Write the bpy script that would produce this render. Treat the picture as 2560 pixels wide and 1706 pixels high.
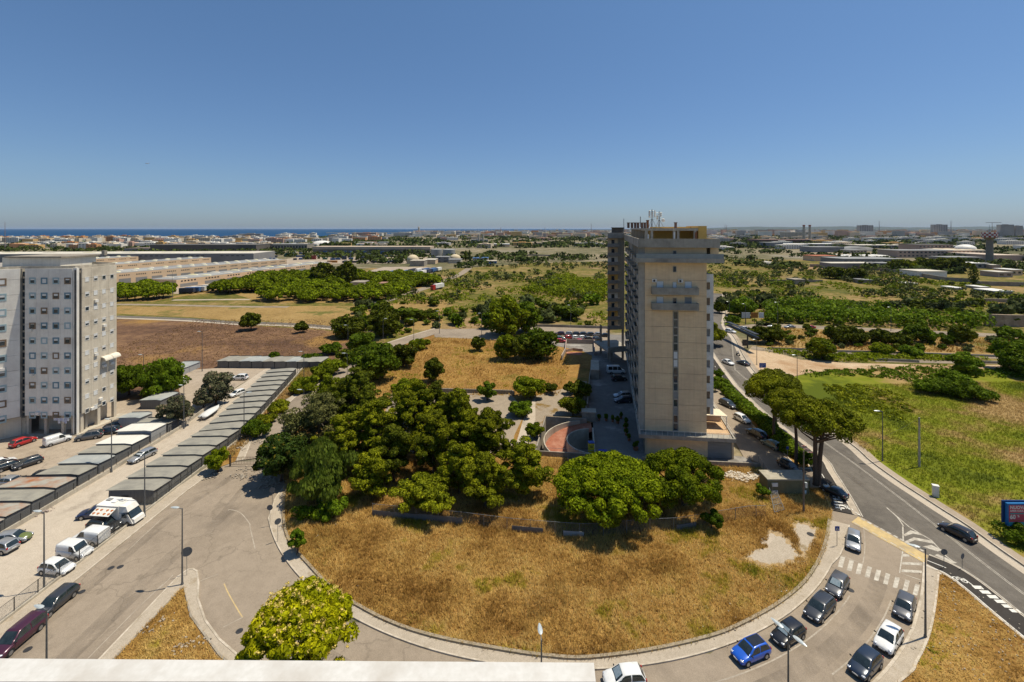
import bpy, math, random
import numpy as np
from mathutils import Vector, Matrix, noise
from mathutils.geometry import tessellate_polygon
random.seed(7)
RNG = np.random.default_rng(7)
R = math.radians
scene = bpy.context.scene
COL = scene.collection
for o in list(bpy.data.objects):
    bpy.data.objects.remove(o)

# ---------------------------------------------------------------- camera, sky, sun, exposure
CAM_H, FPX, HOR = 43.0, 1138.0, 572.0
cd = bpy.data.cameras.new('camera')
cd.sensor_width = 36.0
cd.lens = 36.0 * FPX / 2560.0
cd.shift_y = -(853.0 - HOR) / 2560.0
cd.clip_start = 0.05
cd.clip_end = 120000
cam = bpy.data.objects.new('camera', cd)
cam.location = (0, 0, CAM_H)
cam.rotation_euler = (R(90), 0, 0)
COL.objects.link(cam)
scene.camera = cam
SUN_EL, SUN_AZ = 69.0, 74.0            # azimuth measured from +Y towards +X
w = bpy.data.worlds.new("World")
scene.world = w
w.use_nodes = True
nt = w.node_tree
sky = nt.nodes.new('ShaderNodeTexSky')
sky.sky_type = 'NISHITA'
sky.sun_disc = False
sky.sun_elevation = R(SUN_EL)
sky.sun_rotation = R(SUN_AZ)
sky.altitude = 300
sky.air_density = 1.0
sky.dust_density = 0.6
sky.ozone_density = 2.0
stc = nt.nodes.new('ShaderNodeTexCoord')
sxyz = nt.nodes.new('ShaderNodeSeparateXYZ')
nt.links.new(stc.outputs['Generated'], sxyz.inputs[0])
srp = nt.nodes.new('ShaderNodeValToRGB')
for i_, (p_, c_) in enumerate([(0.0, (0.47, 0.59, 0.86)), (0.10, (0.56, 0.675, 0.84)), (0.5, (0.68, 0.87, 0.98))]):
    if i_ > 1: srp.color_ramp.elements.new(p_)
    srp.color_ramp.elements[i_].position = p_
    srp.color_ramp.elements[i_].color = (*c_, 1)
nt.links.new(sxyz.outputs[2], srp.inputs[0])
smx = nt.nodes.new('ShaderNodeMix'); smx.data_type = 'RGBA'; smx.blend_type = 'MULTIPLY'; smx.inputs[0].default_value = 1.0
nt.links.new(sky.outputs[0], smx.inputs[6]); nt.links.new(srp.outputs[0], smx.inputs[7])
nt.links.new(smx.outputs[2], nt.nodes['Background'].inputs[0])
nt.nodes['Background'].inputs[1].default_value = 0.086
sd = bpy.data.lights.new('sun', 'SUN')
sd.energy = 4.2
sd.angle = R(0.53)
sd.color = (1.0, 0.91, 0.74)
sun = bpy.data.objects.new('sun', sd)
sv = Vector((math.sin(R(SUN_AZ)) * math.cos(R(SUN_EL)), math.cos(R(SUN_AZ)) * math.cos(R(SUN_EL)), math.sin(R(SUN_EL))))
sun.rotation_euler = sv.to_track_quat('Z', 'Y').to_euler()
sun.location = (0, 0, 300)
COL.objects.link(sun)
scene.view_settings.view_transform = 'Standard'
scene.view_settings.look = 'None'
scene.view_settings.gamma = 1.0
scene.view_settings.exposure = 0.36
scene.cycles.max_bounces = 5
scene.cycles.diffuse_bounces = 3
scene.cycles.glossy_bounces = 2
scene.cycles.transmission_bounces = 3
scene.cycles.transparent_max_bounces = 6
scene.cycles.volume_bounces = 0
scene.cycles.caustics_reflective = False
scene.cycles.caustics_refractive = False

# ---------------------------------------------------------------- survey: photo sightings turned into points on the ground
TILE = {'A': (0, 540), 'B': (640, 540), 'C': (1280, 540), 'D': (1920, 540), 'E': (0, 900), 'F': (640, 900), 'G': (1280, 900),
        'H': (1920, 900), 'I': (0, 1286), 'J': (640, 1286), 'K': (1280, 1286), 'L': (1920, 1286)}
S = 3.6766
def uv(t, x, y):
    return TILE[t][0] + x / S, TILE[t][1] + y / S
def gr(u, v, z=0.0):
    k = (CAM_H - z) / (v - HOR)
    return ((u - 1280) * k, FPX * k)
def P(t, x, y, z=0.0):
    return gr(*uv(t, x, y), z)
def at(u, Y):
    return (u - 1280) / FPX * Y
def hz(v, Y):
    return CAM_H - (v - HOR) * Y / FPX
def PP(s, z=0.0):
    """'E 10 20, 30 40; F 5 6' -> list of ground points"""
    out = []
    t = None
    for chunk in s.replace(';', ',').split(','):
        w_ = chunk.split()
        if len(w_) == 3:
            t = w_.pop(0)
        out.append(P(t, float(w_[0]), float(w_[1]), z))
    return out
def smooth(pts, n=6):
    """Catmull-Rom through the points"""
    P_ = [np.array(p, float) for p in pts]
    P_ = [2 * P_[0] - P_[1]] + P_ + [2 * P_[-1] - P_[-2]]
    out = []
    for i in range(1, len(P_) - 2):
        a, b, c, d = P_[i - 1:i + 3]
        for k in range(n):
            t = k / n
            out.append(tuple(0.5 * (2 * b + (c - a) * t + (2 * a - 5 * b + 4 * c - d) * t * t + (3 * b - a - 3 * c + d) * t ** 3)))
    out.append(tuple(P_[-2]))
    return out
def inside(p, poly):
    x, y = p
    c = False
    j = len(poly) - 1
    for i in range(len(poly)):
        xi, yi = poly[i][:2]
        xj, yj = poly[j][:2]
        if (yi > y) != (yj > y) and x < (xj - xi) * (y - yi) / (yj - yi) + xi:
            c = not c
        j = i
    return c
ORD = ['first', 'second', 'third', 'fourth', 'fifth', 'sixth', 'seventh', 'eighth', 'ninth', 'tenth', 'eleventh', 'twelfth', 'thirteenth',
       'fourteenth', 'fifteenth', 'sixteenth', 'seventeenth', 'eighteenth', 'nineteenth', 'twentieth', 'twenty-first', 'twenty-second', 'twenty-third', 'twenty-fourth', 'twenty-fifth', 'twenty-sixth', 'twenty-seventh', 'twenty-eighth', 'twenty-ninth', 'thirtieth']

# ---------------------------------------------------------------- objects and properties
def tag(o, label=None, cat=None, group=None, kind=None):
    if label: o['label'] = label
    if cat: o['category'] = cat
    if group: o['group'] = group
    if kind: o['kind'] = kind
    return o
def thing(name, label, cat, loc=(0, 0, 0), rz=0.0, group=None):
    o = bpy.data.objects.new(name, None)
    KIDS[o.name] = []
    o.empty_display_size = 0.3
    COL.objects.link(o)
    o.location = loc
    o.rotation_euler = (0, 0, rz)
    return tag(o, label, cat, group)
KIDS = {}
def copy_of(o, loc, rz=0.0, label=None, group=None, scale=None, drop=()):
    def rec(a, parent):
        c = a.copy()
        COL.objects.link(c)
        c.parent = parent
        KIDS[c.name] = []
        for ch in list(KIDS.get(a.name, [])):
            if ch.name.split('.')[0] in drop:
                continue
            d = rec(ch, c)
            KIDS[c.name].append(d)
        return c
    c = rec(o, None)
    c.location = loc
    c.rotation_euler = (0, 0, rz)
    if scale is not None:
        c.scale = scale if hasattr(scale, '__len__') else (scale,) * 3
    if label: c['label'] = label
    if group: c['group'] = group
    return c
def off_of(p):
    v = Vector((0, 0, 0))
    while p is not None:
        v += p.location
        p = p.parent
    return v
def link(name, me, mat, parent=None):
    o = bpy.data.objects.new(name, me)
    KIDS[o.name] = []
    COL.objects.link(o)
    if mat is not None:
        for m in (mat if isinstance(mat, (list, tuple)) else [mat]):
            me.materials.append(m)
    if parent is not None:
        o.parent = parent
        KIDS.setdefault(parent.name, []).append(o)
    return o
def np_mesh(name, V, F, k=None):
    """V (n,3); F (m,k) array"""
    V = np.asarray(V, np.float32)
    F = np.asarray(F, np.int32)
    me = bpy.data.meshes.new(name)
    m, k = F.shape
    me.vertices.add(len(V))
    me.vertices.foreach_set('co', V.ravel())
    me.loops.add(m * k)
    me.loops.foreach_set('vertex_index', F.ravel())
    me.polygons.add(m)
    me.polygons.foreach_set('loop_start', np.arange(0, m * k, k, dtype=np.int32))
    me.polygons.foreach_set('loop_total', np.full(m, k, np.int32))
    me.update(calc_edges=True)
    return me
class MB:
    def __init__(s):
        s.v, s.f, s.m = [], [], []
    def add(s, V, F, mi=0):
        b = len(s.v)
        s.v.extend([tuple(p) for p in V])
        s.f.extend([tuple(i + b for i in f) for f in F])
        s.m.extend([mi] * len(F))
        return s
    def box(s, x0, x1, y0, y1, z0, z1, mi=0):
        V = [(x0, y0, z0), (x1, y0, z0), (x1, y1, z0), (x0, y1, z0), (x0, y0, z1), (x1, y0, z1), (x1, y1, z1), (x0, y1, z1)]
        return s.add(V, [(0, 3, 2, 1), (4, 5, 6, 7), (0, 1, 5, 4), (1, 2, 6, 5), (2, 3, 7, 6), (3, 0, 4, 7)], mi)
    def rbox(s, cx, cy, z0, z1, L, W, a=0.0, mi=0):
        ca, sa = math.cos(a), math.sin(a)
        q = [(cx + x * ca - y * sa, cy + x * sa + y * ca) for x, y in ((-L / 2, -W / 2), (L / 2, -W / 2), (L / 2, W / 2), (-L / 2, W / 2))]
        return s.prism(q, z0, z1, mi)
    def prism(s, q, z0, z1, mi=0, z1b=None):
        n = len(q)
        A = sum(q[i][0] * q[(i + 1) % n][1] - q[(i + 1) % n][0] * q[i][1] for i in range(n))
        if A < 0: q = q[::-1]
        V = [(x, y, z0) for x, y in q] + [(x, y, z1) for x, y in q]
        F = [tuple(range(n))[::-1], tuple(range(n, 2 * n))] + [(i, (i + 1) % n, n + (i + 1) % n, n + i) for i in range(n)]
        return s.add(V, F, mi)
    def hexa(s, b, t, mi=0):
        """bottom 4 and top 4 points, counter-clockwise from above"""
        return s.add(list(b) + list(t), [(0, 3, 2, 1), (4, 5, 6, 7), (0, 1, 5, 4), (1, 2, 6, 5), (2, 3, 7, 6), (3, 0, 4, 7)], mi)
    def tube(s, pts, rad, n=8, mi=0, cap=True):
        pts = [Vector(p) for p in pts]
        if not hasattr(rad, '__len__'): rad = [rad] * len(pts)
        V, F = [], []
        for i, p in enumerate(pts):
            d = (pts[min(i + 1, len(pts) - 1)] - pts[max(i - 1, 0)])
            if d.length < 1e-9: d = Vector((0, 0, 1))
            d.normalize()
            a = d.cross(Vector((0, 0, 1)) if abs(d.z) < 0.95 else Vector((1, 0, 0))).normalized()
            b = d.cross(a)
            for k in range(n):
                t = 2 * math.pi * k / n
                V.append(p + (a * math.cos(t) + b * math.sin(t)) * rad[i])
        for i in range(len(pts) - 1):
            for k in range(n):
                F.append((i * n + k, (i + 1) * n + k, (i + 1) * n + (k + 1) % n, i * n + (k + 1) % n))
        if cap:
            F.append(tuple(range(n)))
            F.append(tuple((len(pts) - 1) * n + k for k in range(n))[::-1])
        return s.add(V, F, mi)
    def cyl(s, c, r, z0, z1, n=16, r1=None, mi=0):
        r1 = r if r1 is None else r1
        V = [(c[0] + math.cos(2 * math.pi * k / n) * r, c[1] + math.sin(2 * math.pi * k / n) * r, z0) for k in range(n)]
        V += [(c[0] + math.cos(2 * math.pi * k / n) * r1, c[1] + math.sin(2 * math.pi * k / n) * r1, z1) for k in range(n)]
        F = [tuple(range(n))[::-1], tuple(range(n, 2 * n))] + [(i, (i + 1) % n, n + (i + 1) % n, n + i) for i in range(n)]
        return s.add(V, F, mi)
    def dome(s, c, rx, ry, rz, n=20, m=7, mi=0):
        V, F = [], []
        for j in range(m):
            a = math.pi / 2 * j / m
            for k in range(n):
                t = 2 * math.pi * k / n
                V.append((c[0] + rx * math.cos(a) * math.cos(t), c[1] + ry * math.cos(a) * math.sin(t), c[2] + rz * math.sin(a)))
        V.append((c[0], c[1], c[2] + rz))
        for j in range(m - 1):
            for k in range(n):
                F.append((j * n + k, j * n + (k + 1) % n, (j + 1) * n + (k + 1) % n, (j + 1) * n + k))
        for k in range(n):
            F.append(((m - 1) * n + k, (m - 1) * n + (k + 1) % n, m * n))
        return s.add(V, F, mi)
    def ball(s, c, rx, ry, rz, n=12, m=8, mi=0):
        V, F = [(c[0], c[1], c[2] - rz)], []
        for j in range(1, m):
            a = -math.pi / 2 + math.pi * j / m
            for k in range(n):
                t = 2 * math.pi * k / n
                V.append((c[0] + rx * math.cos(a) * math.cos(t), c[1] + ry * math.cos(a) * math.sin(t), c[2] + rz * math.sin(a)))
        V.append((c[0], c[1], c[2] + rz))
        for k in range(n):
            F.append((0, 1 + (k + 1) % n, 1 + k))
            F.append((1 + (m - 2) * n + k, 1 + (m - 2) * n + (k + 1) % n, len(V) - 1))
        for j in range(m - 2):
            for k in range(n):
                F.append((1 + j * n + k, 1 + j * n + (k + 1) % n, 1 + (j + 1) * n + (k + 1) % n, 1 + (j + 1) * n + k))
        return s.add(V, F, mi)
    def ribbon(s, pts, a, b, z0, z1, mi=0, top_only=False):
        """strip between offsets a and b (metres to the left of the path), solid from z0 to z1"""
        L, Rr = offset(pts, a), offset(pts, b)
        n = len(pts)
        if top_only:
            V = [(x, y, z1) for x, y in L] + [(x, y, z1) for x, y in Rr]
            sg = 1 if b > a else -1
            F = [((i, i + 1, n + i + 1, n + i) if sg > 0 else (i, n + i, n + i + 1, i + 1)) for i in range(n - 1)]
            return s.add(V, F, mi)
        V = [(x, y, z0) for x, y in L] + [(x, y, z0) for x, y in Rr] + [(x, y, z1) for x, y in L] + [(x, y, z1) for x, y in Rr]
        F = []
        for i in range(n - 1):
            F += [(2 * n + i, 2 * n + i + 1, 3 * n + i + 1, 3 * n + i), (i, n + i, n + i + 1, i + 1),
                  (i, i + 1, 2 * n + i + 1, 2 * n + i), (n + i, 3 * n + i, 3 * n + i + 1, n + i + 1)]
        F += [(0, 2 * n, 3 * n, n), (n - 1, 2 * n - 1, 4 * n - 1, 3 * n - 1)]
        if b < a: F = [f[::-1] for f in F]
        return s.add(V, F, mi)
    def build(s, name, mat, parent=None, smooth=False, local=False):
        me = bpy.data.meshes.new(name)
        V = s.v
        if parent is not None and not local:
            o = off_of(parent)
            V = [(p[0] - o.x, p[1] - o.y, p[2] - o.z) for p in V]
        me.from_pydata([tuple(p) for p in V], [], s.f)
        if any(s.m):
            me.polygons.foreach_set('material_index', s.m)
        if smooth:
            me.polygons.foreach_set('use_smooth', [True] * len(me.polygons))
        me.update()
        return link(name, me, mat, parent)
def offset(pts, d):
    out = []
    n = len(pts)
    for i in range(n):
        a = pts[max(i - 1, 0)]
        b = pts[min(i + 1, n - 1)]
        dx, dy = b[0] - a[0], b[1] - a[1]
        l = math.hypot(dx, dy) or 1
        out.append((pts[i][0] - dy / l * d, pts[i][1] + dx / l * d))
    return out
def sheet(name, poly, z, mat, holes=(), kind='structure'):
    loops = [[Vector((p[0], p[1], 0)) for p in poly]] + [[Vector((p[0], p[1], 0)) for p in h] for h in holes]
    tris = tessellate_polygon(loops)
    V = [(p.x, p.y, z) for l in loops for p in l]
    F = []
    for t in tris:
        a, b, c = (V[i] for i in t)
        cr = (b[0] - a[0]) * (c[1] - a[1]) - (b[1] - a[1]) * (c[0] - a[0])
        F.append(t if cr > 0 else t[::-1])
    o = MB().add(V, F).build(name, mat)
    tag(o, kind=kind)
    return o
class Fac:
    """a wall from p0 to p1, left to right as seen from outside"""
    def __init__(s, p0, p1):
        s.p = p0
        s.L = math.hypot(p1[0] - p0[0], p1[1] - p0[1])
        s.d = ((p1[0] - p0[0]) / s.L, (p1[1] - p0[1]) / s.L)
        s.n = (s.d[1], -s.d[0])
    def pt(s, t, o=0.0):
        return (s.p[0] + s.d[0] * t + s.n[0] * o, s.p[1] + s.d[1] * t + s.n[1] * o)
    def box(s, mb, t0, t1, z0, z1, o0, o1, mi=0):
        return mb.prism([s.pt(t0, o1), s.pt(t1, o1), s.pt(t1, o0), s.pt(t0, o0)], z0, z1, mi)
    def t_at(s, u, o=0.0):
        """where the line of sight of photo column u meets the wall"""
        k = (u - 1280) / FPX
        x0, y0 = s.pt(0, o)
        return (k * y0 - x0) / (s.d[0] - k * s.d[1])

# ---------------------------------------------------------------- materials
MATS = {}
def newmat(name):
    m = bpy.data.materials.new(name)
    m.use_nodes = True
    MATS[name] = m
    return m, m.node_tree, m.node_tree.nodes['Principled BSDF']
def srgb(*c):
    return tuple(((x / 255) / 12.92 if x / 255 <= 0.04045 else ((x / 255 + 0.055) / 1.055) ** 2.4) for x in c)
def nz(nt, scale, detail=4, rough=0.6, coord='Object', sc=None, seed=0.0):
    tc = nt.nodes.new('ShaderNodeTexCoord')
    mp = nt.nodes.new('ShaderNodeMapping')
    mp.inputs['Location'].default_value = (seed * 13.7, seed * 7.1, seed * 3.3)
    if sc: mp.inputs['Scale'].default_value = sc
    n = nt.nodes.new('ShaderNodeTexNoise')
    n.inputs['Scale'].default_value = scale
    n.inputs['Detail'].default_value = detail
    n.inputs['Roughness'].default_value = rough
    nt.links.new(tc.outputs[coord], mp.inputs[0])
    nt.links.new(mp.outputs[0], n.inputs['Vector'])
    return n.outputs[0]
def ramp(nt, fac, stops):
    r = nt.nodes.new('ShaderNodeValToRGB')
    e = r.color_ramp.elements
    while len(e) < len(stops): e.new(0.5)
    for i, (p, c) in enumerate(stops):
        e[i].position = p
        e[i].color = (*c, 1) if hasattr(c, '__len__') else (c, c, c, 1)
    nt.links.new(fac, r.inputs[0])
    return r.outputs[0]
def mix(nt, fac, a, b, mode='MIX'):
    n = nt.nodes.new('ShaderNodeMix')
    n.data_type = 'RGBA'
    n.blend_type = mode
    for inp, val in ((n.inputs[0], fac), (n.inputs[6], a), (n.inputs[7], b)):
        if hasattr(val, 'is_linked') or hasattr(val, 'links'):
            nt.links.new(val, inp)
        elif hasattr(val, '__len__'):
            inp.default_value = (*val, 1)
        else:
            inp.default_value = val
    return n.outputs[2]
def bump(nt, b, h, strength=0.4, dist=0.05):
    n = nt.nodes.new('ShaderNodeBump')
    n.inputs['Strength'].default_value = strength
    n.inputs['Distance'].default_value = dist
    nt.links.new(h, n.inputs['Height'])
    nt.links.new(n.outputs[0], b.inputs['Normal'])
def surf(name, c1, c2=None, scale=2.0, rough=0.8, metal=0.0, c3=None, s2=0.15, bmp=0.0, spec=0.3, sc=None, streak=0.0, lo=0.35, hi=0.65):
    """weathered surface: fine noise c1-c2, large stains towards c3, optional vertical streaks"""
    m, nt, b = newmat(name)
    c2 = c2 or tuple(x * 0.8 for x in c1)
    n1 = nz(nt, scale, 6, 0.65, sc=sc)
    col = ramp(nt, n1, [(lo, c1), (hi, c2)])
    if c3:
        col = mix(nt, ramp(nt, nz(nt, s2, 5, 0.6, seed=2), [(0.45, 0.0), (0.7, 1.0)]), col, c3)
    if streak:
        st = ramp(nt, nz(nt, 1.0, 3, 0.5, sc=(3.0, 3.0, 0.12), seed=4), [(0.45, 0.0), (0.75, streak)])
        col = mix(nt, st, col, tuple(x * 0.45 for x in c1))
    nt.links.new(col, b.inputs['Base Color'])
    b.inputs['Roughness'].default_value = rough
    b.inputs['Metallic'].default_value = metal
    b.inputs['Specular IOR Level'].default_value = spec
    if bmp: bump(nt, b, n1, bmp, 0.03)
    return m
def paint(name, c, rough=0.25, metal=0.0, coat=0.6):
    m, nt, b = newmat(name)
    n = ramp(nt, nz(nt, 3.0, 3), [(0.3, c), (0.7, tuple(x * 0.85 + 0.01 for x in c))])
    nt.links.new(n, b.inputs['Base Color'])
    b.inputs['Roughness'].default_value = rough
    b.inputs['Metallic'].default_value = metal
    b.inputs['Coat Weight'].default_value = coat
    b.inputs['Coat Roughness'].default_value = 0.08
    return m
def glass(name, c=(0.02, 0.03, 0.04), rough=0.06):
    m, nt, b = newmat(name)
    col = ramp(nt, nz(nt, 1.5, 2), [(0.35, c), (0.7, tuple(x * 2.0 for x in c))])
    nt.links.new(col, b.inputs['Base Color'])
    b.inputs['Roughness'].default_value = rough
    b.inputs['Specular IOR Level'].default_value = 0.8
    return m
def leafmat(name, dark, light, accent=None, trans=0.25, scale=0.55, acc=0.62):
    """leaves: tint varies from clump to clump and from leaf to leaf"""
    m, nt, b = newmat(name)
    geo = nt.nodes.new('ShaderNodeNewGeometry')
    oi = nt.nodes.new('ShaderNodeObjectInfo')
    n1 = nz(nt, scale, 3, 0.6)
    col = ramp(nt, n1, [(0.3, dark), (0.7, light)])
    rv = ramp(nt, geo.outputs['Random Per Island'], [(0.0, 0.55), (1.0, 1.35)])
    col = mix(nt, 1.0, col, rv, 'MULTIPLY')
    if accent:
        f = ramp(nt, geo.outputs['Random Per Island'], [(acc, 0.0), (acc + 0.02, 1.0)])
        col = mix(nt, f, col, accent)
    hv = nt.nodes.new('ShaderNodeHueSaturation')
    mr = nt.nodes.new('ShaderNodeMapRange')
    mr.inputs['To Min'].default_value = 0.75
    mr.inputs['To Max'].default_value = 1.25
    nt.links.new(oi.outputs['Random'], mr.inputs[0])
    nt.links.new(mr.outputs[0], hv.inputs['Value'])
    nt.links.new(col, hv.inputs['Color'])
    col = hv.outputs[0]
    nt.links.new(col, b.inputs['Base Color'])
    b.inputs['Roughness'].default_value = 0.7
    b.inputs['Specular IOR Level'].default_value = 0.06
    tr = nt.nodes.new('ShaderNodeBsdfTranslucent')
    nt.links.new(col, tr.inputs[0])
    ms = nt.nodes.new('ShaderNodeMixShader')
    ms.inputs[0].default_value = trans
    nt.links.new(b.outputs[0], ms.inputs[1])
    nt.links.new(tr.outputs[0], ms.inputs[2])
    nt.links.new(ms.outputs[0], nt.nodes['Material Output'].inputs[0])
    return m
def earth(name, stops, s1=0.12, s2=1.6, s3=9.0, patch=None, patch_s=0.05, patch_lo=0.5, patch_hi=0.6, bmp=0.5, stretch=None, crack=0):
    """ground: three sizes of noise over colour stops, patches of another colour"""
    m, nt, b = newmat(name)
    a = nz(nt, s1, 4, 0.6, sc=stretch)
    c = nz(nt, s2, 5, 0.7, seed=3)
    d = nz(nt, s3, 3, 0.7, seed=5)
    mt = nt.nodes.new('ShaderNodeMath'); mt.operation = 'MULTIPLY_ADD'
    nt.links.new(c, mt.inputs[0]); mt.inputs[1].default_value = 0.55
    mt2 = nt.nodes.new('ShaderNodeMath'); mt2.operation = 'MULTIPLY'
    nt.links.new(a, mt2.inputs[0]); mt2.inputs[1].default_value = 0.45
    nt.links.new(mt2.outputs[0], mt.inputs[2])
    col = ramp(nt, mt.outputs[0], stops)
    if patch:
        pf = ramp(nt, nz(nt, patch_s, 6, 0.65, seed=9), [(patch_lo, 0.0), (patch_hi, 1.0)])
        col = mix(nt, pf, col, patch)
    if crack:
        tc = nt.nodes.new('ShaderNodeTexCoord')
        vm = nt.nodes.new('ShaderNodeVectorMath'); vm.operation = 'MULTIPLY_ADD'
        nn = nt.nodes.new('ShaderNodeTexNoise'); nn.inputs['Scale'].default_value = 0.6; nt.links.new(tc.outputs['Object'], nn.inputs['Vector'])
        nt.links.new(nn.outputs[1], vm.inputs[0]); vm.inputs[1].default_value = (3, 3, 0); nt.links.new(tc.outputs['Object'], vm.inputs[2])
        vo = nt.nodes.new('ShaderNodeTexVoronoi'); vo.feature = 'DISTANCE_TO_EDGE'; vo.inputs['Scale'].default_value = crack; nt.links.new(vm.outputs[0], vo.inputs['Vector'])
        ck = ramp(nt, vo.outputs['Distance'], [(0.0, 0.78), (0.010, 0.9), (0.02, 1.0)])
        col = mix(nt, ramp(nt, nz(nt, 0.07, 3, 0.5, seed=11), [(0.46, 0.0), (0.56, 1.0)]), col, mix(nt, 1.0, col, ck, 'MULTIPLY'))
    fine = ramp(nt, d, [(0.25, 0.6), (0.75, 1.3)])
    col = mix(nt, 1.0, col, fine, 'MULTIPLY')
    nt.links.new(col, b.inputs['Base Color'])
    b.inputs['Roughness'].default_value = 0.95
    b.inputs['Specular IOR Level'].default_value = 0.1
    if bmp: bump(nt, b, d, bmp, 0.08)
    return m
# ---------------------------------------------------------------- material set
ASPH = earth('asphalt', [(0.3, (0.235, 0.19, 0.142)), (0.5, (0.288, 0.235, 0.178)), (0.7, (0.335, 0.275, 0.21))], 0.09, 0.8, 22, patch=(0.19, 0.155, 0.12), patch_s=0.07, patch_lo=0.50, patch_hi=0.68, bmp=0.15, crack=.16)
ASPH_MAIN = earth('asphalt_main', [(0.3, (0.115, 0.102, 0.088)), (0.5, (0.148, 0.132, 0.112)), (0.7, (0.185, 0.165, 0.14))], 0.25, 0.8, 22, patch=(0.095, 0.085, 0.075), patch_s=0.12, patch_lo=0.52, patch_hi=0.7, bmp=0.15, stretch=(1, 0.12, 1), crack=.14)
ASPH_NEW = earth('asphalt_new', [(0.3, (0.045, 0.04, 0.036)), (0.7, (0.06, 0.054, 0.048))], 0.3, 1.2, 25, bmp=0.15)
LOT = earth('lot_paving', [(0.3, (0.29, 0.235, 0.175)), (0.5, (0.36, 0.295, 0.225)), (0.7, (0.42, 0.35, 0.27))], 0.07, 0.7, 18, patch=(0.235, 0.19, 0.145), patch_s=0.09, patch_lo=0.55, patch_hi=0.72, bmp=0.15, crack=.12)
ALLEY = earth('alley', [(0.3, (0.36, 0.30, 0.235)), (0.5, (0.45, 0.385, 0.305)), (0.7, (0.50, 0.43, 0.345))], 0.1, 0.9, 18, patch=(0.25, 0.21, 0.165), patch_s=0.12, patch_lo=0.58, patch_hi=0.72, bmp=0.15, stretch=(1.6, 0.25, 1))
COURT = earth('court_paving', [(0.3, (0.24, 0.195, 0.145)), (0.6, (0.33, 0.27, 0.2)), (0.75, (0.2, 0.15, 0.09))], 0.1, 0.8, 12, patch=(0.20, 0.13, 0.045), patch_s=0.14, patch_lo=0.55, patch_hi=0.6, bmp=0.3)
DRIVE = earth('drive_paving', [(0.3, (0.15, 0.135, 0.12)), (0.6, (0.21, 0.195, 0.175)), (0.75, (0.26, 0.245, 0.22))], 0.12, 0.6, 12, patch=(0.33, 0.31, 0.28), patch_s=0.1, patch_lo=0.55, patch_hi=0.65, bmp=0.1)
WALK = earth('pavement', [(0.3, (0.32, 0.27, 0.205)), (0.5, (0.40, 0.34, 0.265)), (0.7, (0.46, 0.40, 0.32))], 0.25, 2.0, 14, patch=(0.26, 0.2, 0.12), patch_s=0.3, patch_lo=0.6, patch_hi=0.7, bmp=0.25)
KERB = surf('kerb_stone', (0.56, 0.49, 0.40), (0.42, 0.36, 0.28), 3.0, 0.85, c3=(0.3, 0.25, 0.18), s2=0.6, bmp=0.2)
DRY = earth('dry_grass_ground', [(0.30, (0.16, 0.075, 0.022)), (0.43, (0.22, 0.115, 0.032)), (0.55, (0.31, 0.18, 0.052)), (0.68, (0.40, 0.25, 0.08))], 0.12, 1.1, 7.0, patch=(0.15, 0.125, 0.025), patch_s=0.10, patch_lo=0.56, patch_hi=0.68, bmp=0.8)
BROWN = earth('brown_field_ground', [(0.34, (0.07, 0.042, 0.028)), (0.46, (0.125, 0.07, 0.042)), (0.56, (0.19, 0.11, 0.06)), (0.68, (0.30, 0.18, 0.09))], 0.035, 0.45, 3.0, patch=(0.27, 0.155, 0.05), patch_s=0.03, patch_lo=0.55, patch_hi=0.66, bmp=0.6, stretch=(0.5, 1.2, 1))
GOLD = earth('golden_field_ground', [(0.30, (0.17, 0.105, 0.035)), (0.5, (0.29, 0.19, 0.07)), (0.7, (0.38, 0.26, 0.11))], 0.05, 0.5, 3.0, patch=(0.13, 0.12, 0.03), patch_s=0.05, patch_lo=0.56, patch_hi=0.64, bmp=0.6)
GREEN = earth('green_field_ground', [(0.32, (0.06, 0.075, 0.008)), (0.45, (0.12, 0.135, 0.014)), (0.55, (0.18, 0.17, 0.022)), (0.66, (0.26, 0.18, 0.05))], 0.06, 0.8, 6.0, patch=(0.26, 0.165, 0.065), patch_s=0.028, patch_lo=0.5, patch_hi=0.62, bmp=0.8)
SAND = earth('sandy_dirt', [(0.3, (0.34, 0.235, 0.14)), (0.5, (0.47, 0.345, 0.22)), (0.7, (0.54, 0.43, 0.30))], 0.05, 0.6, 6.0, patch=(0.33, 0.2, 0.105), patch_s=0.06, patch_lo=0.5, patch_hi=0.66, bmp=0.3, stretch=(0.5, 1, 1))
SCRUB = earth('scrub_ground', [(0.36, (0.055, 0.065, 0.012)), (0.45, (0.10, 0.10, 0.018)), (0.51, (0.17, 0.135, 0.035)), (0.60, (0.29, 0.195, 0.085))], 0.02, 0.25, 2.0, patch=(0.30, 0.195, 0.105), patch_s=0.012, patch_lo=0.57, patch_hi=0.66, bmp=0.5)
FARG = earth('far_ground', [(0.34, (0.06, 0.065, 0.028)), (0.45, (0.11, 0.105, 0.05)), (0.54, (0.21, 0.175, 0.105)), (0.64, (0.33, 0.27, 0.19))], 0.004, 0.05, 0.4, patch=(0.25, 0.22, 0.17), patch_s=0.006, patch_lo=0.55, patch_hi=0.65, bmp=0.0, stretch=(0.6, 1, 1))
WHITEP = surf('road_paint', (0.56, 0.52, 0.44), (0.34, 0.305, 0.25), 2.5, 0.7, c3=(0.3, 0.26, 0.21), s2=1.4)
WORNP = surf('worn_road_paint', (0.42, 0.37, 0.30), (0.3, 0.255, 0.2), 3.5, 0.8, c3=(0.25, 0.21, 0.165), s2=0.6)
FRESHP = surf('fresh_road_paint', (0.72, 0.70, 0.64), (0.6, 0.57, 0.5), 2.5, 0.6)
YELP = surf('yellow_crossing_paint', (0.56, 0.42, 0.2), (0.45, 0.33, 0.15), 2.0, 0.8, c3=(0.35, 0.27, 0.16), s2=0.5)
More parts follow.
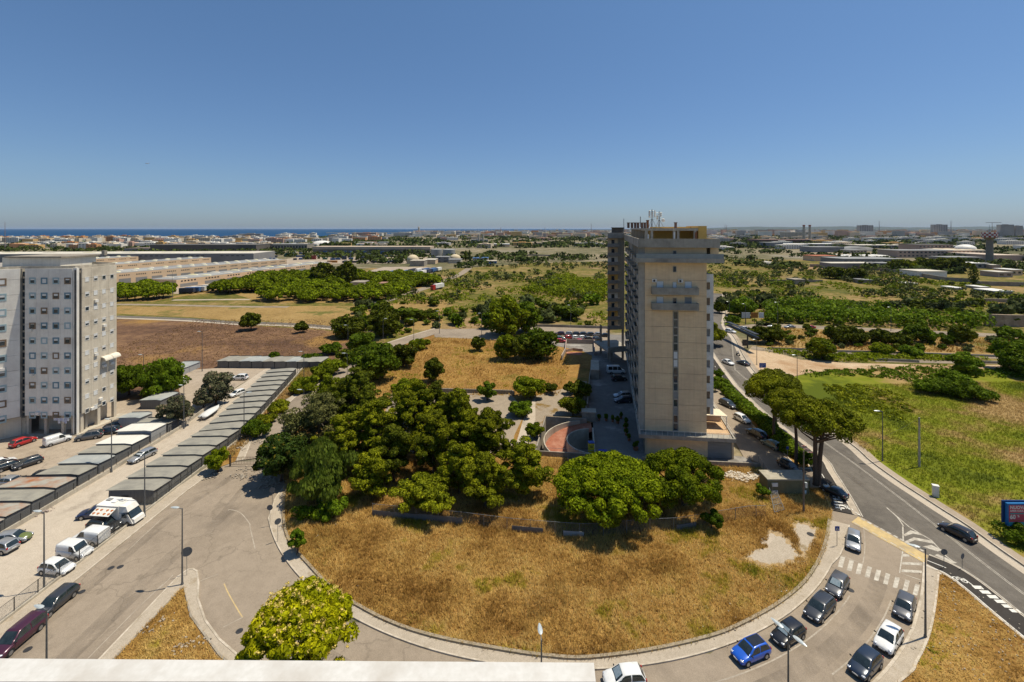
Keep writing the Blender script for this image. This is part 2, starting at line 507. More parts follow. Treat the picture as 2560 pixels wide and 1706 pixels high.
CONC = surf('concrete', (0.36, 0.32, 0.26), (0.26, 0.225, 0.18), 1.2, 0.9, c3=(0.2, 0.17, 0.13), s2=0.3, bmp=0.2, streak=0.35)
CONCL = surf('pale_concrete', (0.52, 0.47, 0.38), (0.42, 0.37, 0.29), 1.2, 0.9, c3=(0.3, 0.26, 0.2), s2=0.3, bmp=0.2, streak=0.3)
STEEL = surf('galvanised_steel', (0.30, 0.31, 0.31), (0.2, 0.21, 0.215), 4.0, 0.5, 0.6)
DARKM = surf('dark_metal', (0.035, 0.035, 0.036), (0.06, 0.06, 0.062), 4.0, 0.5, 0.3)
POLEM = surf('grey_lamp_pole', (0.17, 0.175, 0.18), (0.11, 0.115, 0.12), 4.0, 0.55, 0.4)
LAMPH = surf('lamp_housing', (0.52, 0.56, 0.56), (0.42, 0.46, 0.46), 3.0, 0.4, 0.2)
WOOD = surf('weathered_wood', (0.20, 0.165, 0.125), (0.12, 0.095, 0.07), 5.0, 0.9, sc=(4, 4, 0.4), bmp=0.3)
BARK = surf('bark', (0.13, 0.085, 0.055), (0.06, 0.04, 0.028), 6.0, 0.95, sc=(3, 3, 0.7), bmp=0.8)
STONE = surf('rubble_stone', (0.60, 0.54, 0.45), (0.42, 0.36, 0.28), 2.0, 0.9, bmp=0.4)
WHITE = surf('white_paint', (0.80, 0.78, 0.73), (0.68, 0.66, 0.61), 2.0, 0.55, c3=(0.6, 0.57, 0.5), s2=0.5, streak=0.12)
REDB = surf('red_brick_paving', (0.34, 0.13, 0.075), (0.24, 0.085, 0.05), 3.0, 0.9, c3=(0.4, 0.2, 0.13), s2=0.5)

# ---------------------------------------------------------------- ground
ramp_hole = [(4.3, 86.1), (15.2, 84.7), (17.9, 100.6), (7.4, 102.0)]
def arc(c, r, a0, a1, n=40):
    return [(c[0] + r * math.cos(R(a0 + (a1 - a0) * i / n)), c[1] + r * math.sin(R(a0 + (a1 - a0) * i / n))) for i in range(n + 1)]
BIG = 70000
sheet('ground', [(-BIG, -300), (BIG, -300), (BIG, BIG), (-BIG, BIG)], 0.0, FARG, [ramp_hole[::-1]])
sea_line = [(-9000, 1700), (-2300, 1850), (-1500, 2050), (-900, 2350), (-760, 2900), (-1000, 4300), (-1300, 5600), (-400, 7600), (1500, 12500), (9000, 26000), (30000, 60000), (30000, BIG), (-BIG, BIG), (-BIG, 1700)]
SEA, snt, sb = newmat('sea_water')
sc_ = ramp(snt, nz(snt, 0.0012, 5, 0.6, sc=(0.3, 1, 1)), [(0.3, (0.004, 0.035, 0.10)), (0.7, (0.006, 0.055, 0.13))])
snt.links.new(sc_, sb.inputs['Base Color'])
sb.inputs['Roughness'].default_value = 0.6
sb.inputs['Specular IOR Level'].default_value = 0.12
sheet('sea', sea_line, 0.3, SEA)

# middle distance ground zones
sheet('scrubland', [(-75, 60), (-75, 140), (-120, 250), (-75, 330), (-60, 420), (-20, 560), (200, 620), (420, 560), (520, 420), (560, 100), (120, 60), (75, 130), (20, 86.5), (2, 90)], 0.02, SCRUB, kind='structure') if False else None
scr = [(-39, 171), (-64, 142), (-130, 150), (-300, 190), (-300, 330), (-80, 330), (-80, 470), (20, 560), (230, 640), (500, 620), (760, 380), (760, 140), (180, 120), (100, 150), (98, 188), (40, 188)]
sheet('scrubland', scr, 0.02, SCRUB)
sheet('bank_grass', PP('C 2353 1040; D 0 1022, 500 1045, 1130 1072, 1750 1100, 2353 1128, 2353 1290, 1400 1262, 600 1242, 0 1222; C 2250 1200, 2180 1130'), 0.05, GOLD)
sheet('service_road', PP('G 1850 300, 1885 262, 2060 440, 2180 580, 2353 740; H 70 790, 200 930, 270 1000, 400 1010, 480 1180, 390 1190, 385 1100, 0 1060; G 2353 1110, 2262 950, 2130 900, 2050 760, 1960 600, 1850 450'), 0.138, ASPH)
k = MB(); k.ribbon(smooth(PP('G 1865 245, 2060 440, 2180 580, 2353 740; H 70 790, 200 930, 270 1000, 400 1010'), 4), .2, 0, 0, .26); tag(k.build('service_kerb', KERB), kind='structure')
sheet('hedge_verge', PP('G 1850 200, 1900 200, 2353 600; H 200 760, 440 980, 480 1070, 400 1005, 280 1000, 70 790; G 2353 740, 2060 440, 1865 245'), 0.12, DRY)
brown = PP('A 1055 945, 1500 955, 2200 1005; B 600 1050, 900 1085, 890 1200, 740 1300, 640 1380, 430 1400; A 2000 1400; E 1640 100, 1650 340, 1055 380; A 1055 1400')
brown = [(-280, 232)] + brown[:-1] + [(-280, 100)]
sheet('brown_field', brown, 0.03, BROWN)
gold = PP('A 1055 830, 1600 840, 2160 840; B 0 830, 900 830, 1300 800, 1620 700, 1760 760, 1700 1040, 1100 1050, 60 985; A 1700 930, 1055 900')
sheet('golden_field', [(-330, 262)] + gold + [(-300, 226)], 0.035, GOLD)
grove_ground = PP('A 1055 660, 1500 650, 2353 540; B 0 560, 1080 480, 1600 540, 1640 640, 1300 745, 900 800, 60 800; A 2100 700, 1700 735, 1400 790, 1055 790')
sheet('grove_ground', grove_ground, 0.04, GOLD)
yard = PP('A 1055 640, 1300 610, 1650 600, 1950 600, 1970 640, 1660 720, 1400 700, 1055 680')
sheet('truck_yard', yard, 0.05, LOT)
lotfar = PP('B 1020 510, 1180 470, 1560 470, 1700 490, 1560 560, 1300 540')
sheet('truck_park', lotfar, 0.05, LOT)
cyard = PP('B 100 420, 400 380, 1600 380, 1560 440, 1100 440, 700 440, 300 450')
sheet('container_yard', cyard, 0.05, LOT)

# near ground: street asphalt under everything, raised pavements and fields on top
street = [(-53.2, 36), (-53.2, 74.5), (-52.3, 84), (-47.0, 84), (-36, 76), (-20, 50), (20, 46), (40, 58), (46, 70), (50, 74), (54, 70), (60, 60), (62, 36)]
sheet('street', street, 0.015, ASPH)
RC, RI, RO = (6.2, 94.5), 50.1, 58.6
OUT = [(-37.9, 76.5), (-37.6, 72.5)] + arc(RC, RI, 211.0, 313.5, 60)[1:] + PP('L 650 390, 700 280, 742 105', 0.0)
INN = smooth(PP('F 265 1160, 245 1350; J 245 40, 262 160, 300 265, 350 345, 430 430, 600 615, 760 755, 1000 900, 1200 1000, 1450 1095, 1800 1185, 2353 1285; K 300 1325, 620 1348, 1000 1313, 1300 1268, 1700 1180, 2000 1085; L 0 905, 180 785, 330 655, 430 520, 500 385, 550 220, 572 60'), 5)
# inner pavement of the ring with kerbs
o_ = MB()
def strip_between(mb, a, b, z0, z1, n=140):
    def res(p):
        d = [0]
        for i in range(1, len(p)): d.append(d[-1] + math.hypot(p[i][0] - p[i - 1][0], p[i][1] - p[i - 1][1]))
        t = np.linspace(0, d[-1], n)
        return list(zip(np.interp(t, d, [q[0] for q in p]), np.interp(t, d, [q[1] for q in p])))
    A, B = res(a), res(b)
    V = [(x, y, z1) for x, y in A] + [(x, y, z1) for x, y in B] + [(x, y, z0) for x, y in A] + [(x, y, z0) for x, y in B]
    F = []
    for i in range(n - 1):
        F += [(i, i + 1, n + i + 1, n + i), (2 * n + i, 2 * n + i + 1, i + 1, i), (n + i, n + i + 1, 3 * n + i + 1, 3 * n + i)]
    mb.add(V, F)
strip_between(o_, OUT, INN, 0.0, 0.13)
tag(o_.build('ring_pavement', WALK), kind='structure')
k = MB()
k.ribbon(OUT, 0.0, -0.16, 0.0, 0.165)
tag(k.build('ring_kerb', KERB), kind='structure')
k = MB()
k.ribbon(INN, -0.05, 0.28, 0.0, 0.32)
tag(k.build('field_kerb', surf('weathered_kerb', (0.34, 0.28, 0.2), (0.22, 0.18, 0.12), 3, 0.9, bmp=0.2)), kind='structure')

# dry field inside the ring, reaching back to the walls of the tower plot
LEFT_BACK = [(-42.5, 84), (-45.8, 95), (-46.6, 104), (-47.2, 112), (-45.5, 137), (-40, 170), (-30, 186.5), (12, 186.5), (12.5, 169), (24.5, 160)]
FIELD = INN + PP('H 575 1490, 590 1400, 572 1300, 540 1200, 480 1190, 390 1190') + [(44.4, 82.0), (34.5, 82.9), (24.0, 84.3), (15.2, 84.7), (4.3, 86.1), (7.4, 102.0), (17.9, 100.6), (16.6, 102), (18.1, 108), (21.6, 126.5), (27.0, 153.5)] + LEFT_BACK[::-1]
sheet('dry_grass_field', FIELD, 0.10, DRY)
# paved court behind the trees and slabs inside the plot
court = PP('F 1250 300, 1700 300, 2353 300; G 0 330, 60 400, 130 470, 20 700, 0 860; F 2353 900, 1500 900, 1200 700, 1180 500')
sheet('old_court', court, 0.115, COURT)
slabs = PP('G 130 450, 210 340, 500 260, 600 200, 690 200, 700 440, 650 520, 300 520, 210 830, 20 850')
sheet('broken_paving', slabs, 0.125, COURT)
path = PP('G 135 460, 215 350, 215 560, 120 850, 100 960, 0 1000, 20 830')
sheet('concrete_path', path, 0.135, ALLEY)
def frayed(poly, k, seed=1):
    rg = random.Random(seed); cx = sum(p[0] for p in poly) / len(poly); cy = sum(p[1] for p in poly) / len(poly); out = []
    for i in range(len(poly)):
        for j in range(5):
            t = j / 5; a, b = poly[i], poly[(i + 1) % len(poly)]; x = a[0] + (b[0] - a[0]) * t; y = a[1] + (b[1] - a[1]) * t; f = k * rg.uniform(.9, 1.12); out.append((cx + (x - cx) * f, cy + (y - cy) * f))
    return out
DUST = earth('dusty_ground', [(0.3, (0.30, 0.2, 0.1)), (0.5, (0.38, 0.28, 0.16)), (0.7, (0.30, 0.19, 0.075))], 0.4, 1.6, 9, bmp=.4)
sl1 = PP('L 0 185, 130 215, 200 290, 300 400, 180 440, 60 470, 0 475; K 2240 440, 2180 400, 2230 340, 2353 320, 2353 200')
sl2 = PP('L 260 90, 330 95, 440 150, 420 230, 380 300, 340 380, 290 340, 290 230, 240 150')
sheet('dusty_patch', frayed(sl1, 1.28, 3), 0.12, DUST); sheet('dusty_patch', frayed(sl2, 1.3, 4), 0.121, DUST)
sheet('cracked_slab', frayed(sl1, .98), 0.125, WALK)
sheet('cracked_slab_small', frayed(sl2, .95), 0.125, WALK)
sheet('cracked_slab_far', PP('K 2353 190, 2280 240, 2290 280, 2353 300; L 60 230, 50 200'), 0.127, ALLEY)
mh = MB(); mh.cyl(P('L', 390, 193), 0.45, 0.125, 0.15, 20)
tag(mh.build('manhole_cover', DARKM), 'round dark manhole cover in the cracked slab near the pedestrian sign', 'manhole cover')

# driveway, parking by the tower, old road
drive = [(15.2, 84.7), (24.0, 84.3), (34.5, 82.9), (44.4, 82.0), (44.0, 85.5), (41.5, 86), (39, 92), (39, 158), (47, 183), (27, 187), (13, 187), (12.5, 169), (24.5, 160), (27.0, 153.5), (21.6, 126.5), (18.1, 108), (16.6, 102), (17.9, 100.6)]
sheet('driveway', drive, 0.135, DRIVE)
ptop = PP('B 1640 1045, 2353 1035; C 0 1020, 860 1040, 900 1230, 760 1240, 760 1160, 500 1150, 490 1160, 390 1180, 350 1100, 300 1080, 0 1090; B 2240 1145, 1900 1130, 1640 1120')
sheet('parking_asphalt', ptop, 0.15, ASPH)
oldroad = smooth(PP('F 60 900, 130 700, 200 590, 430 390, 520 310, 700 190, 870 90; B 1000 1290, 1290 1180, 1500 1110, 1720 1045'), 5)
m_ = MB(); m_.ribbon(oldroad, 3.2, -3.2, 0, 0.145, top_only=True)
tag(m_.build('old_road', ASPH), kind='structure')
m_ = MB(); m_.ribbon(oldroad, 4.4, 3.2, 0, 0.2)
tag(m_.build('old_road_pavement', WALK), kind='structure')
m_ = MB(); m_.ribbon(oldroad[:26], 3.2, 3.0, 0, 0.22)
tag(m_.build('old_road_kerb', KERB), kind='structure')
m_ = MB(); m_.add([(*p, 0.15) for p in PP('E 2110 985, 2353 985; F 60 870, 60 985, 150 1150, 100 1350; E 2000 1150')], [(0, 1, 2, 3, 4, 5, 6)])

# left block: alley, lot, pavements
sheet('building_lot', [(-53.2, 60), (-71.6, 60), (-72, 97), (-74.6, 114), (-75, 132), (-60, 141), (-72, 146), (-170, 146), (-170, 36), (-72, 36)][2:][::-1] + [(-71.6, 60)], 0.02, LOT)
alley = [(-55.6, 36), (-55.6, 95), (-57, 101.3), (-64.6, 141), (-76, 146), (-74.0, 118), (-71.2, 97), (-71.2, 36)]
sheet('alley', alley, 0.035, ALLEY)
m_ = MB(); m_.ribbon([(-53.2, 36), (-53.2, 74.5), (-52.6, 82)], 2.3, 0.15, 0, 0.13)
tag(m_.build('street_pavement', WALK), kind='structure')
m_ = MB(); m_.ribbon([(-53.2, 36), (-53.2, 74.5), (-52.6, 82)], 0.15, -0.05, 0, 0.17)
tag(m_.build('street_kerb', KERB), kind='structure')
sheet('verge', [(-55.5, 84), (-52.6, 82), (-51, 84), (-52.5, 92), (-56, 101), (-57.5, 112), (-54.5, 130), (-52, 137), (-64, 141), (-57, 101.3), (-55.5, 95)], 0.10, DRY)
# triangle island with dry grass
isl = [(-41.1, 36), (-41.2, 56.2), (-40.8, 57.3), (-40.2, 57.4), (-39.4, 57.0), (-37.9, 55.1), (-36.4, 52.8), (-33.6, 49.9), (-30.6, 47.6), (-27.4, 45.7), (-18, 41), (-8, 38.4), (6, 36.6), (20, 38.0), (20, 34), (-41.1, 34)]
m_ = MB(); m_.prism(isl, 0, 0.13); tag(m_.build('island_pavement', WALK), kind='structure')
m_ = MB(); m_.ribbon(isl[:13], 0.06, -0.14, 0, 0.165); tag(m_.build('island_kerb', KERB), kind='structure')
tri = [(-39.3, 54.3), (-39.6, 45.4), (-39.7, 36), (-12, 36), (-29.4, 45.5), (-35.6, 50.2)]
m_ = MB(); m_.prism(tri, 0, 0.19); tag(m_.build('island_dry_grass_bed', DRY), kind='structure')
m_ = MB(); m_.ribbon([(-39.6, 36), (-39.6, 45.4), (-39.3, 54.4), (-35.5, 50.3), (-29.2, 45.6), (-20, 40.5)], 0.1, -0.1, 0, 0.24); tag(m_.build('island_bed_kerb', CONC), kind='structure')

# main road, its gutters, cycle lane, crossing, side road pavement
RK = smooth([(140, 300), (108, 230)] + PP('C 1960 1010, 2050 1130, 2130 1290, 2270 1480') + [(68.6, 112)] + PP('H 740 760, 950 940, 1200 1120, 1400 1250, 1600 1380, 1850 1540; L 2353 480') + [(64.9, 36)], 5)
LK = smooth([(128, 305), (98, 236), (78, 186)] + PP('C 1850 1265, 2050 1540; G 2100 270, 2353 510; H 480 870, 610 1040, 700 1180, 780 1310, 850 1440'), 5)
LK2 = smooth(PP('L 1480 380, 1700 470, 1900 590, 2100 740, 2353 945') + [(56.4, 42), (56.3, 36)], 5)
road = LK + LK2 + RK[::-1]
sheet('main_road', road, 0.03, ASPH_MAIN)
m_ = MB(); m_.ribbon(RK, -0.4, -1.5, 0.0, 0.05, top_only=True); m_.ribbon(LK, 0.1, -0.75, 0.0, 0.05, top_only=True)
tag(m_.build('dusty_gutter', ALLEY), kind='structure')
m_ = MB(); m_.ribbon(RK, 0.0, 0.18, 0, 0.17); m_.ribbon(LK2, -0.05, -0.2, 0, 0.16)
tag(m_.build('main_road_kerb', KERB), kind='structure')
m_ = MB(); m_.ribbon(RK, 0.18, 1.5, 0, 0.12)
tag(m_.build('roadside_pavement', LOT), kind='structure')
lane1 = [p for p in LK if p[1] < 180]
m_ = MB(); m_.ribbon(lane1, -0.95, -3.5, 0, 0.125, top_only=True)
tag(m_.build('cycle_lane', ASPH_NEW), kind='structure')
m_ = MB(); m_.ribbon(lane1, -0.75, -0.95, 0, 0.15); m_.ribbon([p for p in lane1 if p[1] < 90], -3.5, -3.7, 0, 0.16)
tag(m_.build('cycle_lane_kerb', KERB), kind='structure')
m_ = MB(); m_.ribbon(LK2, -0.2, -2.9, 0, 0.125, top_only=True)
tag(m_.build('cycle_lane', ASPH_NEW), kind='structure')
m_ = MB(); m_.ribbon(LK2, -2.9, -3.15, 0, 0.15)
tag(m_.build('cycle_lane_kerb', KERB), kind='structure')
yel = PP('L 765 75, 830 25, 1470 385, 1432 448')
sheet('cycle_crossing', yel, 0.042, YELP)
# dashes of paint
pm = MB()
def quad(mb, pts, z):
    V = [(*p, z) for p in pts]
    cr = (V[1][0] - V[0][0]) * (V[2][1] - V[0][1]) - (V[1][1] - V[0][1]) * (V[2][0] - V[0][0])
    mb.add(V if cr > 0 else V[::-1], [tuple(range(len(V)))])
def dash(mb, path, a, b, on, offl, z, t0=0, t1=1e9):
    d = 0; segs = []; cur = []
    pts = []
    for i in range(len(path) - 1):
        n = max(1, int(math.hypot(path[i + 1][0] - path[i][0], path[i + 1][1] - path[i][1]) / 0.25))
        for k_ in range(n): pts.append((path[i][0] + (path[i + 1][0] - path[i][0]) * k_ / n, path[i][1] + (path[i + 1][1] - path[i][1]) * k_ / n))
    for i, p in enumerate(pts):
        if i: d += math.hypot(p[0] - pts[i - 1][0], p[1] - pts[i - 1][1])
        if t0 <= d <= t1 and (d % (on + offl)) < on: cur.append(p)
        else:
            if len(cur) > 2: segs.append(cur)
            cur = []
    if len(cur) > 2: segs.append(cur)
    for s_ in segs: mb.ribbon(s_, a, b, 0, z, top_only=True)
zeb = [(675, 440), (757, 472), (838, 503), (922, 532), (1005, 562), (1090, 595), (1178, 628), (1270, 655), (1362, 695)]
for i, (x, y) in enumerate(zeb):
    quad(pm, PP('L %d %d, %d %d, %d %d, %d %d' % (x - 33, y + 44, x + 10, y + 54, x + 34, y - 42, x - 8, y - 54)), 0.021)
tag(pm.build('zebra_crossing', WHITEP), kind='structure')
pm = MB()
a0 = 313
pm.ribbon(arc(RC, 53.0, 278, 309, 40), -0.07, 0.07, 0, 0.021, top_only=True)
pm.ribbon(arc(RC, 56.3, 296, 312, 30), -0.07, 0.07, 0, 0.021, top_only=True)
pm.ribbon(arc(RC, 53.0, 317, 326.5, 10), -0.06, 0.06, 0, 0.021, top_only=True)
for a in (302.4, 295.8, 317):
    c_, s_ = math.cos(R(a)), math.sin(R(a))
    pm.ribbon([(RC[0] + 50.3 * c_, RC[1] + 50.3 * s_), (RC[0] + 52.9 * c_, RC[1] + 52.9 * s_)], -0.06, 0.06, 0, 0.0215, top_only=True)
for a in (305.5, 311):
    c_, s_ = math.cos(R(a)), math.sin(R(a))
    pm.ribbon([(RC[0] + 56.2 * c_, RC[1] + 56.2 * s_), (RC[0] + 58.4 * c_, RC[1] + 58.4 * s_)], -0.06, 0.06, 0, 0.0215, top_only=True)
pm.ribbon(PP('I 1470 680, 1590 560'), -0.05, 0.05, 0, 0.021, top_only=True)
pm.ribbon(PP('I 800 1335, 1250 880, 1500 640'), -0.05, 0.05, 0, 0.0213, top_only=True)
pm.ribbon(PP('I 1180 330, 1350 170, 1500 30'), -0.05, 0.05, 0, 0.021, top_only=True)
pm.ribbon(PP('I 1840 615, 2010 550'), -0.05, 0.05, 0, 0.0212, top_only=True)
pm.ribbon(PP('I 2050 1040, 2230 950'), -0.05, 0.05, 0, 0.0212, top_only=True)
pm.ribbon(smooth(PP('F 0 1500; E 2100 1385; E 2200 1400; E 2290 1500; I 2300 130, 2345 320'), 5)[5:], -0.06, 0.06, 0, 0.021, top_only=True)
tag(pm.build('worn_road_marking', WORNP), kind='structure')
pm = MB()
pm.ribbon(smooth(PP('I 2060 640, 2100 730, 2180 870, 2230 950'), 4), -0.06, 0.06, 0, 0.021, top_only=True)
tag(pm.build('yellow_road_marking', YELP), kind='structure')
pm = MB()
CL = smooth([(98, 204)] + PP('C 2040 1350, 2080 1440') + [(66.2, 122), (63.6, 104)] + PP('H 520 760, 760 930, 1000 1110, 1240 1290, 1560 1540; L 2353 735') + [(60.2, 36)], 5)
pm.ribbon(CL, 0.08, 0.16, 0, 0.036, top_only=True); pm.ribbon(CL, -0.08, -0.16, 0, 0.036, top_only=True)
pm.ribbon(RK, -0.25, -0.4, 0, 0.055, top_only=True); pm.ribbon(LK, 0.35, 0.2, 0, 0.037, top_only=True)
pm.ribbon(LK2, 0.2, 0.35, 0, 0.038, top_only=True)
pm.ribbon(smooth(PP('H 1090 1360, 1190 1450, 1250 1540; L 1240 120, 1243 240'), 4), -0.08, 0.08, 0, 0.036, top_only=True)
pm.ribbon(PP('H 1090 1360, 1300 1540; L 1500 240, 1640 390, 1720 450'), -0.08, 0.08, 0, 0.0365, top_only=True)
for s_ in ('L 1245 190, 1310 150, 1400 175, 1430 200, 1330 180, 1260 205', 'L 1250 255, 1340 215, 1500 245, 1540 275, 1350 240, 1265 275', 'L 1420 300, 1500 285, 1600 330, 1560 345', 'L 1530 380, 1560 368, 1740 450, 1700 455'):
    quad(pm, PP(s_), 0.0368)
for s_ in ('L 1238 368, 1300 370, 1300 392, 1236 390', 'L 1236 440, 1420 448, 1418 472, 1232 462', 'L 1230 508, 1415 520, 1413 543, 1226 532'):
    quad(pm, PP(s_), 0.0222)
pm.ribbon(PP('L 1240 330, 1210 540, 1400 605'), -0.06, 0.06, 0, 0.0225, top_only=True)
for i in range(10):
    x0, y0 = 860 + 60 * i, 36 + 31.5 * i
    quad(pm, PP('L %f %f, %f %f, %f %f, %f %f' % (x0, y0, x0 + 36, y0 + 20, x0 + 24, y0 + 28, x0 - 12, y0 + 8)), 0.048)
for i in range(8):
    x0, y0 = 790 + 84 * i, 76 + 45.5 * i
    quad(pm, PP('L %f %f, %f %f, %f %f, %f %f' % (x0, y0, x0 + 56, y0 + 32, x0 + 52, y0 + 37, x0 - 4, y0 + 5)), 0.048)
tag(pm.build('road_marking', WHITEP), kind='structure')
pm = MB()
dash(pm, LK2, -1.5, -1.62, 2.2, 2.0, 0.131, 0, 9); dash(pm, LK2, -1.5, -1.62, 2.2, 2.0, 0.131, 16, 60)
pm.ribbon([p for p in LK2], -2.72, -2.84, 0, 0.131, top_only=True)
for i in range(6):
    x0, y0 = 1870 + 68 * i, 655 + 43 * i
    quad(pm, PP('L %f %f, %f %f, %f %f, %f %f' % (x0, y0, x0 + 85, y0 + 4, x0 + 118, y0 + 36, x0 + 34, y0 + 30), 0.13), 0.133)
dash(pm, lane1, -2.2, -2.32, 1.6, 1.6, 0.131)
for i in range(5):
    y0 = 1245 + 26 * i
    quad(pm, PP('H %f %f, %f %f, %f %f, %f %f' % (590 + 6 * i, y0, 668 + 8 * i, y0 + 10, 676 + 8 * i, y0 + 22, 597 + 6 * i, y0 + 13), 0.13), 0.133)
for (t_, x, y) in (('I', 1020, 495), ('I', 1105, 485), ('I', 750, 715), ('I', 255, 1245), ('I', 2200, 1075), ('L', 760, 700)):
    c_ = P(t_, x, y); mc = MB(); mc.cyl(c_, .36, 0.012, 0.026, 16)
    tag(mc.build('drain_cover', DARKM), 'dark drain cover in the asphalt ' + {1020: 'in the near street, left of a close pair', 1105: 'in the near street, right of a close pair', 750: 'beside the tail of the dark grey parked car', 255: 'beside the purple people carrier', 2200: 'beside the flowering tree', 760: 'below the second car of the side road'}[x], 'drain cover')
# bicycle pictograms and arrows
def bike(mb, c, ang, s_=1.0, z=0.133):
    ca, sa = math.cos(ang), math.sin(ang)
    T = lambda x, y: (c[0] + (x * ca - y * sa) * s_, c[1] + (x * sa + y * ca) * s_)
    for cx in (-0.5, 0.5):
        ring = [T(cx + 0.32 * math.cos(t), 0.32 * math.sin(t)) for t in np.linspace(0, 2 * math.pi, 17)]
        mb.ribbon(ring, -0.05, 0.05, 0, z, top_only=True)
    for a_, b_ in (((-0.5, 0), (-0.1, 0.45)), ((-0.1, 0.45), (0.4, 0.45)), ((0.5, 0), (0.35, 0.6)), ((0, 0), (0.4, 0.45)), ((0, 0), (-0.15, 0.6)), ((-0.3, 0.6), (0.0, 0.6)), ((-0.5, 0), (0, 0))):
        mb.ribbon([T(*a_), T(*b_)], -0.045, 0.045, 0, z + 0.0008, top_only=True)
    V = [(*T(-1.4, -0.06), z), (*T(-2.1, -0.06), z), (*T(-2.1, 0.06), z), (*T(-1.4, 0.06), z)]
    mb.add(V, [(0, 3, 2, 1)])
    mb.add([(*T(-2.1, -0.25), z), (*T(-2.6, 0), z), (*T(-2.1, 0.25), z)], [(0, 2, 1)])
bike(pm, P('L', 1765, 612), R(-35), 0.8); bike(pm, P('H', 738, 1365), R(100), 0.8)
tag(pm.build('cycle_lane_marking', FRESHP), kind='structure')
WEAR, wn, wb_ = newmat('tyre_wear')
wb_.inputs['Base Color'].default_value = (.10, .08, .062, 1); wb_.inputs['Roughness'].default_value = .8
wn.links.new(ramp(wn, nz(wn, .5, 5, .65, sc=(1, .3, 1)), [(.38, 0.0), (.7, .26)]), wb_.inputs['Alpha'])
for pts_, w_, z_ in (([(-50.8, 36), (-50.8, 70), (-48, 80)], 1.5, .019), ([(-44.6, 36), (-44.6, 60), (-43, 68), (-44, 76)], 2.2, .0192), (arc(RC, 54.8, 235, 316, 40), 1.7, .0195), (CL_ := offset([p for p in RK if p[1] < 180], -3.2), 1.3, .034), (offset(CL_, -3.8), 1.3, .034)):
    wm = MB(); wm.ribbon(pts_, w_ / 2, -w_ / 2, 0, z_, top_only=True); tag(wm.build('tyre_wear', WEAR), kind='structure')
# outer pavement of the side road
so = arc(RC, RO, 285, 322, 40)
s2 = arc(RC, RO + 1.6, 285, 321.5, 40)
s2 = so_out = smooth([(RC[0] + (RO + 1.5) * math.cos(R(285)), RC[1] + (RO + 1.5) * math.sin(R(285)))] + PP('L 1240 1543, 1380 1370, 1490 1130, 1540 900, 1565 700, 1580 530'), 6)
so = arc(RC, RO, 285, 307.5, 20) + smooth(PP('L 1330 1060, 1400 800, 1425 620, 1435 450'), 5)
m_ = MB(); strip_between(m_, so, s2, 0, 0.13, 60); tag(m_.build('outer_pavement', WALK), kind='structure')
m_ = MB(); m_.ribbon(so, 0.1, -0.16, 0, 0.165); m_.ribbon(s2, 0.0, 0.2, 0, 0.19); tag(m_.build('outer_kerb', KERB), kind='structure')
corner = s2[::-1] + [(27, 36), (56.0, 30)] + offset(LK2, -3.15)[::-1]
corner = s2 + offset(LK2, -3.15)[2:] + [(53.3, 30), (20, 33)]
sheet('corner_dry_grass', corner, 0.09, DRY)
# right field and dirt track
rk_in = offset(RK, 1.5)
rk_near = [p for p in rk_in if p[1] < 118]
field_r = rk_near + [(66.5, 30), (260, 30), (260, 146)] + PP('H 2353 85, 1700 85, 1000 80, 560 100, 350 130, 200 170')
sheet('green_field', field_r, 0.10, GREEN)
sandy = PP('C 2140 1290, 2300 1480; H 0 170, 190 165, 340 130, 560 100, 1000 80, 2353 84; D 2353 1370, 1700 1375, 1000 1360, 700 1355, 560 1340, 300 1325, 130 1275, 0 1250; C 2280 1215, 2210 1200, 2170 1240')
sheet('dirt_track', sandy, 0.06, SAND)
sheet('verge_scrub', [(72, 134), (68, 122), (66, 104)] + PP('H 200 170, 0 175'), 0.065, GREEN)
# roads in the middle distance
def mid_road(name, s_, w_, mat, z=0.07):
    m = MB(); m.ribbon(smooth(PP(s_), 4), w_ / 2, -w_ / 2, 0, z, top_only=True)
    return tag(m.build(name, mat), kind='structure')
mid_road('upper_road', 'C 1990 1025, 2120 1028, 2353 1005; D 0 1005, 430 1025, 1130 1055, 1750 1085, 2353 1112', 7.5, ASPH)
mid_road('middle_road', 'C 2200 1215; D 0 1232, 600 1252, 1400 1272, 2150 1298, 2353 1302', 5, ASPH)
mid_road('lower_road', 'D 960 1330, 1700 1345, 2353 1352', 3.5, ASPH)
mid_road('grassy_road', 'A 1055 925, 1700 950, 2200 985; B 0 985, 400 1000, 900 1045, 1080 1060', 4.0, ASPH_MAIN)
mid_road('grassy_road_shoulder', 'A 1055 940, 1700 965, 2200 1000; B 0 1000, 400 1018, 900 1060', 2.2, ALLEY, 0.06)
mid_road('field_road', 'A 1055 815, 1500 820, 2160 835; B 300 838', 4.5, ASPH)
mid_road('white_path', 'A 1590 775, 1900 772, 2300 770', 4.0, WALK)
mid_road('grove_road', 'B 900 800, 1150 790, 1330 740, 1480 690, 1620 640, 1720 600, 1870 540, 1960 480', 7, ASPH, 0.075)
mid_road('tower_road', 'C 0 1030, 400 1030, 890 1045', 7, ASPH, 0.155)
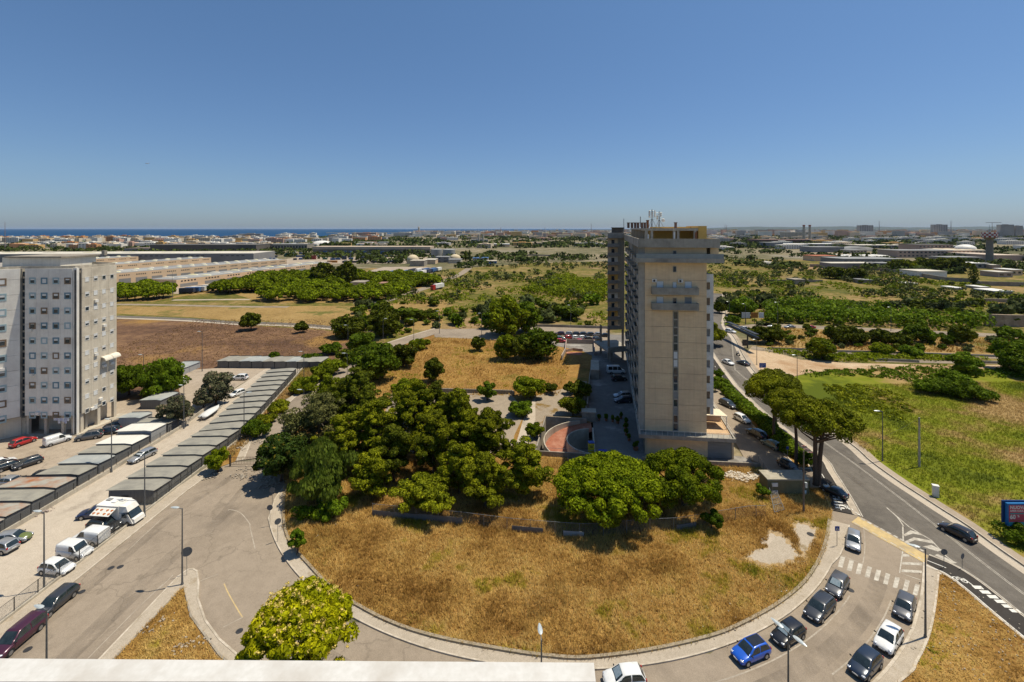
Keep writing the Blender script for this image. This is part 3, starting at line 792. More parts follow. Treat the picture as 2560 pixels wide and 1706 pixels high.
# ================================================================ vegetation
PINE = leafmat('umbrella_pine_needles', (0.07, 0.11, 0.003), (0.22, 0.26, 0.005), trans=0.2, scale=0.5)
PINEA = leafmat('aleppo_pine_needles', (0.06, 0.08, 0.004), (0.25, 0.26, 0.008), trans=0.2, scale=0.35)
PINED = leafmat('dark_pine_needles', (0.045, 0.062, 0.004), (0.125, 0.14, 0.008), trans=0.15, scale=0.35)
OLIVE = leafmat('grey_green_leaves', (0.09, 0.10, 0.025), (0.19, 0.185, 0.06), trans=0.15, scale=0.5)
BROAD = leafmat('broad_leaves', (0.06, 0.11, 0.005), (0.155, 0.215, 0.010), trans=0.3, scale=0.5)
LIGHT = leafmat('light_green_leaves', (0.11, 0.155, 0.005), (0.23, 0.26, 0.010), trans=0.35, scale=0.5)
TREEH = leafmat('tree_of_heaven_leaves', (0.20, 0.23, 0.004), (0.50, 0.47, 0.008), trans=0.35, scale=0.6)
TREEHD = leafmat('dark_tree_of_heaven_leaves', (0.035, 0.07, 0.01), (0.085, 0.13, 0.018), accent=(0.35, 0.27, 0.03), acc=0.955, trans=0.3, scale=0.6)
BLOOM = leafmat('cream_blossom', (0.60, 0.45, 0.10), (0.78, 0.62, 0.20), trans=0.2, scale=1.0)
OLEAN = leafmat('dusty_leaves', (0.085, 0.095, 0.045), (0.17, 0.165, 0.09), accent=(0.3, 0.22, 0.14), acc=0.9, trans=0.15, scale=0.7)
SCRUBM = leafmat('scrub_leaves', (0.05, 0.08, 0.005), (0.15, 0.18, 0.010), trans=0.2, scale=0.03)
SCRUBG = leafmat('grey_scrub_leaves', (0.06, 0.08, 0.022), (0.13, 0.145, 0.045), trans=0.15, scale=0.03)
FARLEAF = leafmat('far_tree_leaves', (0.03, 0.05, 0.008), (0.08, 0.10, 0.018), trans=0.1, scale=0.01)
def grassmat(name, stops, scale=0.12):
    m, nt, b = newmat(name)
    geo = nt.nodes.new('ShaderNodeNewGeometry')
    col = ramp(nt, nz(nt, scale, 5, 0.65), stops)
    rv = ramp(nt, geo.outputs['Random Per Island'], [(0.0, 0.72), (1.0, 1.25)])
    col = mix(nt, 1.0, col, rv, 'MULTIPLY')
    nt.links.new(col, b.inputs['Base Color'])
    b.inputs['Roughness'].default_value = 0.9
    b.inputs['Specular IOR Level'].default_value = 0.1
    tr = nt.nodes.new('ShaderNodeBsdfTranslucent'); nt.links.new(col, tr.inputs[0])
    ms = nt.nodes.new('ShaderNodeMixShader'); ms.inputs[0].default_value = 0.3
    nt.links.new(b.outputs[0], ms.inputs[1]); nt.links.new(tr.outputs[0], ms.inputs[2])
    nt.links.new(ms.outputs[0], nt.nodes['Material Output'].inputs[0])
    return m
DRYG = grassmat('dry_grass', [(0.32, (0.27, 0.14, 0.03)), (0.42, (0.39, 0.23, 0.062)), (0.48, (0.55, 0.355, 0.105)), (0.54, (0.68, 0.48, 0.17)), (0.59, (0.42, 0.33, 0.04)), (0.65, (0.22, 0.23, 0.022))], 0.085)
GREENG = grassmat('green_grass', [(0.37, (0.11, 0.14, 0.012)), (0.44, (0.22, 0.25, 0.018)), (0.49, (0.27, 0.26, 0.035)), (0.53, (0.35, 0.26, 0.08)), (0.58, (0.45, 0.31, 0.13))], 0.03)
bpy.data.objects['green_field'].data.materials[0] = GREENG

def unit(n):
    v = RNG.normal(size=(n, 3))
    return v / np.linalg.norm(v, axis=1)[:, None]
def leaves(C, Rr, per, size, aspect=1.0, up=0.35, droop=0.0, shell=0.75, tilt=0.8):
    """C (n,3) clump centres, Rr (n,3) radii; per leaves a clump; returns V,F of diamond-shaped leaves"""
    C = np.repeat(C, per, 0); Q = np.repeat(Rr, per, 0)
    n = len(C)
    d = unit(n)
    d[:, 2] += up
    d /= np.linalg.norm(d, axis=1)[:, None]
    rad = shell + (1.05 - shell) * RNG.random(n)
    p = C + d * Q * rad[:, None]
    nn = d + RNG.normal(size=(n, 3)) * tilt * 0.6
    nn /= np.linalg.norm(nn, axis=1)[:, None]
    a = np.cross(nn, unit(n))
    if droop:
        a = a * (1 - droop) + np.array([0, 0, -1.0]) * droop + d * 0.2
    a /= np.linalg.norm(a, axis=1)[:, None] + 1e-9
    b = np.cross(nn, a); b /= np.linalg.norm(b, axis=1)[:, None] + 1e-9
    s = size * (0.6 + 0.8 * RNG.random(n))[:, None]
    V = np.stack([p - a * s * aspect * 0.5, p - b * s * 0.5, p + a * s * aspect * 0.5, p + b * s * 0.5], 1).reshape(-1, 3)
    F = np.arange(n * 4).reshape(n, 4)
    return V, F
def crown_points(shape, r, z0, z1, n, seed):
    rg = np.random.default_rng(seed)
    zc, hz_ = (z0 + z1) / 2, (z1 - z0) / 2
    if shape == 'dome':
        th = rg.random(n) * 2 * np.pi; rho = np.sqrt(rg.random(n)) * 0.93
        x, y = rho * np.cos(th), rho * np.sin(th)
        z = z0 + (z1 - z0) * (np.sqrt(np.clip(1 - rho ** 2, 0, 1)) * 0.85 + rg.normal(size=n) * 0.03)
        low = rg.random(n) < 0.22
        z = np.where(low, z0 + (z - z0) * rg.random(n) * 0.8, z)
        return np.c_[x * r, y * r, z]
    if shape == 'flat':
        th = rg.random(n) * 2 * np.pi; rho = np.sqrt(rg.random(n)) * 0.93
        z = z0 + (z1 - z0) * (1 - rho ** 2.2) * (0.75 + 0.25 * rg.random(n))
        return np.c_[np.cos(th) * rho * r, np.sin(th) * rho * r, z]
    v = rg.normal(size=(n, 3)); v /= np.linalg.norm(v, axis=1)[:, None]
    k = rg.random(n) ** 0.45
    if shape == 'tall':
        k = 0.35 + 0.65 * rg.random(n) ** 0.6
        z = v[:, 2] * k
        tap = np.where(z > 0, 1 - 0.5 * z, 1.0)
        lump = 0.8 + 0.35 * np.sin(3 * np.arctan2(v[:, 1], v[:, 0]) + z * 4 + seed)
        return np.c_[v[:, 0] * k * r * tap * lump, v[:, 1] * k * r * tap * lump, zc + z * hz_]
    return np.c_[v[:, 0] * k * r * 0.85, v[:, 1] * k * r * 0.85, zc + v[:, 2] * k * hz_ * 0.85]
def make_tree(name, label, cat, loc, r, z0, z1, clumps, cr, per, leaf, mat, shape='round', seed=1, trunk_r=0.25, aspect=1.3, droop=0.0, flat=0.75, group=None, lean=0.0, stems=1, limbs=9, up=0.35, trunk=True, bark=None):
    t = thing(name, label, cat, loc, 0, group)
    rg = np.random.default_rng(seed * 31 + 5)
    C = crown_points(shape, r, z0, z1, clumps, seed)
    C[:, 0] += lean
    q = cr * (0.65 + 0.7 * rg.random(len(C)))
    Q = np.c_[q, q, q * flat]
    if leaf < 0.5: per = int(per * 1.9); leaf *= 0.72
    V, F = leaves(C, Q, per, leaf, aspect, up, droop)
    link('crown', np_mesh('crown', V, F), mat, t)
    if trunk:
        mb = MB()
        base = z0 + (z1 - z0) * (0.25 if shape in ('dome', 'flat') else 0.55)
        for s_ in range(stems):
            ox = (s_ - (stems - 1) / 2) * 0.35
            top = Vector((lean * 0.5 + ox * 5, ox, base))
            mid = Vector((lean * 0.15 + ox * 2 + rg.normal() * 0.12, rg.normal() * 0.12, base * 0.5))
            mb.tube([(ox, 0, -0.1), (ox, 0, 0.3), mid, top], [trunk_r * 1.35, trunk_r, trunk_r * 0.8, trunk_r * 0.6], 9)
            idx = rg.permutation(len(C))[:limbs]
            for i in idx:
                a = mid.lerp(top, 0.35 + 0.65 * rg.random())
                e = Vector(C[i])
                m = a.lerp(e, 0.5); m.z -= 0.08 * (e - a).length
                mb.tube([a, m, e], [trunk_r * 0.38, trunk_r * 0.25, trunk_r * 0.08], 5, cap=False)
        mb.build('trunk', bark or BARK, t, smooth=True, local=True)
    return t
def tree_at(X, Y, *a, **k):
    name, label, cat = a[:3]
    return make_tree(name, label, cat, (X, Y, 0.1), *a[3:], **k)

# the two round umbrella pines in front of the tower
tree_at(14.6, 68.2, 'umbrella_pine', 'larger of the two dense round umbrella pines in front of the tower', 'pine tree', 8.0, 2.2, 8.1, 190, 1.05, 200, 0.32, PINE, shape='dome', seed=3, trunk_r=0.4, group='round pines before the tower', limbs=40)
tree_at(26.6, 70.6, 'umbrella_pine', 'smaller dense round umbrella pine beside the larger one, nearer the roadside', 'pine tree', 6.2, 2.2, 7.9, 130, 1.0, 200, 0.32, PINE, shape='dome', seed=8, trunk_r=0.34, group='round pines before the tower', limbs=30)
# three tall umbrella pines at the roadside
for i, (X, Y, r_, h_, tr_, lb) in enumerate([(51.0, 76.2, 5.6, 13.6, 0.42, 'forked tall umbrella pine nearest the cycle lane beside the main road'),
                                           (51.3, 82.2, 4.6, 13.4, 0.33, 'middle tall umbrella pine of the three beside the main road'),
                                           (52.6, 91.5, 4.9, 13.2, 0.3, 'farthest slim-trunked umbrella pine of the three beside the main road'),
                                           (56.2, 97.0, 4.5, 12.4, 0.3, 'low umbrella pine crown behind the three roadside pines')]):
    tree_at(X, Y, 'umbrella_pine', lb, 'pine tree', r_, h_ - 4.4, h_, 85, 1.1, 190, 0.32, PINEA, shape='dome', seed=20 + i, trunk_r=tr_, group='tall pines along the main road', stems=2 if i == 0 else 1, limbs=26, lean=[1.0, -0.6, 0.3, 0][i])
# grove of aleppo pines and other trees at the left of the field
GROVE = [
    (-32.5, 95, 6.3, 2.0, 12.6, 95, PINED, 'darkest tallest pine at the back of the grove behind the olive-green ones'),
    (-18.6, 87, 5.6, 3.0, 12.6, 85, PINEA, 'bushy olive-green pine in the middle of the grove with a high broken top'),
    (-10.2, 85, 5.0, 3.5, 11.6, 75, PINEA, 'olive-green pine with a rounded top standing before the paved court'),
    (-4.0, 79, 4.6, 2.5, 10.4, 65, PINEA, 'pine at the right shoulder of the grove beside the concrete path'),
    (-13.5, 78, 4.4, 2.5, 10.6, 65, PINEA, 'pine with layered branches in the centre front of the grove'),
    (-25.0, 82, 4.8, 1.5, 11.0, 75, PINEA, 'layered pine between the dark pine and the weeping tree'),
    (-22.4, 73, 3.4, 0.8, 6.6, 45, PINEA, 'low pine with bright branch tips beside the weeping tree'),
    (-13.0, 69.0, 4.2, 0.5, 4.8, 50, PINEA, 'small bright spreading pine hanging over the metal fence'),
    (-4.2, 70.5, 4.0, 0.6, 7.2, 55, PINEA, 'right front pine of the grove leaning over the metal fence'),
    (2.0, 74, 4.0, 1.0, 8.0, 55, PINEA, 'bushy pine at the right end of the grove beside the bare strip'),
    (-7.5, 79.5, 4.2, 2.0, 10.0, 50, PINEA, 'olive-green pine filling the gap right of the grove centre'),
    (-29.5, 79, 4.0, 1.5, 9.8, 50, PINEA, 'pine just behind the top of the weeping tree'),
    (-15.5, 91, 4.4, 2.5, 11.2, 50, PINED, 'dark pine behind the rounded-top pine at the court side'),
    (-8.5, 73.5, 3.6, 1.0, 7.6, 42, PINEA, 'low pine between the spreading one and the right front pine'),
    (-20.0, 77, 3.6, 2.0, 9.0, 50, PINED, 'shaded pine deep inside the middle of the grove'),
    (-27.5, 88, 4.2, 2.0, 10.5, 55, PINED, 'shaded pine just behind the layered pine of the grove'),
]
for i, (X, Y, r_, a_, b_, n_, m_, lb) in enumerate(GROVE):
    tree_at(X, Y, 'pine_tree', lb, 'pine tree', r_ * 1.12, a_, b_ * 1.1, int(n_ * 2.1), 0.76, 105, 0.32, m_, shape='tall', seed=40 + i * 3, trunk_r=0.24, flat=0.62, group='pines of the grove by the field', limbs=24, up=0.5)
tree_at(-36.5, 86, 'pine_tree', 'thin grey-olive pine with bare branches showing at the left of the grove', 'pine tree', 6.3, 2.5, 11.6, 120, .95, 75, 0.3, OLIVE, shape='tall', seed=91, trunk_r=0.22, limbs=55, flat=0.6, up=0.5, bark=WOOD)
tree_at(-40.0, 84, 'leafy_tree', 'grey-green thin tree at the left edge of the grove over the old road', 'tree', 4.3, 1.5, 9.2, 45, 1.1, 95, 0.34, OLIVE, shape='tall', seed=92, trunk_r=0.2, limbs=25)
tree_at(-39.3, 77.5, 'leafy_tree', 'dark leafy tree with yellow seed heads leaning over the old road', 'tree', 4.9, 1.0, 7.6, 60, 1.1, 150, 0.42, TREEHD, shape='round', seed=93, trunk_r=0.2, aspect=1.8)
tree_at(-29.8, 71.3, 'weeping_tree', 'weeping pepper tree with hanging foliage at the corner of the field fence', 'tree', 4.5, 0.4, 9.6, 85, 1.15, 170, 0.36, leafmat('pepper_tree_leaves', (0.09, 0.14, 0.015), (0.19, 0.24, 0.03), trans=0.3), shape='tall', seed=94, trunk_r=0.3, aspect=2.2, droop=0.75)
tree_at(-26.9, 67.9, 'shrub', 'dark leafy shrub at the foot of the weeping tree', 'shrub', 2.6, 0.1, 2.2, 22, 0.8, 90, 0.34, BROAD, seed=95, trunk_r=0.06, aspect=1.5)
tree_at(-30.8, 67.4, 'shrub', 'low light green shrub left of the weeping tree by the field corner', 'shrub', 1.9, 0.1, 1.5, 14, 0.7, 80, 0.32, BROAD, seed=96, trunk_r=0.06, aspect=1.5)
tree_at(-42.5, 105, 'leafy_tree', 'yellow-green tree at the back left of the grove beside the old road', 'tree', 4.2, 1.0, 8.6, 50, 1.1, 130, 0.38, LIGHT, shape='tall', seed=97, trunk_r=0.2)
tree_at(-38.6, 102, 'leafy_tree', 'dark leafy tree between the yellow-green tree and the dark pine', 'tree', 3.6, 1.0, 8.2, 45, 1.1, 120, 0.38, PINED, shape='tall', seed=98, trunk_r=0.2)
tree_at(-24.2, 101, 'leafy_tree', 'light green tree top right of the darkest pine beside the paved court', 'tree', 3.2, 3.0, 9.3, 35, 1.0, 120, 0.36, LIGHT, shape='tall', seed=99, trunk_r=0.2)
tree_at(-20.0, 100, 'pine_tree', 'dark pine at the back right of the grove beside the paved court', 'pine tree', 3.6, 1.0, 7.6, 40, 1.1, 120, 0.38, PINED, shape='tall', seed=100, trunk_r=0.2)
# broad trees behind
def tree_px(u, vbase, name, label, cat, r, h, mat, n=45, shape='round', z0=0.6, seed=None, leaf=None, **k):
    X, Y = gr(u, vbase)
    lf = leaf or max(0.3, Y * 0.0042)
    return tree_at(X, Y, name, label, cat, r, z0, h, n, r * 0.27, k.pop('per', 110), lf, mat, shape=shape, seed=seed or int(u + vbase), trunk_r=k.pop('trunk_r', 0.05 * h ** 0.8), **k)
tree_px(322, 988, 'leafy_tree', 'round green tree beside the right side of the white tower block', 'tree', 4.6, 8.2, BROAD, 60, droop=0.5, aspect=1.8)
tree_px(408, 992, 'leafy_tree', 'large round green tree between the white tower block and the garages', 'tree', 5.6, 9.0, BROAD, 80, droop=0.5, aspect=1.8, seed=77)
tree_px(437, 1066, 'leafy_tree', 'dusty pinkish-green tree at the garage roofs, nearer of the two', 'tree', 3.4, 6.4, OLEAN, 45)
tree_px(540, 1012, 'leafy_tree', 'dusty grey-green tree leaning over the alley end, farther of the two', 'tree', 4.3, 8.0, OLEAN, 55)
tree_px(508, 1022, 'leafy_tree', 'low brownish tree under the farther dusty tree in the alley', 'tree', 2.6, 4.2, OLEAN, 25)
tree_px(545, 1180, 'shrub', 'bright green shrub against the garage fence beside the old gate', 'shrub', 2.2, 4.2, LIGHT, 30, group=None)
tree_px(640, 1092, 'shrub', 'spreading green fig bush at the fence beside the old road', 'shrub', 3.0, 2.8, BROAD, 28)
tree_px(940, 950, 'leafy_tree', 'large dark tree by the lamp left of the golden plot', 'tree', 7.2, 10.5, BROAD, 80, trunk_r=0.3)
tree_px(1008, 918, 'leafy_tree', 'dark rounded tree behind the large dark one beside the golden plot', 'tree', 4.5, 7.0, PINED, 45)
tree_px(1083, 956, 'round_tree', 'compact dark green round tree standing alone on the golden plot', 'tree', 3.0, 6.4, PINED, 55)
tree_px(1040, 990, 'shrub', 'light green upright shrub by the low wall of the court', 'shrub', 1.9, 3.8, BROAD, 22)
tree_px(1218, 1002, 'leafy_tree', 'dark green bushy tree before the low wall of the court', 'tree', 2.4, 4.6, BROAD, 30)
tree_px(1195, 878, 'round_tree', 'small dark round tree at the far edge of the golden plot', 'tree', 2.6, 5.0, PINED, 35)
tree_px(1325, 996, 'leafy_tree', 'bright green round tree beside the concrete path', 'tree', 4.0, 5.2, LIGHT, 55)
tree_px(1304, 1040, 'shrub', 'bright green bush below the round tree beside the concrete path', 'shrub', 3.0, 2.8, BROAD, 30)
tree_px(1377, 986, 'shrub', 'small dark bush right of the bright round tree', 'shrub', 1.9, 2.4, PINED, 18)
tree_px(1336, 1096, 'shrub', 'round green bush beside the ramp wall', 'shrub', 1.9, 3.0, PINE, 30)
tree_px(1432, 1040, 'shrub', 'wide dark green bush in the tower shadow behind the ramp', 'shrub', 3.2, 4.0, PINEA, 35)
tree_px(1452, 1000, 'shrub', 'dark overgrown bush against the driveway wall', 'shrub', 3.0, 4.4, PINED, 35)
tree_px(1425, 985, 'shrub', 'small dark bush left of the overgrown one by the driveway wall', 'shrub', 1.8, 2.8, PINED, 20)
tree_px(1345, 898, 'leafy_tree', 'large dark green tree left of the parking by the tower', 'tree', 6.5, 9.6, BROAD, 75)
tree_px(1308, 900, 'leafy_tree', 'dark green tree beside the larger one left of the parking', 'tree', 5.0, 8.0, PINED, 50)
tree_px(1266, 900, 'leafy_tree', 'yellow-green flowering tree at the edge of the golden plot', 'tree', 4.2, 8.6, LIGHT, 50)
tree_px(1268, 838, 'leafy_tree', 'tall bright green poplar-like tree behind the old parking', 'tree', 8.2, 15.5, LIGHT, 110, shape='tall')
tree_px(1315, 830, 'leafy_tree', 'second bright green tree right of the tall poplar-like one', 'tree', 6.0, 12.0, BROAD, 70, shape='tall')
tree_px(1222, 822, 'leafy_tree', 'small light green tree left of the tall poplar-like one', 'tree', 3.6, 7.5, BROAD, 40)
tree_px(628, 826, 'leafy_tree', 'dark palm-like clump where the grassy road meets the field', 'tree', 4.6, 7.5, PINED, 45)
tree_px(757, 832, 'leafy_tree', 'low dark tree beside the grassy road in the brown field', 'tree', 3.0, 4.2, PINED, 25)
tree_px(872, 842, 'leafy_tree', 'wide dark scrubby tree along the grassy road', 'tree', 7.0, 8.0, PINED, 60)
tree_px(960, 842, 'leafy_tree', 'tall dark tree at the end of the grassy road', 'tree', 6.5, 13.0, PINED, 75, shape='tall')
tree_px(905, 878, 'leafy_tree', 'dark bush tree right of the brown field beside the lamp', 'tree', 5.2, 6.0, BROAD, 50)
tree_px(870, 910, 'leafy_tree', 'dark rounded tree above the yellow bushes beside the old road', 'tree', 3.6, 4.6, PINED, 35)
for i, (u, v, r_, h_, m_) in enumerate([(805, 950, 3.6, 3.6, LIGHT), (832, 935, 4.0, 4.0, LIGHT), (770, 980, 3.6, 3.2, LIGHT), (745, 985, 2.6, 2.2, PINEA), (698, 1030, 3.0, 1.8, PINEA), (665, 1060, 2.2, 1.4, PINEA), (780, 905, 3.2, 2.4, BROAD), (825, 885, 3.8, 3.2, BROAD), (685, 905, 1.8, 3.0, BROAD), (1050, 875, 3.6, 3.6, LIGHT), (1005, 905, 4.0, 2.4, LIGHT), (868, 990, 3.0, 3.6, LIGHT), (855, 1000, 2.2, 3.0, PINED)]):
    tree_px(u, v, 'shrub', ['rounded yellow-green bush nearest the brown field corner', 'rounded yellow-green bush beside its twin above the old road', 'yellow-green bush hugging the inner bend of the old road', 'low olive bush right of the garage roofs', 'low strip of olive bush along the long garage wall', 'olive bush at the near end of the long garage wall', 'dark bush in the brown field above the old road', 'dark wide bush in the brown field beside the lamp', 'lone young tree-like bush behind the far garages', 'light green bush beside the pale slip road', 'low light green bush at the left of the golden plot', 'pale feathery bush beside the old road bend', 'small dark bush under the pale feathery one'][i], 'shrub', r_, h_, m_, 24)
# hedge between the service road and the cycle lane
hedge_px = [(1802, 954, 1), (1813, 968, 1), (1824, 982, 1), (1835, 992, 1), (1846, 1001, 1), (1859, 1011, 1), (1867, 1022, 1), (1881, 1033, 1), (1895, 1041, 1), (1905, 1050, 1), (1916, 1060, 1), (1928, 1077, 1), (1947, 1090, 1), (1961, 1107, 1), (1977, 1126, 1)]
hh = MB(); C_ = []
for (u, v, r_) in hedge_px:
    if r_:
        X, Y = gr(u, v, 1.0); C_.append((X, Y, 1.0)); C_.append((X + 0.8, Y - 1.0, 0.9)); C_.append((X - 0.5, Y + 1.2, 0.9))
C_ = np.array(C_)
V, F = leaves(C_, np.tile([1.15, 1.3, 1.1], (len(C_), 1)), 420, 0.34, 1.3, 0.4)
hd = link('hedge', np_mesh('hedge', V, F), BROAD)
tag(hd, 'long clipped green hedge between the service road and the cycle lane', 'hedge')
tree_px(2018, 1170, 'shrub', 'round green bush between the trunks of the roadside pines', 'shrub', 1.8, 2.6, BROAD, 26)
tree_px(1772, 862, 'leafy_tree', 'olive-green tree against the right edge of the tower beside the main road', 'tree', 5.5, 8.5, PINEA, 50)
tree_px(1788, 980, 'shrub', 'small green bush beside the tower at the far end of the hedge', 'shrub', 1.2, 2.4, BROAD, 14)
tree_px(1796, 948, 'shrub', 'narrow green bush between the tower and the cycle lane', 'shrub', 1.4, 2.6, BROAD, 14)
# right side: trees and bushes beyond the field
for (u, v, r_, h_, m_, nm, lb) in [
    (2056, 897, 4.6, 6.6, LIGHT, 'leafy_tree', 'drooping light green tree standing beside the dirt track'),
    (2410, 950, 4.3, 8.0, BROAD, 'leafy_tree', 'upright green tree rising from the big bush in the green field'),
    (2536, 930, 6.2, 10.0, BROAD, 'leafy_tree', 'large green tree cut by the right edge beside the dirt track'),
    (2570, 945, 5.0, 8.0, BROAD, 'leafy_tree', 'lower green tree at the right edge below the larger one'),
    (2325, 985, 3.8, 3.0, BROAD, 'shrub', 'left end bush of the dark thicket in the green field'),
    (2360, 988, 4.2, 3.8, BROAD, 'shrub', 'second bush from the left of the dark thicket in the green field'),
    (2400, 995, 4.2, 3.8, BROAD, 'shrub', 'middle bush of the dark thicket in the green field'),
    (2440, 1000, 4.0, 3.2, BROAD, 'shrub', 'right end bush of the dark thicket in the green field'),
    (2380, 975, 4.2, 4.6, BROAD, 'shrub', 'back bush of the dark thicket at the foot of the upright tree'),
    (2402, 862, 4.0, 7.0, PINED, 'round_tree', 'dark round tree standing alone between the upper and middle roads'),
    (2105, 858, 5.5, 6.2, PINED, 'leafy_tree', 'wide dark bushy tree below the upper road'),
    (2145, 860, 4.0, 4.4, PINED, 'leafy_tree', 'lower dark bushy tree right of the widest one below the upper road'),
    (2205, 862, 4.3, 5.4, PINED, 'leafy_tree', 'dark bushy tree in the middle of the bank below the upper road'),
    (2255, 868, 3.6, 4.8, PINED, 'leafy_tree', 'darker narrow bush tree in the middle of the bank'),
    (2287, 856, 4.2, 7.0, BROAD, 'leafy_tree', 'taller green bush tree in the middle of the bank below the upper road'),
    (2318, 858, 3.4, 4.6, BROAD, 'leafy_tree', 'small green bush tree right of the taller one on the bank'),
    (2368, 862, 2.4, 3.2, BROAD, 'shrub', 'small green bush left of the lone round tree on the bank'),
    (2520, 848, 4.2, 4.0, BROAD, 'leafy_tree', 'grey-green bush beside the far right of the upper road'),
    (2205, 885, 3.8, 3.0, LIGHT, 'shrub', 'bright low bush on the green bank above the middle road'),
    (2275, 890, 3.6, 2.6, BROAD, 'shrub', 'low bush on the green bank right of the bright one'),
    (1935, 858, 4.0, 6.0, PINED, 'leafy_tree', 'dark tree left of the bank at the junction with the main road'),
    (1895, 858, 4.2, 6.5, PINED, 'leafy_tree', 'dark round tree behind the road junction'),
    (1853, 790, 6.8, 9.0, BROAD, 'round_tree', 'large round green tree beside the billboard row above the junction'),
    (1799, 783, 3.0, 5.0, PINED, 'round_tree', 'small dark round tree beside the main road above the junction')]:
    tree_px(u, v, nm, lb, 'tree' if 'tree' in nm else 'shrub', r_, h_, m_, 50 if 'tree' in nm else 34)
tree_px(744, 1388, 'shrub', 'young bright green bush on the field beside the ring pavement', 'shrub', 1.2, 3.4, BROAD, 20, leaf=0.26)
tree_px(1780, 1328, 'shrub', 'dark green bush growing in the mesh fence', 'shrub', 1.6, 2.6, BROAD, 20, leaf=0.28)
tree_px(2558, 1360, 'shrub', 'dark green bush at the foot of the billboard', 'shrub', 2.6, 2.0, BROAD, 24, leaf=0.3)
tree_px(1905, 1245, 'shrub', 'green bush beside the leaning lattice frame', 'shrub', 1.2, 1.8, BROAD, 14, leaf=0.28)
# flowering tree at the bottom
t = tree_at(-18.8, 40.2, 'flowering_tree', 'bright green tree with cream flower clusters rising beside the white railing', 'tree', 4.7, 4.2, 11.2, 150, 0.62, 130, 0.28, TREEH, shape='dome', seed=61, trunk_r=0.2, aspect=2.2, limbs=30)
C_ = crown_points('dome', 4.7, 5.2, 11.5, 260, 62) + np.array([0, 0, 0.25])
V, F = leaves(C_, np.tile([0.24, 0.24, 0.14], (len(C_), 1)), 15, 0.12, 1.2, 0.6, shell=0.1)
link('blossom', np_mesh('blossom', V, F), BLOOM, t)

MARKS = [(430, 720, 'the nearest warehouse docks'), (600, 745, 'the white path'), (700, 760, 'the left end of the wood'), (805, 715, 'the broadest dark pine'), (868, 713, 'the tall dark pine'), (905, 725, 'the stone ruins'), (970, 715, 'the ruined farmhouse'), (1080, 715, 'the white and red lorry'), (760, 680, 'the long warehouse end'), (930, 670, 'the lorry park'), (1060, 690, 'the grove road'),
    (1150, 820, 'the old parking'), (1268, 838, 'the tall poplar-like tree'), (1345, 800, 'the parking wall'), (1430, 815, 'the parked cars'), (1480, 740, 'the rear wing of the tower'), (1400, 690, 'the yellow-green thicket'), (1180, 740, 'the brown mound'), (1830, 770, 'the billboards'), (1940, 790, 'the left lamp of the upper road'), (2100, 800, 'the thick hedge-like thicket'), (2230, 820, 'the middle lamp of the upper road'), (2390, 800, 'the lone round tree'), (2500, 800, 'the cut rock face'), (2060, 890, 'the drooping tree'), (2205, 880, 'the bright low bush'), (2320, 740, 'the olive trees'), (2160, 700, 'the grey huts'), (1990, 740, 'the stone wall'), (2520, 730, 'the greenhouse roof')]
def landmark(X, Y):
    u = 1280 + X / Y * FPX; v = HOR + FPX * CAM_H / Y
    m = min(MARKS, key=lambda m: math.hypot((u - m[0]), (v - m[1]) * 3)); du, dv = u - m[0], v - m[1]
    if abs(du) > abs(dv) * 2.5: return ('right of ' if du > 0 else 'left of ') + m[2]
    return ('in front of ' if dv > 0 else 'behind ') + m[2]
# umbrella pine wood left of centre
protos = []
for s_ in range(3):
    protos.append(make_tree('umbrella_pine', 'x', 'pine tree', (0, 0, -500), 7.2, 3.2, 7.8, 34, 2.0, 75, 1.05, PINE, shape='flat', seed=200 + s_, trunk_r=0.35, limbs=8))
def poisson(poly, dist, n, seed=1, excl=(), dfun=None):
    rg = random.Random(seed)
    xs = [p[0] for p in poly]; ys = [p[1] for p in poly]
    out = []; grid = {}
    for _ in range(n):
        p = (rg.uniform(min(xs), max(xs)), rg.uniform(min(ys), max(ys)))
        if not inside(p, poly) or any(inside(p, e) for e in excl): continue
        d = dfun(p) if dfun else dist
        gx, gy = int(p[0] // dist), int(p[1] // dist)
        if any(math.hypot(p[0] - q[0], p[1] - q[1]) < d for i in range(gx - 2, gx + 3) for j in range(gy - 2, gy + 3) for q in grid.get((i, j), ())): continue
        grid.setdefault((gx, gy), []).append(p); out.append(p)
    return out
wood = PP('B 70 790, 330 790, 620 800, 780 790, 850 780, 1100 790, 1330 735, 1500 650, 1640 650, 1560 590, 1380 560, 1100 590, 1060 500, 850 480, 640 520, 540 520, 300 560, 0 600; A 1980 700, 2100 720; B 170 690', 0)
wood_ex = [PP('B 740 700, 740 640, 1000 620, 1110 640, 1280 640, 1280 690, 1080 710, 900 730')]
pts = poisson(wood, 8.2, 9000, 5, wood_ex)
pts += PP('A 1100 760, 1170 775, 1240 770, 1310 775, 1200 735, 1290 730, 1360 760, 1460 755, 1500 750, 1440 765, 1350 690, 1540 690, 1390 695, 1330 700, 1110 725; A 2010 700, 2080 705, 2150 690, 2220 690, 2310 690, 2350 700; A 2170 660, 2260 655, 2340 650')
pts.sort(key=lambda p: p[1])
wx = sorted(p[0] for p in pts)
for i, p in enumerate(pts[:150]):
    side = 'by the long warehouses' if p[0] < -190 else ('near the truck park' if p[1] > 400 else ('along the front edge' if p[1] < 290 else 'in the middle'))
    copy_of(protos[i % 3], (p[0], p[1], 0), random.uniform(0, 6.28), 'flat-topped umbrella pine ' + landmark(*p), 'umbrella pines of the wood ' + side, scale=random.uniform(0.72, 1.0))
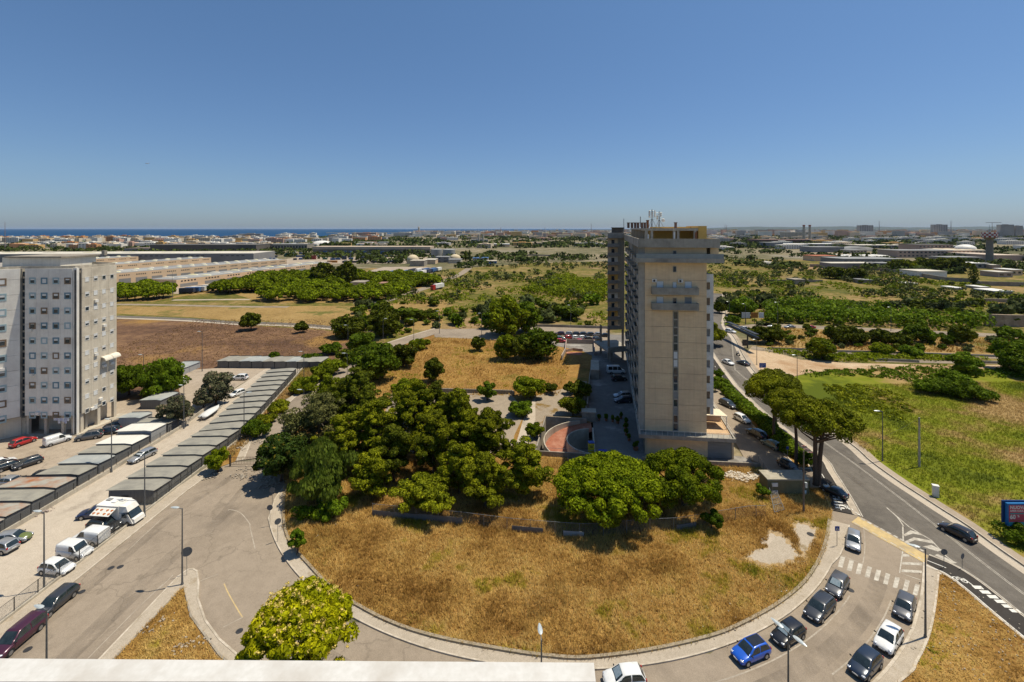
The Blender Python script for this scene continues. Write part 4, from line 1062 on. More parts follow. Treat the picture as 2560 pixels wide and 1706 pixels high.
for (u, v, r_, h_) in [(805, 715, 9.5, 17), (868, 713, 8.0, 16.5), (848, 716, 6.5, 14)]:
    tree_px(u, v, 'pine_tree', {805: 'broadest dark pine rising above the pine wood', 868: 'tall dark pine right of the broadest one above the pine wood', 848: 'slimmer dark pine between the two tall ones above the wood'}[u], 'pine tree', r_, h_, PINED, 60, shape='tall')
for q in protos:
    for ch in list(KIDS[q.name]): bpy.data.objects.remove(ch)
    bpy.data.objects.remove(q)

# scrub: single bushes near, masses beyond
ROADS_EX = []
def corridor(s_, w_):
    p = smooth(PP(s_), 3); return offset(p, w_) + offset(p, -w_)[::-1]
ROADS_EX += [corridor('C 1990 1025, 2120 1028, 2353 1005; D 0 1005, 430 1025, 1130 1055, 1750 1085, 2353 1112', 6), corridor('D 0 1232, 600 1252, 1400 1272, 2150 1298, 2353 1302', 5),
             corridor('D 960 1330, 1700 1345, 2353 1352', 4), sandy, ptop, LK[:40] + RK[:40][::-1], corridor('C 0 1030, 400 1030, 890 1045', 6)]
sp = []
for s_, (m_, asp) in enumerate([(SCRUBM, 1.2), (BROAD, 1.2), (SCRUBG, 1.2), (PINED, 1.2)]):
    q = make_tree('shrub', 'x', 'shrub', (0, 0, -500), 2.4, 0.2, 3.0, 14, 1.0, 34, 0.75, m_, shape='round', seed=300 + s_, trunk_r=0.08, limbs=4)
    sp.append(q)
bank = PP('D 0 1030, 500 1060, 1130 1085, 1750 1115, 2353 1140, 2353 1270, 1400 1250, 600 1230, 0 1210')
near_pts = poisson(bank, 6, 900, 11, ROADS_EX)[:50]
mid_poly = [(-39, 190), (-64, 160), (-75, 215), (-100, 330), (40, 420), (300, 420), (420, 300), (330, 190), (130, 206), (85, 192), (40, 192)]
tower_plot = [(20, 150), (48, 150), (60, 192), (20, 192)]
mp = [p for p in poisson(mid_poly, 5.2, 6000, 12, ROADS_EX + [tower_plot]) if noise.noise(Vector((p[0] * .03, p[1] * .03, 2))) > -.12]
mp.sort(key=lambda p: p[1])
hidden = lambda p: 1512 < 1280 + p[0] / p[1] * FPX < 1770
mp = [p for p in mp if not hidden(p)]
ind, rest = mp[:235], mp[235:]
for i, p in enumerate(near_pts + ind):
    u = 1280 + p[0] / p[1] * FPX
    where = 'on the bank between the upper and middle roads' if p in near_pts else ('in the scrubland left of the tower' if u < 1512 else 'in the scrubland right of the tower')
    kx = random.choice([0, 0, 1, 2, 2, 3])
    hue = ['mid green', 'fresh green', 'grey-green', 'dark green'][kx]
    f = random.choice([.6, .8, 1.0, 1.3, 1.8]) * random.uniform(0.8, 1.2) if p not in near_pts else random.uniform(0.4, 0.8)
    copy_of(sp[kx], (p[0], p[1], 0), random.uniform(0, 6.28), '%s bush %s' % (hue, landmark(*p)), '%s bushes %s' % (hue, where), scale=(f * random.uniform(0.9, 1.5), f * random.uniform(0.9, 1.5), f))
for q in sp:
    for ch in list(KIDS[q.name]): bpy.data.objects.remove(ch)
    bpy.data.objects.remove(q)
def mass(name, label, pts, r, h, per, leaf, mat, cat='scrub'):
    C = np.array([(p[0], p[1], h * 0.45) for p in pts])
    n = len(C)
    s = (0.4 + RNG.random(n) ** 2 * 1.5)[:, None]
    Q = np.tile([r, r, h * 0.6], (n, 1)) * s
    V, F = leaves(C, Q, per, leaf, 1.2, 0.5)
    o = link(name, np_mesh(name, V, F), mat)
    tag(o, label, cat, kind='stuff')
far_poly = [(-75, 215), (-100, 420), (-40, 470), (30, 560), (300, 640), (560, 620), (800, 380), (800, 160), (330, 190), (420, 300), (300, 420), (40, 420), (-100, 330)]
fp = poisson(far_poly, 7.6, 9000, 13, ROADS_EX)
def okfar(p):
    u = 1280 + p[0] / p[1] * FPX; v = HOR + FPX * CAM_H / p[1]
    if u > 1770: return v > 540 + np.interp((u - 1920) * S, [-300, 0, 500, 1000, 1400, 1950, 2400], [400, 420, 490, 525, 590, 660, 665]) / S
    if u < 1270: return True
    return v > 540 + 440 / S
fp = [p for p in fp if okfar(p)]; rest = [p for p in rest if okfar(p)]
allp = [p for p in rest + fp if noise.noise(Vector((p[0] * .022, p[1] * .014, 5))) > -.14]
random.shuffle(allp)
a_ = len(allp) // 2
mass('scrub', 'dark green scrub covering the land behind the tower', allp[:a_], 3.5, 3.6, 60, 1.1, SCRUBM)
mass('olive_scrub', 'grey-green olive trees and scrub mixed over the land', allp[a_:], 3.4, 4.0, 60, 1.1, SCRUBG)
under = [p for p in poisson(mid_poly, 3.0, 9000, 17, ROADS_EX + [tower_plot]) if noise.noise(Vector((p[0] * .04, p[1] * .03, 8))) > 0.0]
mass('undergrowth', 'low yellow-green undergrowth between the bushes', under, 2.4, 1.3, 26, 0.8, LIGHT)
belt = PP('D 0 870, 300 840, 700 850, 1100 930, 1600 1010, 2000 1010, 1950 1040, 1200 1040, 500 1000, 0 990')
mass('thicket', 'thick green thicket along the far side of the upper road', poisson(belt, 3.6, 6000, 18, ROADS_EX), 3.4, 5.0, 90, 1.0, BROAD)
mass('thicket', 'bright yellow-green thicket above the old parking', poisson(PP('C 100 700, 500 560, 870 640, 870 780, 500 760'), 4.0, 4000, 19, ROADS_EX), 3.6, 4.0, 80, 1.0, LIGHT)
mass('undergrowth', 'low green creepers edging the dirt track and middle road', poisson(PP('D 0 1245, 500 1270, 900 1280, 1700 1300, 2000 1320, 1900 1345, 1200 1320, 700 1345, 400 1320'), 1.8, 5000, 20, [sandy]), 1.8, 1.0, 60, 0.5, LIGHT)
mass('undergrowth', 'low green creepers along the top of the green field', poisson(PP('H 350 140, 700 100, 1300 80, 2353 95, 2353 170, 1700 140, 1300 190, 800 150'), 2.0, 5000, 21), 1.9, 0.8, 60, 0.5, BROAD)
mass('undergrowth', 'brown-green matted undergrowth in the green field behind the lamp', poisson(PP('H 480 240, 800 230, 1200 330, 1330 500, 1100 540, 800 470'), 2.0, 5000, 22), 1.8, 0.5, 60, 0.45, PINEA)

# grass
def tufts(name, label, poly, dens, h, mat, wid=0.05, k=4, excl=(), seed=1, z=0.1, spread=0.35, cat='grass', limit=70000):
    rg = np.random.default_rng(seed)
    xs = [p[0] for p in poly]; ys = [p[1] for p in poly]
    A = (max(xs) - min(xs)) * (max(ys) - min(ys))
    n = int(min(A * dens, 4 * limit))
    X = rg.uniform(min(xs), max(xs), n); Y = rg.uniform(min(ys), max(ys), n)
    def mask(poly, X, Y):
        c = np.zeros(len(X), bool); j = len(poly) - 1
        for i in range(len(poly)):
            xi, yi = poly[i][:2]; xj, yj = poly[j][:2]
            if yi != yj:
                c ^= ((yi > Y) != (yj > Y)) & (X < (xj - xi) * (Y - yi) / (yj - yi) + xi)
            j = i
        return c
    m = mask(poly, X, Y)
    for e in excl: m &= ~mask(e, X, Y)
    X, Y = X[m][:limit], Y[m][:limit]
    n = len(X)
    X = np.repeat(X, k); Y = np.repeat(Y, k); N = n * k
    bx, by = X + rg.normal(size=N) * 0.08, Y + rg.normal(size=N) * 0.08
    an = rg.random(N) * 2 * np.pi
    ln = spread * (0.3 + rg.random(N))
    hh_ = h * (0.4 + 0.9 * rg.random(N))
    tx, ty = bx + np.cos(an) * ln, by + np.sin(an) * ln
    px, py = -np.sin(an) * wid, np.cos(an) * wid
    V = np.stack([np.c_[bx - px, by - py, np.full(N, z - 0.02)], np.c_[bx + px, by + py, np.full(N, z - 0.02)], np.c_[tx, ty, z + hh_]], 1).reshape(-1, 3)
    o = link(name, np_mesh(name, V, np.arange(N * 3).reshape(N, 3)), mat)
    tag(o, label, cat, kind='stuff')
slab_ex = [frayed(sl1, 1.1, 5), frayed(sl2, 1.1, 6)]
near_field = INN + PP('H 575 1490, 590 1400, 572 1300, 540 1200, 480 1190, 390 1190') + [(44.4, 81.4), (34.5, 82.3), (24.0, 83.7), (15.2, 84.1), (4.3, 85.5), (-5, 84), (-42, 84)]
tufts('dry_grass', 'dry golden grass covering the round field', near_field, 26, 0.45, DRYG, 0.035, 4, slab_ex, 1, limit=75000)
for i, s_ in enumerate(('K 80 650, 620 620, 560 900, 100 960', 'J 1380 930, 1600 960, 1560 1060, 1400 1020', 'K 0 1140, 600 1260, 1200 1170, 1300 1230, 700 1310, 0 1270', 'L 0 520, 250 600, 60 800, 0 830', 'J 500 280, 700 300, 640 480, 520 420')):
    tufts('weeds', ['green weeds spreading over the right middle of the round field', 'small patch of green weeds at the lower left of the round field', 'weeds along the near kerb of the round field', 'green weeds at the lower right end of the round field', 'grey-green weeds beside the young bush of the round field'][i], PP(s_), 5, .42, GREENG, .03, 4, (), 40 + i, cat='weeds')
tufts('dry_grass', 'dry golden grass on the plot behind the court wall', [(-46, 112), (-44, 137), (-30, 182), (12, 182), (20, 150), (12, 117), (-20, 117)], 2.6, 0.5, DRYG, 0.07, 4, [ptop], 2, limit=30000)
tufts('dry_grass', 'dry golden grass inside the triangular traffic island', tri, 26, 0.3, DRYG, 0.03, 4, (), 3, z=0.19, limit=9000)
tufts('dry_grass', 'short dry grass on the corner ground beside the cycle lane', corner, 18, 0.22, DRYG, 0.03, 4, (), 4, limit=20000)
tufts('dry_grass', 'dry weeds on the verge beside the garage fence', [(-55.3, 84), (-52.6, 84), (-52.5, 92), (-56, 101), (-57.5, 112), (-54.5, 130), (-52, 137), (-64, 141), (-57, 101.3), (-55.5, 95)], 10, 0.6, GREENG, 0.05, 4, (), 5, limit=9000)
fr_near = [p for p in field_r if True]
tufts('green_grass', 'yellow-green grass of the field beside the main road', [(66.8, 40), (68.6, 95), (74, 112), (95, 125), (150, 128), (150, 60), (90, 40)], 9, 0.4, GREENG, 0.04, 4, (), 6, limit=60000)
tufts('dry_grass', 'dry golden grass on the bank between the two roads', bank, 1.2, 0.7, DRYG, 0.12, 4, (), 8, z=0.05, limit=16000)
tufts('dry_grass', 'brown weeds over the brown field beyond the garages', [(-140, 143), (-66, 143), (-60, 215), (-150, 215)], 1.0, 0.35, grassmat('brown_weeds', [(.35, (.14, .08, .045)), (.5, (.24, .15, .075)), (.62, (.32, .19, .08)), (.7, (.12, .12, .03))], .04), 0.08, 4, (), 7, z=0.03, limit=9000)
# ================================================================ buildings
TAN = surf('tan_stone_cladding', (0.82, 0.62, 0.38), (0.72, 0.53, 0.32), 0.9, 0.85, c3=(0.66, 0.48, 0.30), s2=0.25, sc=(0.6, 0.6, 3.0), streak=0.2, bmp=0.1)
GREYB = surf('grey_render', (0.40, 0.37, 0.31), (0.33, 0.305, 0.255), 1.5, 0.9, c3=(0.19, 0.175, 0.15), s2=0.3, streak=0.3)
OCHRE = surf('ochre_render', (0.72, 0.45, 0.13), (0.62, 0.38, 0.10), 1.0, 0.85)
SHUT = surf('white_shutter', (0.72, 0.72, 0.70), (0.62, 0.62, 0.60), 1.0, 0.6, sc=(0.4, 0.4, 14))
SHUTG = surf('grey_shutter', (0.28, 0.28, 0.27), (0.2, 0.2, 0.195), 1.0, 0.6, sc=(0.4, 0.4, 10))
FRAME = surf('pale_window_frame', (0.52, 0.47, 0.38), (0.44, 0.39, 0.31), 2.0, 0.7)
PANE = glass('window_pane')
PANEB = glass('blue_window_pane', (0.03, 0.045, 0.055), 0.08)
GLASSR = surf('glass_railing', (0.25, 0.28, 0.28), (0.2, 0.23, 0.23), 1.0, 0.25, spec=0.6)
TERR = surf('terracotta', (0.32, 0.13, 0.06), (0.22, 0.085, 0.04), 3.0, 0.9)
DKROOF = surf('dark_roof', (0.13, 0.12, 0.11), (0.09, 0.085, 0.08), 1.0, 0.9)

# ---------------- central tower
FL, FR = (25.4, 87.0), (36.6, 85.7)
sdx, sdy = math.sin(R(11.6)), math.cos(R(11.6))
BL = (FL[0] + sdx * 63, FL[1] + sdy * 63)
BRp = (FR[0] + sdx * 64, FR[1] + sdy * 64)
tw = thing('tower_block', 'tall tan apartment tower with grey balconies beside the main road', 'apartment tower', (FL[0], FL[1], 0))
fr = Fac(FL, FR)
ls = Fac(BL, FL)            # left side, seen from the left
rs = Fac(FR, BRp)
W_ = fr.L
b = MB()
b.prism([FL, FR, BRp, BL], 0, 39.6)
# a thin recessed joint at every floor: proud bands between joints on the front
b.build('core', GREYB, tw)
b = MB()
zt = 33.2
zs = [39.4, 36.6] + [33.25 - 2.95 * i for i in range(10)] + [4.6]
for i in range(len(zs) - 1):
    fr.box(b, 0, W_, zs[i + 1] + 0.025, zs[i] - 0.025, 0.003, 0.16)
b.build('front_wall', TAN, tw)
# penthouse with loggias
b = MB()
b.prism([fr.pt(0.6, -1.2), fr.pt(W_, -1.2), (BRp[0], BRp[1]), (BL[0] + .6, BL[1])], 41.2, 42.6)
ph = [fr.pt(2.0, -5.0), fr.pt(W_ - 0.2, -5.0), (BRp[0] - .5, BRp[1]), (BL[0] + 1.5, BL[1])]
b = MB(); b.prism(ph, 39.6, 42.75); b.build('penthouse_wall', OCHRE, tw)
b = MB()
fr.box(b, 0.1, W_ - 1.45, 42.6, 43.05, -5.2, -0.2)
b.prism([fr.pt(0.2, -5.2), fr.pt(W_ - 1.45, -5.2), (BRp[0], BRp[1]), (BL[0] + .6, BL[1])], 42.76, 43.1)
for t in (0.15, 1.15, 5.3, 6.0, 9.1): fr.box(b, t, t + 0.42, 39.6, 42.6, -0.75, -0.25)
for t in (3, 9, 15, 21, 30, 40, 50): ls.box(b, ls.L - t - 0.5, ls.L - t, 39.6, 42.75, -0.9, -0.2)
b.build('penthouse_loggia', surf('loggia_concrete', (0.50, 0.44, 0.35), (0.4, 0.35, 0.27), 1.5, 0.9, streak=0.4), tw)
b = MB(); fr.box(b, W_ - 1.4, W_ + 0.1, 39.6, 43.5, -9, -0.15); fr.box(b, 2.2, W_ - 1.5, 43.1, 43.35, -7, -5.2); b.build('roof_block', OCHRE, tw)
# crowning parapet and the wrapping balcony below it
b = MB()
fr.box(b, -1.45, W_ + 2.0, 39.45, 41.1, 1.2, 1.4)
b.prism([ls.pt(0, 1.2), ls.pt(0, 1.4), fr.pt(-1.45, 1.4), fr.pt(-1.25, 1.2)], 39.45, 41.1)
b.prism([fr.pt(W_ + 1.8, 1.2), fr.pt(W_ + 2.0, 1.4), (BRp[0] + 2.0, BRp[1]), (BRp[0] + 1.8, BRp[1])], 39.45, 41.1)
b.prism([fr.pt(-1.25, 1.2), fr.pt(W_ + 1.8, 1.2), (BRp[0] + 1.8, BRp[1]), (BL[0] - 1.2, BL[1])], 39.42, 39.58)
b.build('crown_parapet', GREYB, tw)
b = MB()
fr.box(b, -1.9, W_ + 2.7, 36.65, 37.45, 0.165, 1.65)
b.prism([fr.pt(W_, 0.165), fr.pt(W_ + 2.7, 1.65), fr.pt(W_ + 2.7, -12), fr.pt(W_, -12)], 36.66, 37.0)
b.build('wrap_balcony', GREYB, tw)
b = MB()
fr.box(b, -1.85, W_ + 2.6, 37.45, 38.3, 1.55, 1.6)
b.build('wrap_balcony_railing', GLASSR, tw)
b = MB(); fr.box(b, W_ + 0.9, W_ + 2.4, 37.0, 39.45, -3.4, -0.6); fr.box(b, W_ + 0.0, W_ + 1.0, 37.0, 39.4, -8, -6); b.build('corner_room', TAN, tw)
for t in (0.5, 5.3, 9.3):
    b = MB(); fr.box(b, t, t + 0.26, 41.1, 42.3 if t > 1 else 41.9, -0.3, 0.1); b.build('chimney_pot', TERR if t > 9 else WHITE, tw)
def win(fac, t0, t1, z0, z1, out, kind='pane', frame=0.09, parent=tw, fm=FRAME, depth=0.06, lab=None):
    m = MB()
    f = frame
    fac.box(m, t0 - f, t1 + f, z1, z1 + f, out, out + depth); fac.box(m, t0 - f, t1 + f, z0 - f, z0, out, out + depth)
    fac.box(m, t0 - f, t0, z0, z1, out, out + depth); fac.box(m, t1, t1 + f, z0, z1, out, out + depth)
    o = m.build('window', fm, parent)
    m = MB(); fac.box(m, t0, t1, z0, z1, out, out + 0.02)
    if kind == 'pane': m.build('pane', PANE, o)
    elif kind == 'shut': m.build('shutter', SHUT, o)
    elif kind == 'greyshut': m.build('shutter', SHUTG, o)
    elif kind == 'half':
        m = MB(); zm = z0 + (z1 - z0) * 0.45
        fac.box(m, t0, t1, z0, zm, out, out + 0.02); m.build('pane', PANE, o)
        m = MB(); fac.box(m, t0, t1, zm, z1, out, out + 0.035); m.build('shutter', SHUT, o)
    return o
def fx(x, t='C', o=0.16): return fr.t_at(uv(t, x, 0)[0], o)
def fz(y, t='C', Y=86.3): return hz(uv(t, 0, y)[1], Y)
win(fr, fx(1481), fx(1508), fz(372), fz(322), 0.16)
win(fr, fx(1481), fx(1508), fz(515), fz(465), 0.16)
for (a, c, y0, y1, k_) in ((1331, 1389, 664, 604, 'shut'), (1480, 1510, 662, 610, 'shut'), (1591, 1649, 664, 604, 'shut'), (1331, 1389, 806, 746, 'shut'), (1480, 1511, 806, 756, 'pane'), (1591, 1649, 806, 746, 'greyshut')):
    win(fr, fx(a), fx(c), fz(y0) - 0.3, fz(y1), 0.16, k_)
for (y0, y1) in ((728, 662), (870, 806)):
    b = MB()
    t0, t1 = fr.t_at(uv('C', 1289, 0)[0], 1.3), fr.t_at(uv('C', 1720, 0)[0], 1.3)
    z1, z0 = hz(uv('C', 0, y1)[1], 85), hz(uv('C', 0, y0)[1], 85)
    fr.box(b, t0, t1, z0, z1, 1.15, 1.3); fr.box(b, t0, t0 + .15, z0, z1, 0.162, 1.15); fr.box(b, t1 - .15, t1, z0, z1, 0.162, 1.15)
    fr.box(b, t0 + .15, t1 - .15, z0, z0 + 0.2, 0.162, 1.15)
    b.build('balcony', GREYB, tw)
for x, y in ((1308, 597), (1547, 597)):
    b = MB(); t = fx(x); z = fz(y); fr.box(b, t - 0.42, t + 0.42, z - 0.3, z + 0.3, 0.16, 0.5)
    o = b.build('air_conditioner', WHITE, tw)
    b = MB(); V = []
    c0 = fr.pt(t - 0.08, 0.505)
    for k_ in range(16):
        a_ = 2 * math.pi * k_ / 16; p_ = fr.pt(t - 0.08 + 0.22 * math.cos(a_), 0.506); V.append((p_[0], p_[1], z + 0.22 * math.sin(a_)))
    b.add(V, [tuple(range(16))]); b.build('fan_grille', DARKM, o)
# stair window strip
b = MB(); t0, t1 = fx(1483), fx(1524)
zz0, zz1 = 4.7, fz(878)
fr.box(b, t0 - .1, t0, zz0, zz1, 0.16, 0.24); fr.box(b, t1, t1 + .1, zz0, zz1, 0.16, 0.24); fr.box(b, t0, t1, zz0, zz1, 0.16, 0.18)
n_ = 15; st = (zz1 - zz0) / n_
for i in range(n_ + 1): fr.box(b, t0, t1, zz0 + i * st - 0.12, zz0 + i * st + 0.12, 0.18, 0.235)
sw = b.build('stair_window', GREYB, tw)
for i in range(n_):
    b = MB(); fr.box(b, t0 + .08, t1 - .08, zz0 + i * st + 0.14, zz0 + (i + 1) * st - 0.14, 0.18, 0.2)
    b.build('pane', [PANE, SHUT, PANEB, SHUTG][[0, 2, 0, 2, 0, 1, 1, 2, 0, 2, 3, 0, 3, 0, 2][n_ - 1 - i]], sw)
# left side: stacked balcony bays
Ls = ls.L
for fl in range(11):
    z0 = 6.6 + 2.95 * fl
    b = MB()
    for (a, c) in ((0.2, 3.6), (9.5, 14.5), (19, 24), (29, 34), (40, 46), (52, 58)):
        ta, tb = Ls - c, Ls - a
        ls.box(b, ta, tb, z0 - 0.2, z0 + 0.95, 1.2, 1.32)
        ls.box(b, ta, ta + .12, z0 - 0.2, z0 + 0.95, 0, 1.2); ls.box(b, tb - .12, tb, z0 - 0.2, z0 + 0.95, 0, 1.2)
        ls.box(b, ta + .12, tb - .12, z0 - 0.2, z0, 0, 1.2)
    b.build('balcony', GREYB, tw)
    for (a, c, k_) in ((1.0, 2.2, 'pane'), (5.2, 6.4, 'shut'), (7.2, 8.2, 'pane'), (10.6, 12.2, 'shut'), (16, 17.4, 'shut'), (20.5, 22, 'pane'), (25.8, 27.2, 'shut'), (36.5, 38, 'shut')):
        win(ls, Ls - c, Ls - a, z0 + (0.1 if c - a > 1.3 else 0.8), z0 + 2.2, 0.0, k_ if (fl * 7 + int(a)) % 3 else 'half')
b = MB()
for a in (4.3, 8.9, 15.0, 18.6, 24.6, 28.6, 35):
    ls.box(b, Ls - a - .35, Ls - a, 4.5, 39.4, 0, 0.35)
ls.box(b, Ls - 0.25, Ls + 0.0, 4.5, 39.4, 0.0, 1.2)
b.build('side_pier', surf('pale_side_pier', (0.42, 0.39, 0.33), (0.34, 0.31, 0.26), 1.5, 0.9, streak=0.3), tw)
# right side: white balcony columns
zsb = [hz(uv('C', 0, y)[1], 86.3) for y in (490,)][0]
for fl in range(9):
    zt_ = 34.4 - 2.95 * fl
    b = MB()
    # front-facing screen beside the front wall, with a dark opening
    fr.box(b, W_ + 0.03, W_ + 1.4, zt_ - 1.45, zt_, -0.55, -0.4)
    fr.box(b, W_ + 0.8, W_ + 1.4, zt_ - 2.95, zt_ - 1.45, -0.55, -0.4)
    for k_ in range(5):
        q0, q1 = -0.56 - 12.0 * k_, -9.5 - 12.0 * k_
        fr.box(b, W_ + 1.25, W_ + 1.4, zt_ - 1.6, zt_ - 0.1, q1, q0)
        fr.box(b, W_ + 0.0, W_ + 1.25, zt_ - 1.6, zt_ - 1.4, q1, q0)
    b.build('side_balcony', WHITE, tw)
    b = MB(); fr.box(b, W_ + .03, W_ + .8, zt_ - 2.95, zt_ - 1.45, -.7, -.6); b.build('loggia_back', [surf('loggia_brown', (.28, .2, .13), (.2, .14, .09), 2) if fl == 0 else MATS['loggia_brown'], SHUTG][fl in (3, 4, 5)], tw)
# back wing on pillars
wz0, wz1 = 9.9, 41.0
wa, wb = (at(1519, 148.5), 148.5), (at(1561, 149.5), 149.5)
wf = Fac(wa, wb)
wbk = lambda t: (wf.pt(t)[0] + 3, wf.pt(t)[1] + 12)
b = MB(); b.prism([wa, wb, (wb[0] + 3, wb[1] + 12), (wa[0] + 3, wa[1] + 12)], wz0, wz1)
b.build('rear_wing', surf('dark_grey_render', (0.42, 0.38, 0.31), (0.35, 0.32, 0.26), 1.5, 0.9, streak=0.4), tw)
b = MB(); b.prism([wf.pt(-0.5, 1.3), wf.pt(wf.L, 1.3), wbk(wf.L), wbk(-.3)], 39.9, 41.6); b.build('rear_parapet', GREYB, tw)
b = MB(); b.prism([wf.pt(1.8, -1), wf.pt(wf.L, -1), wbk(wf.L), wbk(1.8)], 41.6, 43.2); b.prism([wf.pt(1.2, 0), wf.pt(wf.L, 0), wbk(wf.L), wbk(1.2)], 43.2, 43.4); b.build('rear_roof_room', DKROOF, tw)
for fl in range(10):
    z0 = 37.2 - 2.95 * fl
    b = MB(); wf.box(b, -0.5, 3.8, z0 - 0.2, z0 + 0.95, 1.2, 1.35); wf.box(b, -0.5, 3.8, z0 - 0.2, z0, 0, 1.2); b.build('balcony', surf('balcony_grey', (0.33, 0.31, 0.27), (0.27, 0.25, 0.215), 1.5, 0.9) if fl == 0 else MATS['balcony_grey'], tw)
    b = MB(); wf.box(b, 0.1, 3.5, z0, z0 + 2.6, 0.003, 0.04); b.build('wall_panel', [OCHRE, TAN][fl % 2 if fl else 1] if fl not in (2, 6) else SHUT, tw)
    win(wf, 1.3, 2.3, z0 + 0.1, z0 + 2.1, 0.04, 'pane', frame=0.05)
b = MB()
for t in (0.3, 5.2): wf.box(b, t, t + 0.6, 0, wz0, -0.9, -0.3)
wf.box(b, 0.3, 0.9, 0, wz0, -8, -7.4)
b.build('pillar', CONC, tw)
b = MB(); b.prism([wf.pt(-1.6, 4.5), wf.pt(wf.L + 1, 3.5), wf.pt(wf.L + 1, -9), wf.pt(-1.6, -9)], 3.7, 4.3); b.prism([wf.pt(-1.6, 4.5), wf.pt(wf.L + 1, 3.5), wf.pt(wf.L + 1, 3.3), wf.pt(-1.6, 4.3)], 4.3, 5.4); wf.box(b, 0, 0.8, 0, 3.7, 1.5, 2.3)
b.build('rear_terrace', GREYB, tw)
# podium: terrace, ground floor, shutter, railings
pf0, pf1 = (25.6, 86.55), (41.2, 84.8)
pf = Fac(pf0, pf1)
b = MB(); b.prism([pf0, pf1, (pf1[0] - .4 + 4.5, pf1[1] + 22), (FR[0] + 7, FR[1] + 24), BL, (FL[0], FL[1])], 0, 3.75); b.build('podium_wall', TAN, tw)
b = MB()
edge = [ (30.7, 119.0), (23.8, 85.3), (41.0, 83.3), (44.6, 101), (40, 103)]
b.prism(edge, 3.76, 4.15)
b.ribbon([(37.4, 152), (30.7, 119.0), (23.8, 85.3), (41.0, 83.3), (44.6, 101)], 0.0, 0.35, 4.15, 4.45)
b.build('terrace_slab', GREYB, tw)
b = MB(); b.ribbon([(30.7, 119.0), (23.9, 85.5), (40.9, 83.5), (44.4, 101)], 0.1, 0.14, 5.2, 5.26)
for i in range(18):
    p_ = pf.pt(-1.4 + i * 1.0, 1.35); b.box(p_[0] - .02, p_[0] + .02, p_[1] - .02, p_[1] + .02, 4.4, 5.2)
for i in range(14):
    k_ = i / 14; p_ = (23.9 + (30.7 - 23.9) * k_ + .05, 85.5 + 33.5 * k_); b.box(p_[0] - .03, p_[0] + .03, p_[1] - .03, p_[1] + .03, 4.4, 5.2)
b.build('terrace_railing', WHITE, tw)
b = MB(); t0 = pf.t_at(uv('G', 1800, 0)[0]); t1 = pf.t_at(uv('G', 2018, 0)[0])
pf.box(b, t0, t1, 0.15, 3.3, 0.002, 0.05); sh = b.build('rolling_shutter', SHUTG, tw)
b = MB(); pf.box(b, t0, t1, 3.1, 3.45, 0.05, 0.2); b.build('shutter_box', DARKM, sh)
b = MB(); pf.box(b, t1, pf.L + 0.05, 0.1, 3.75, 0.002, 0.2); b.build('corner_pier', TAN, tw)
b = MB(); b.box(FR[0] + 4.6, FR[0] + 4.9, FR[1] + 6.2, FR[1] + 6.4, 4.15, 6.6); b.prism([(37.4, 92.2), (41.6, 91.4), (41.7, 88.0), (37.0, 88.6)], 6.65, 6.75); b.build('awning', surf('cream_awning', (0.75, 0.66, 0.5), (0.6, 0.5, 0.36), 3.0, 0.8, sc=(3.5, 0.05, 0.05)), tw)
b = MB(); b.box(41.4, 41.5, 87.9, 88.0, 4.15, 6.65); b.box(37.1, 37.2, 88.5, 88.6, 4.15, 6.65); b.build('awning_post', WHITE, tw)
b = MB(); b.prism([(36.9, 86.2), (41.2, 85.6), (43.5, 97), (39, 98)], 4.155, 4.2); b.build('terrace_floor', surf('terrace_tiles', (0.55, 0.38, 0.22), (0.45, 0.3, 0.17), 2.0, 0.8), tw)
b = MB(); b.prism([(39.5, 98.2), (42.9, 97.6), (43.0, 98), (39.6, 98.6)], 4.15, 6.9); b.prism([(37.4, 92.3), (42.0, 91.5), (42.1, 91.8), (37.5, 92.6)], 4.15, 6.0); b.prism([(38, 97), (39.4, 96.8), (39.6, 98), (38.2, 98.2)], 4.15, 6.6); b.build('terrace_partition', surf('peach_wall', (0.62, 0.44, 0.3), (0.52, 0.36, 0.24), 1.5, 0.85), tw)
# roof furniture
def mast(name, label, u, vb, vt, Y, kind):
    X = at(u, Y); z0, z1 = hz(vb, Y), hz(vt, Y)
    t = thing(name, label, 'antenna mast', (X, Y, z0), 0, 'antenna masts on the tower roof')
    h = z1 - z0
    b = MB(); b.tube([(0, 0, 0), (0, 0, h)], 0.09, 6)
    if kind > 0:
        for a in (0, 2.1, 4.2): b.tube([(math.cos(a) * 0.9, math.sin(a) * 0.9, 0), (0, 0, h * 0.5)], 0.04, 5)
        for k_ in range(5): b.tube([(-0.6, 0, h * (.45 + .12 * k_)), (0.6, 0, h * (.45 + .12 * k_))], 0.03, 4)
    b.build('pole', STEEL, t, local=True)
    if kind == 2:
        for a, zz in ((0, .72), (1.2, .74), (2.3, .7), (3.5, .76), (4.4, .7), (5.5, .78)):
            b = MB(); b.rbox(math.cos(a) * 0.62, math.sin(a) * 0.62, h * (zz - 0.16), h * (zz + .16), 0.3, 0.16, a + 1.57); b.build('antenna_panel', WHITE if a != 1.2 else STEEL, t, local=True)
    if kind == 1:
        for a, zz in ((0.3, .8), (2.5, .62), (4.4, .82)):
            b = MB(); b.rbox(math.cos(a) * 0.4, math.sin(a) * 0.4, h * (zz - 0.13), h * (zz + .13), 0.26, 0.14, a); b.build('antenna_panel', WHITE, t, local=True)
        b = MB(); b.ball((0.75, -0.2, h * .45), .35, .12, .35); b.build('dish', WHITE, t, local=True)
zr = 568
mast('antenna_mast', 'tallest antenna mast with panels in the middle of the tower roof', 1630, zr + 1, 524, 92, 2)
mast('antenna_mast', 'shorter antenna mast with a dish right of the tallest one on the tower roof', 1648, zr + 1, 529, 92, 1)
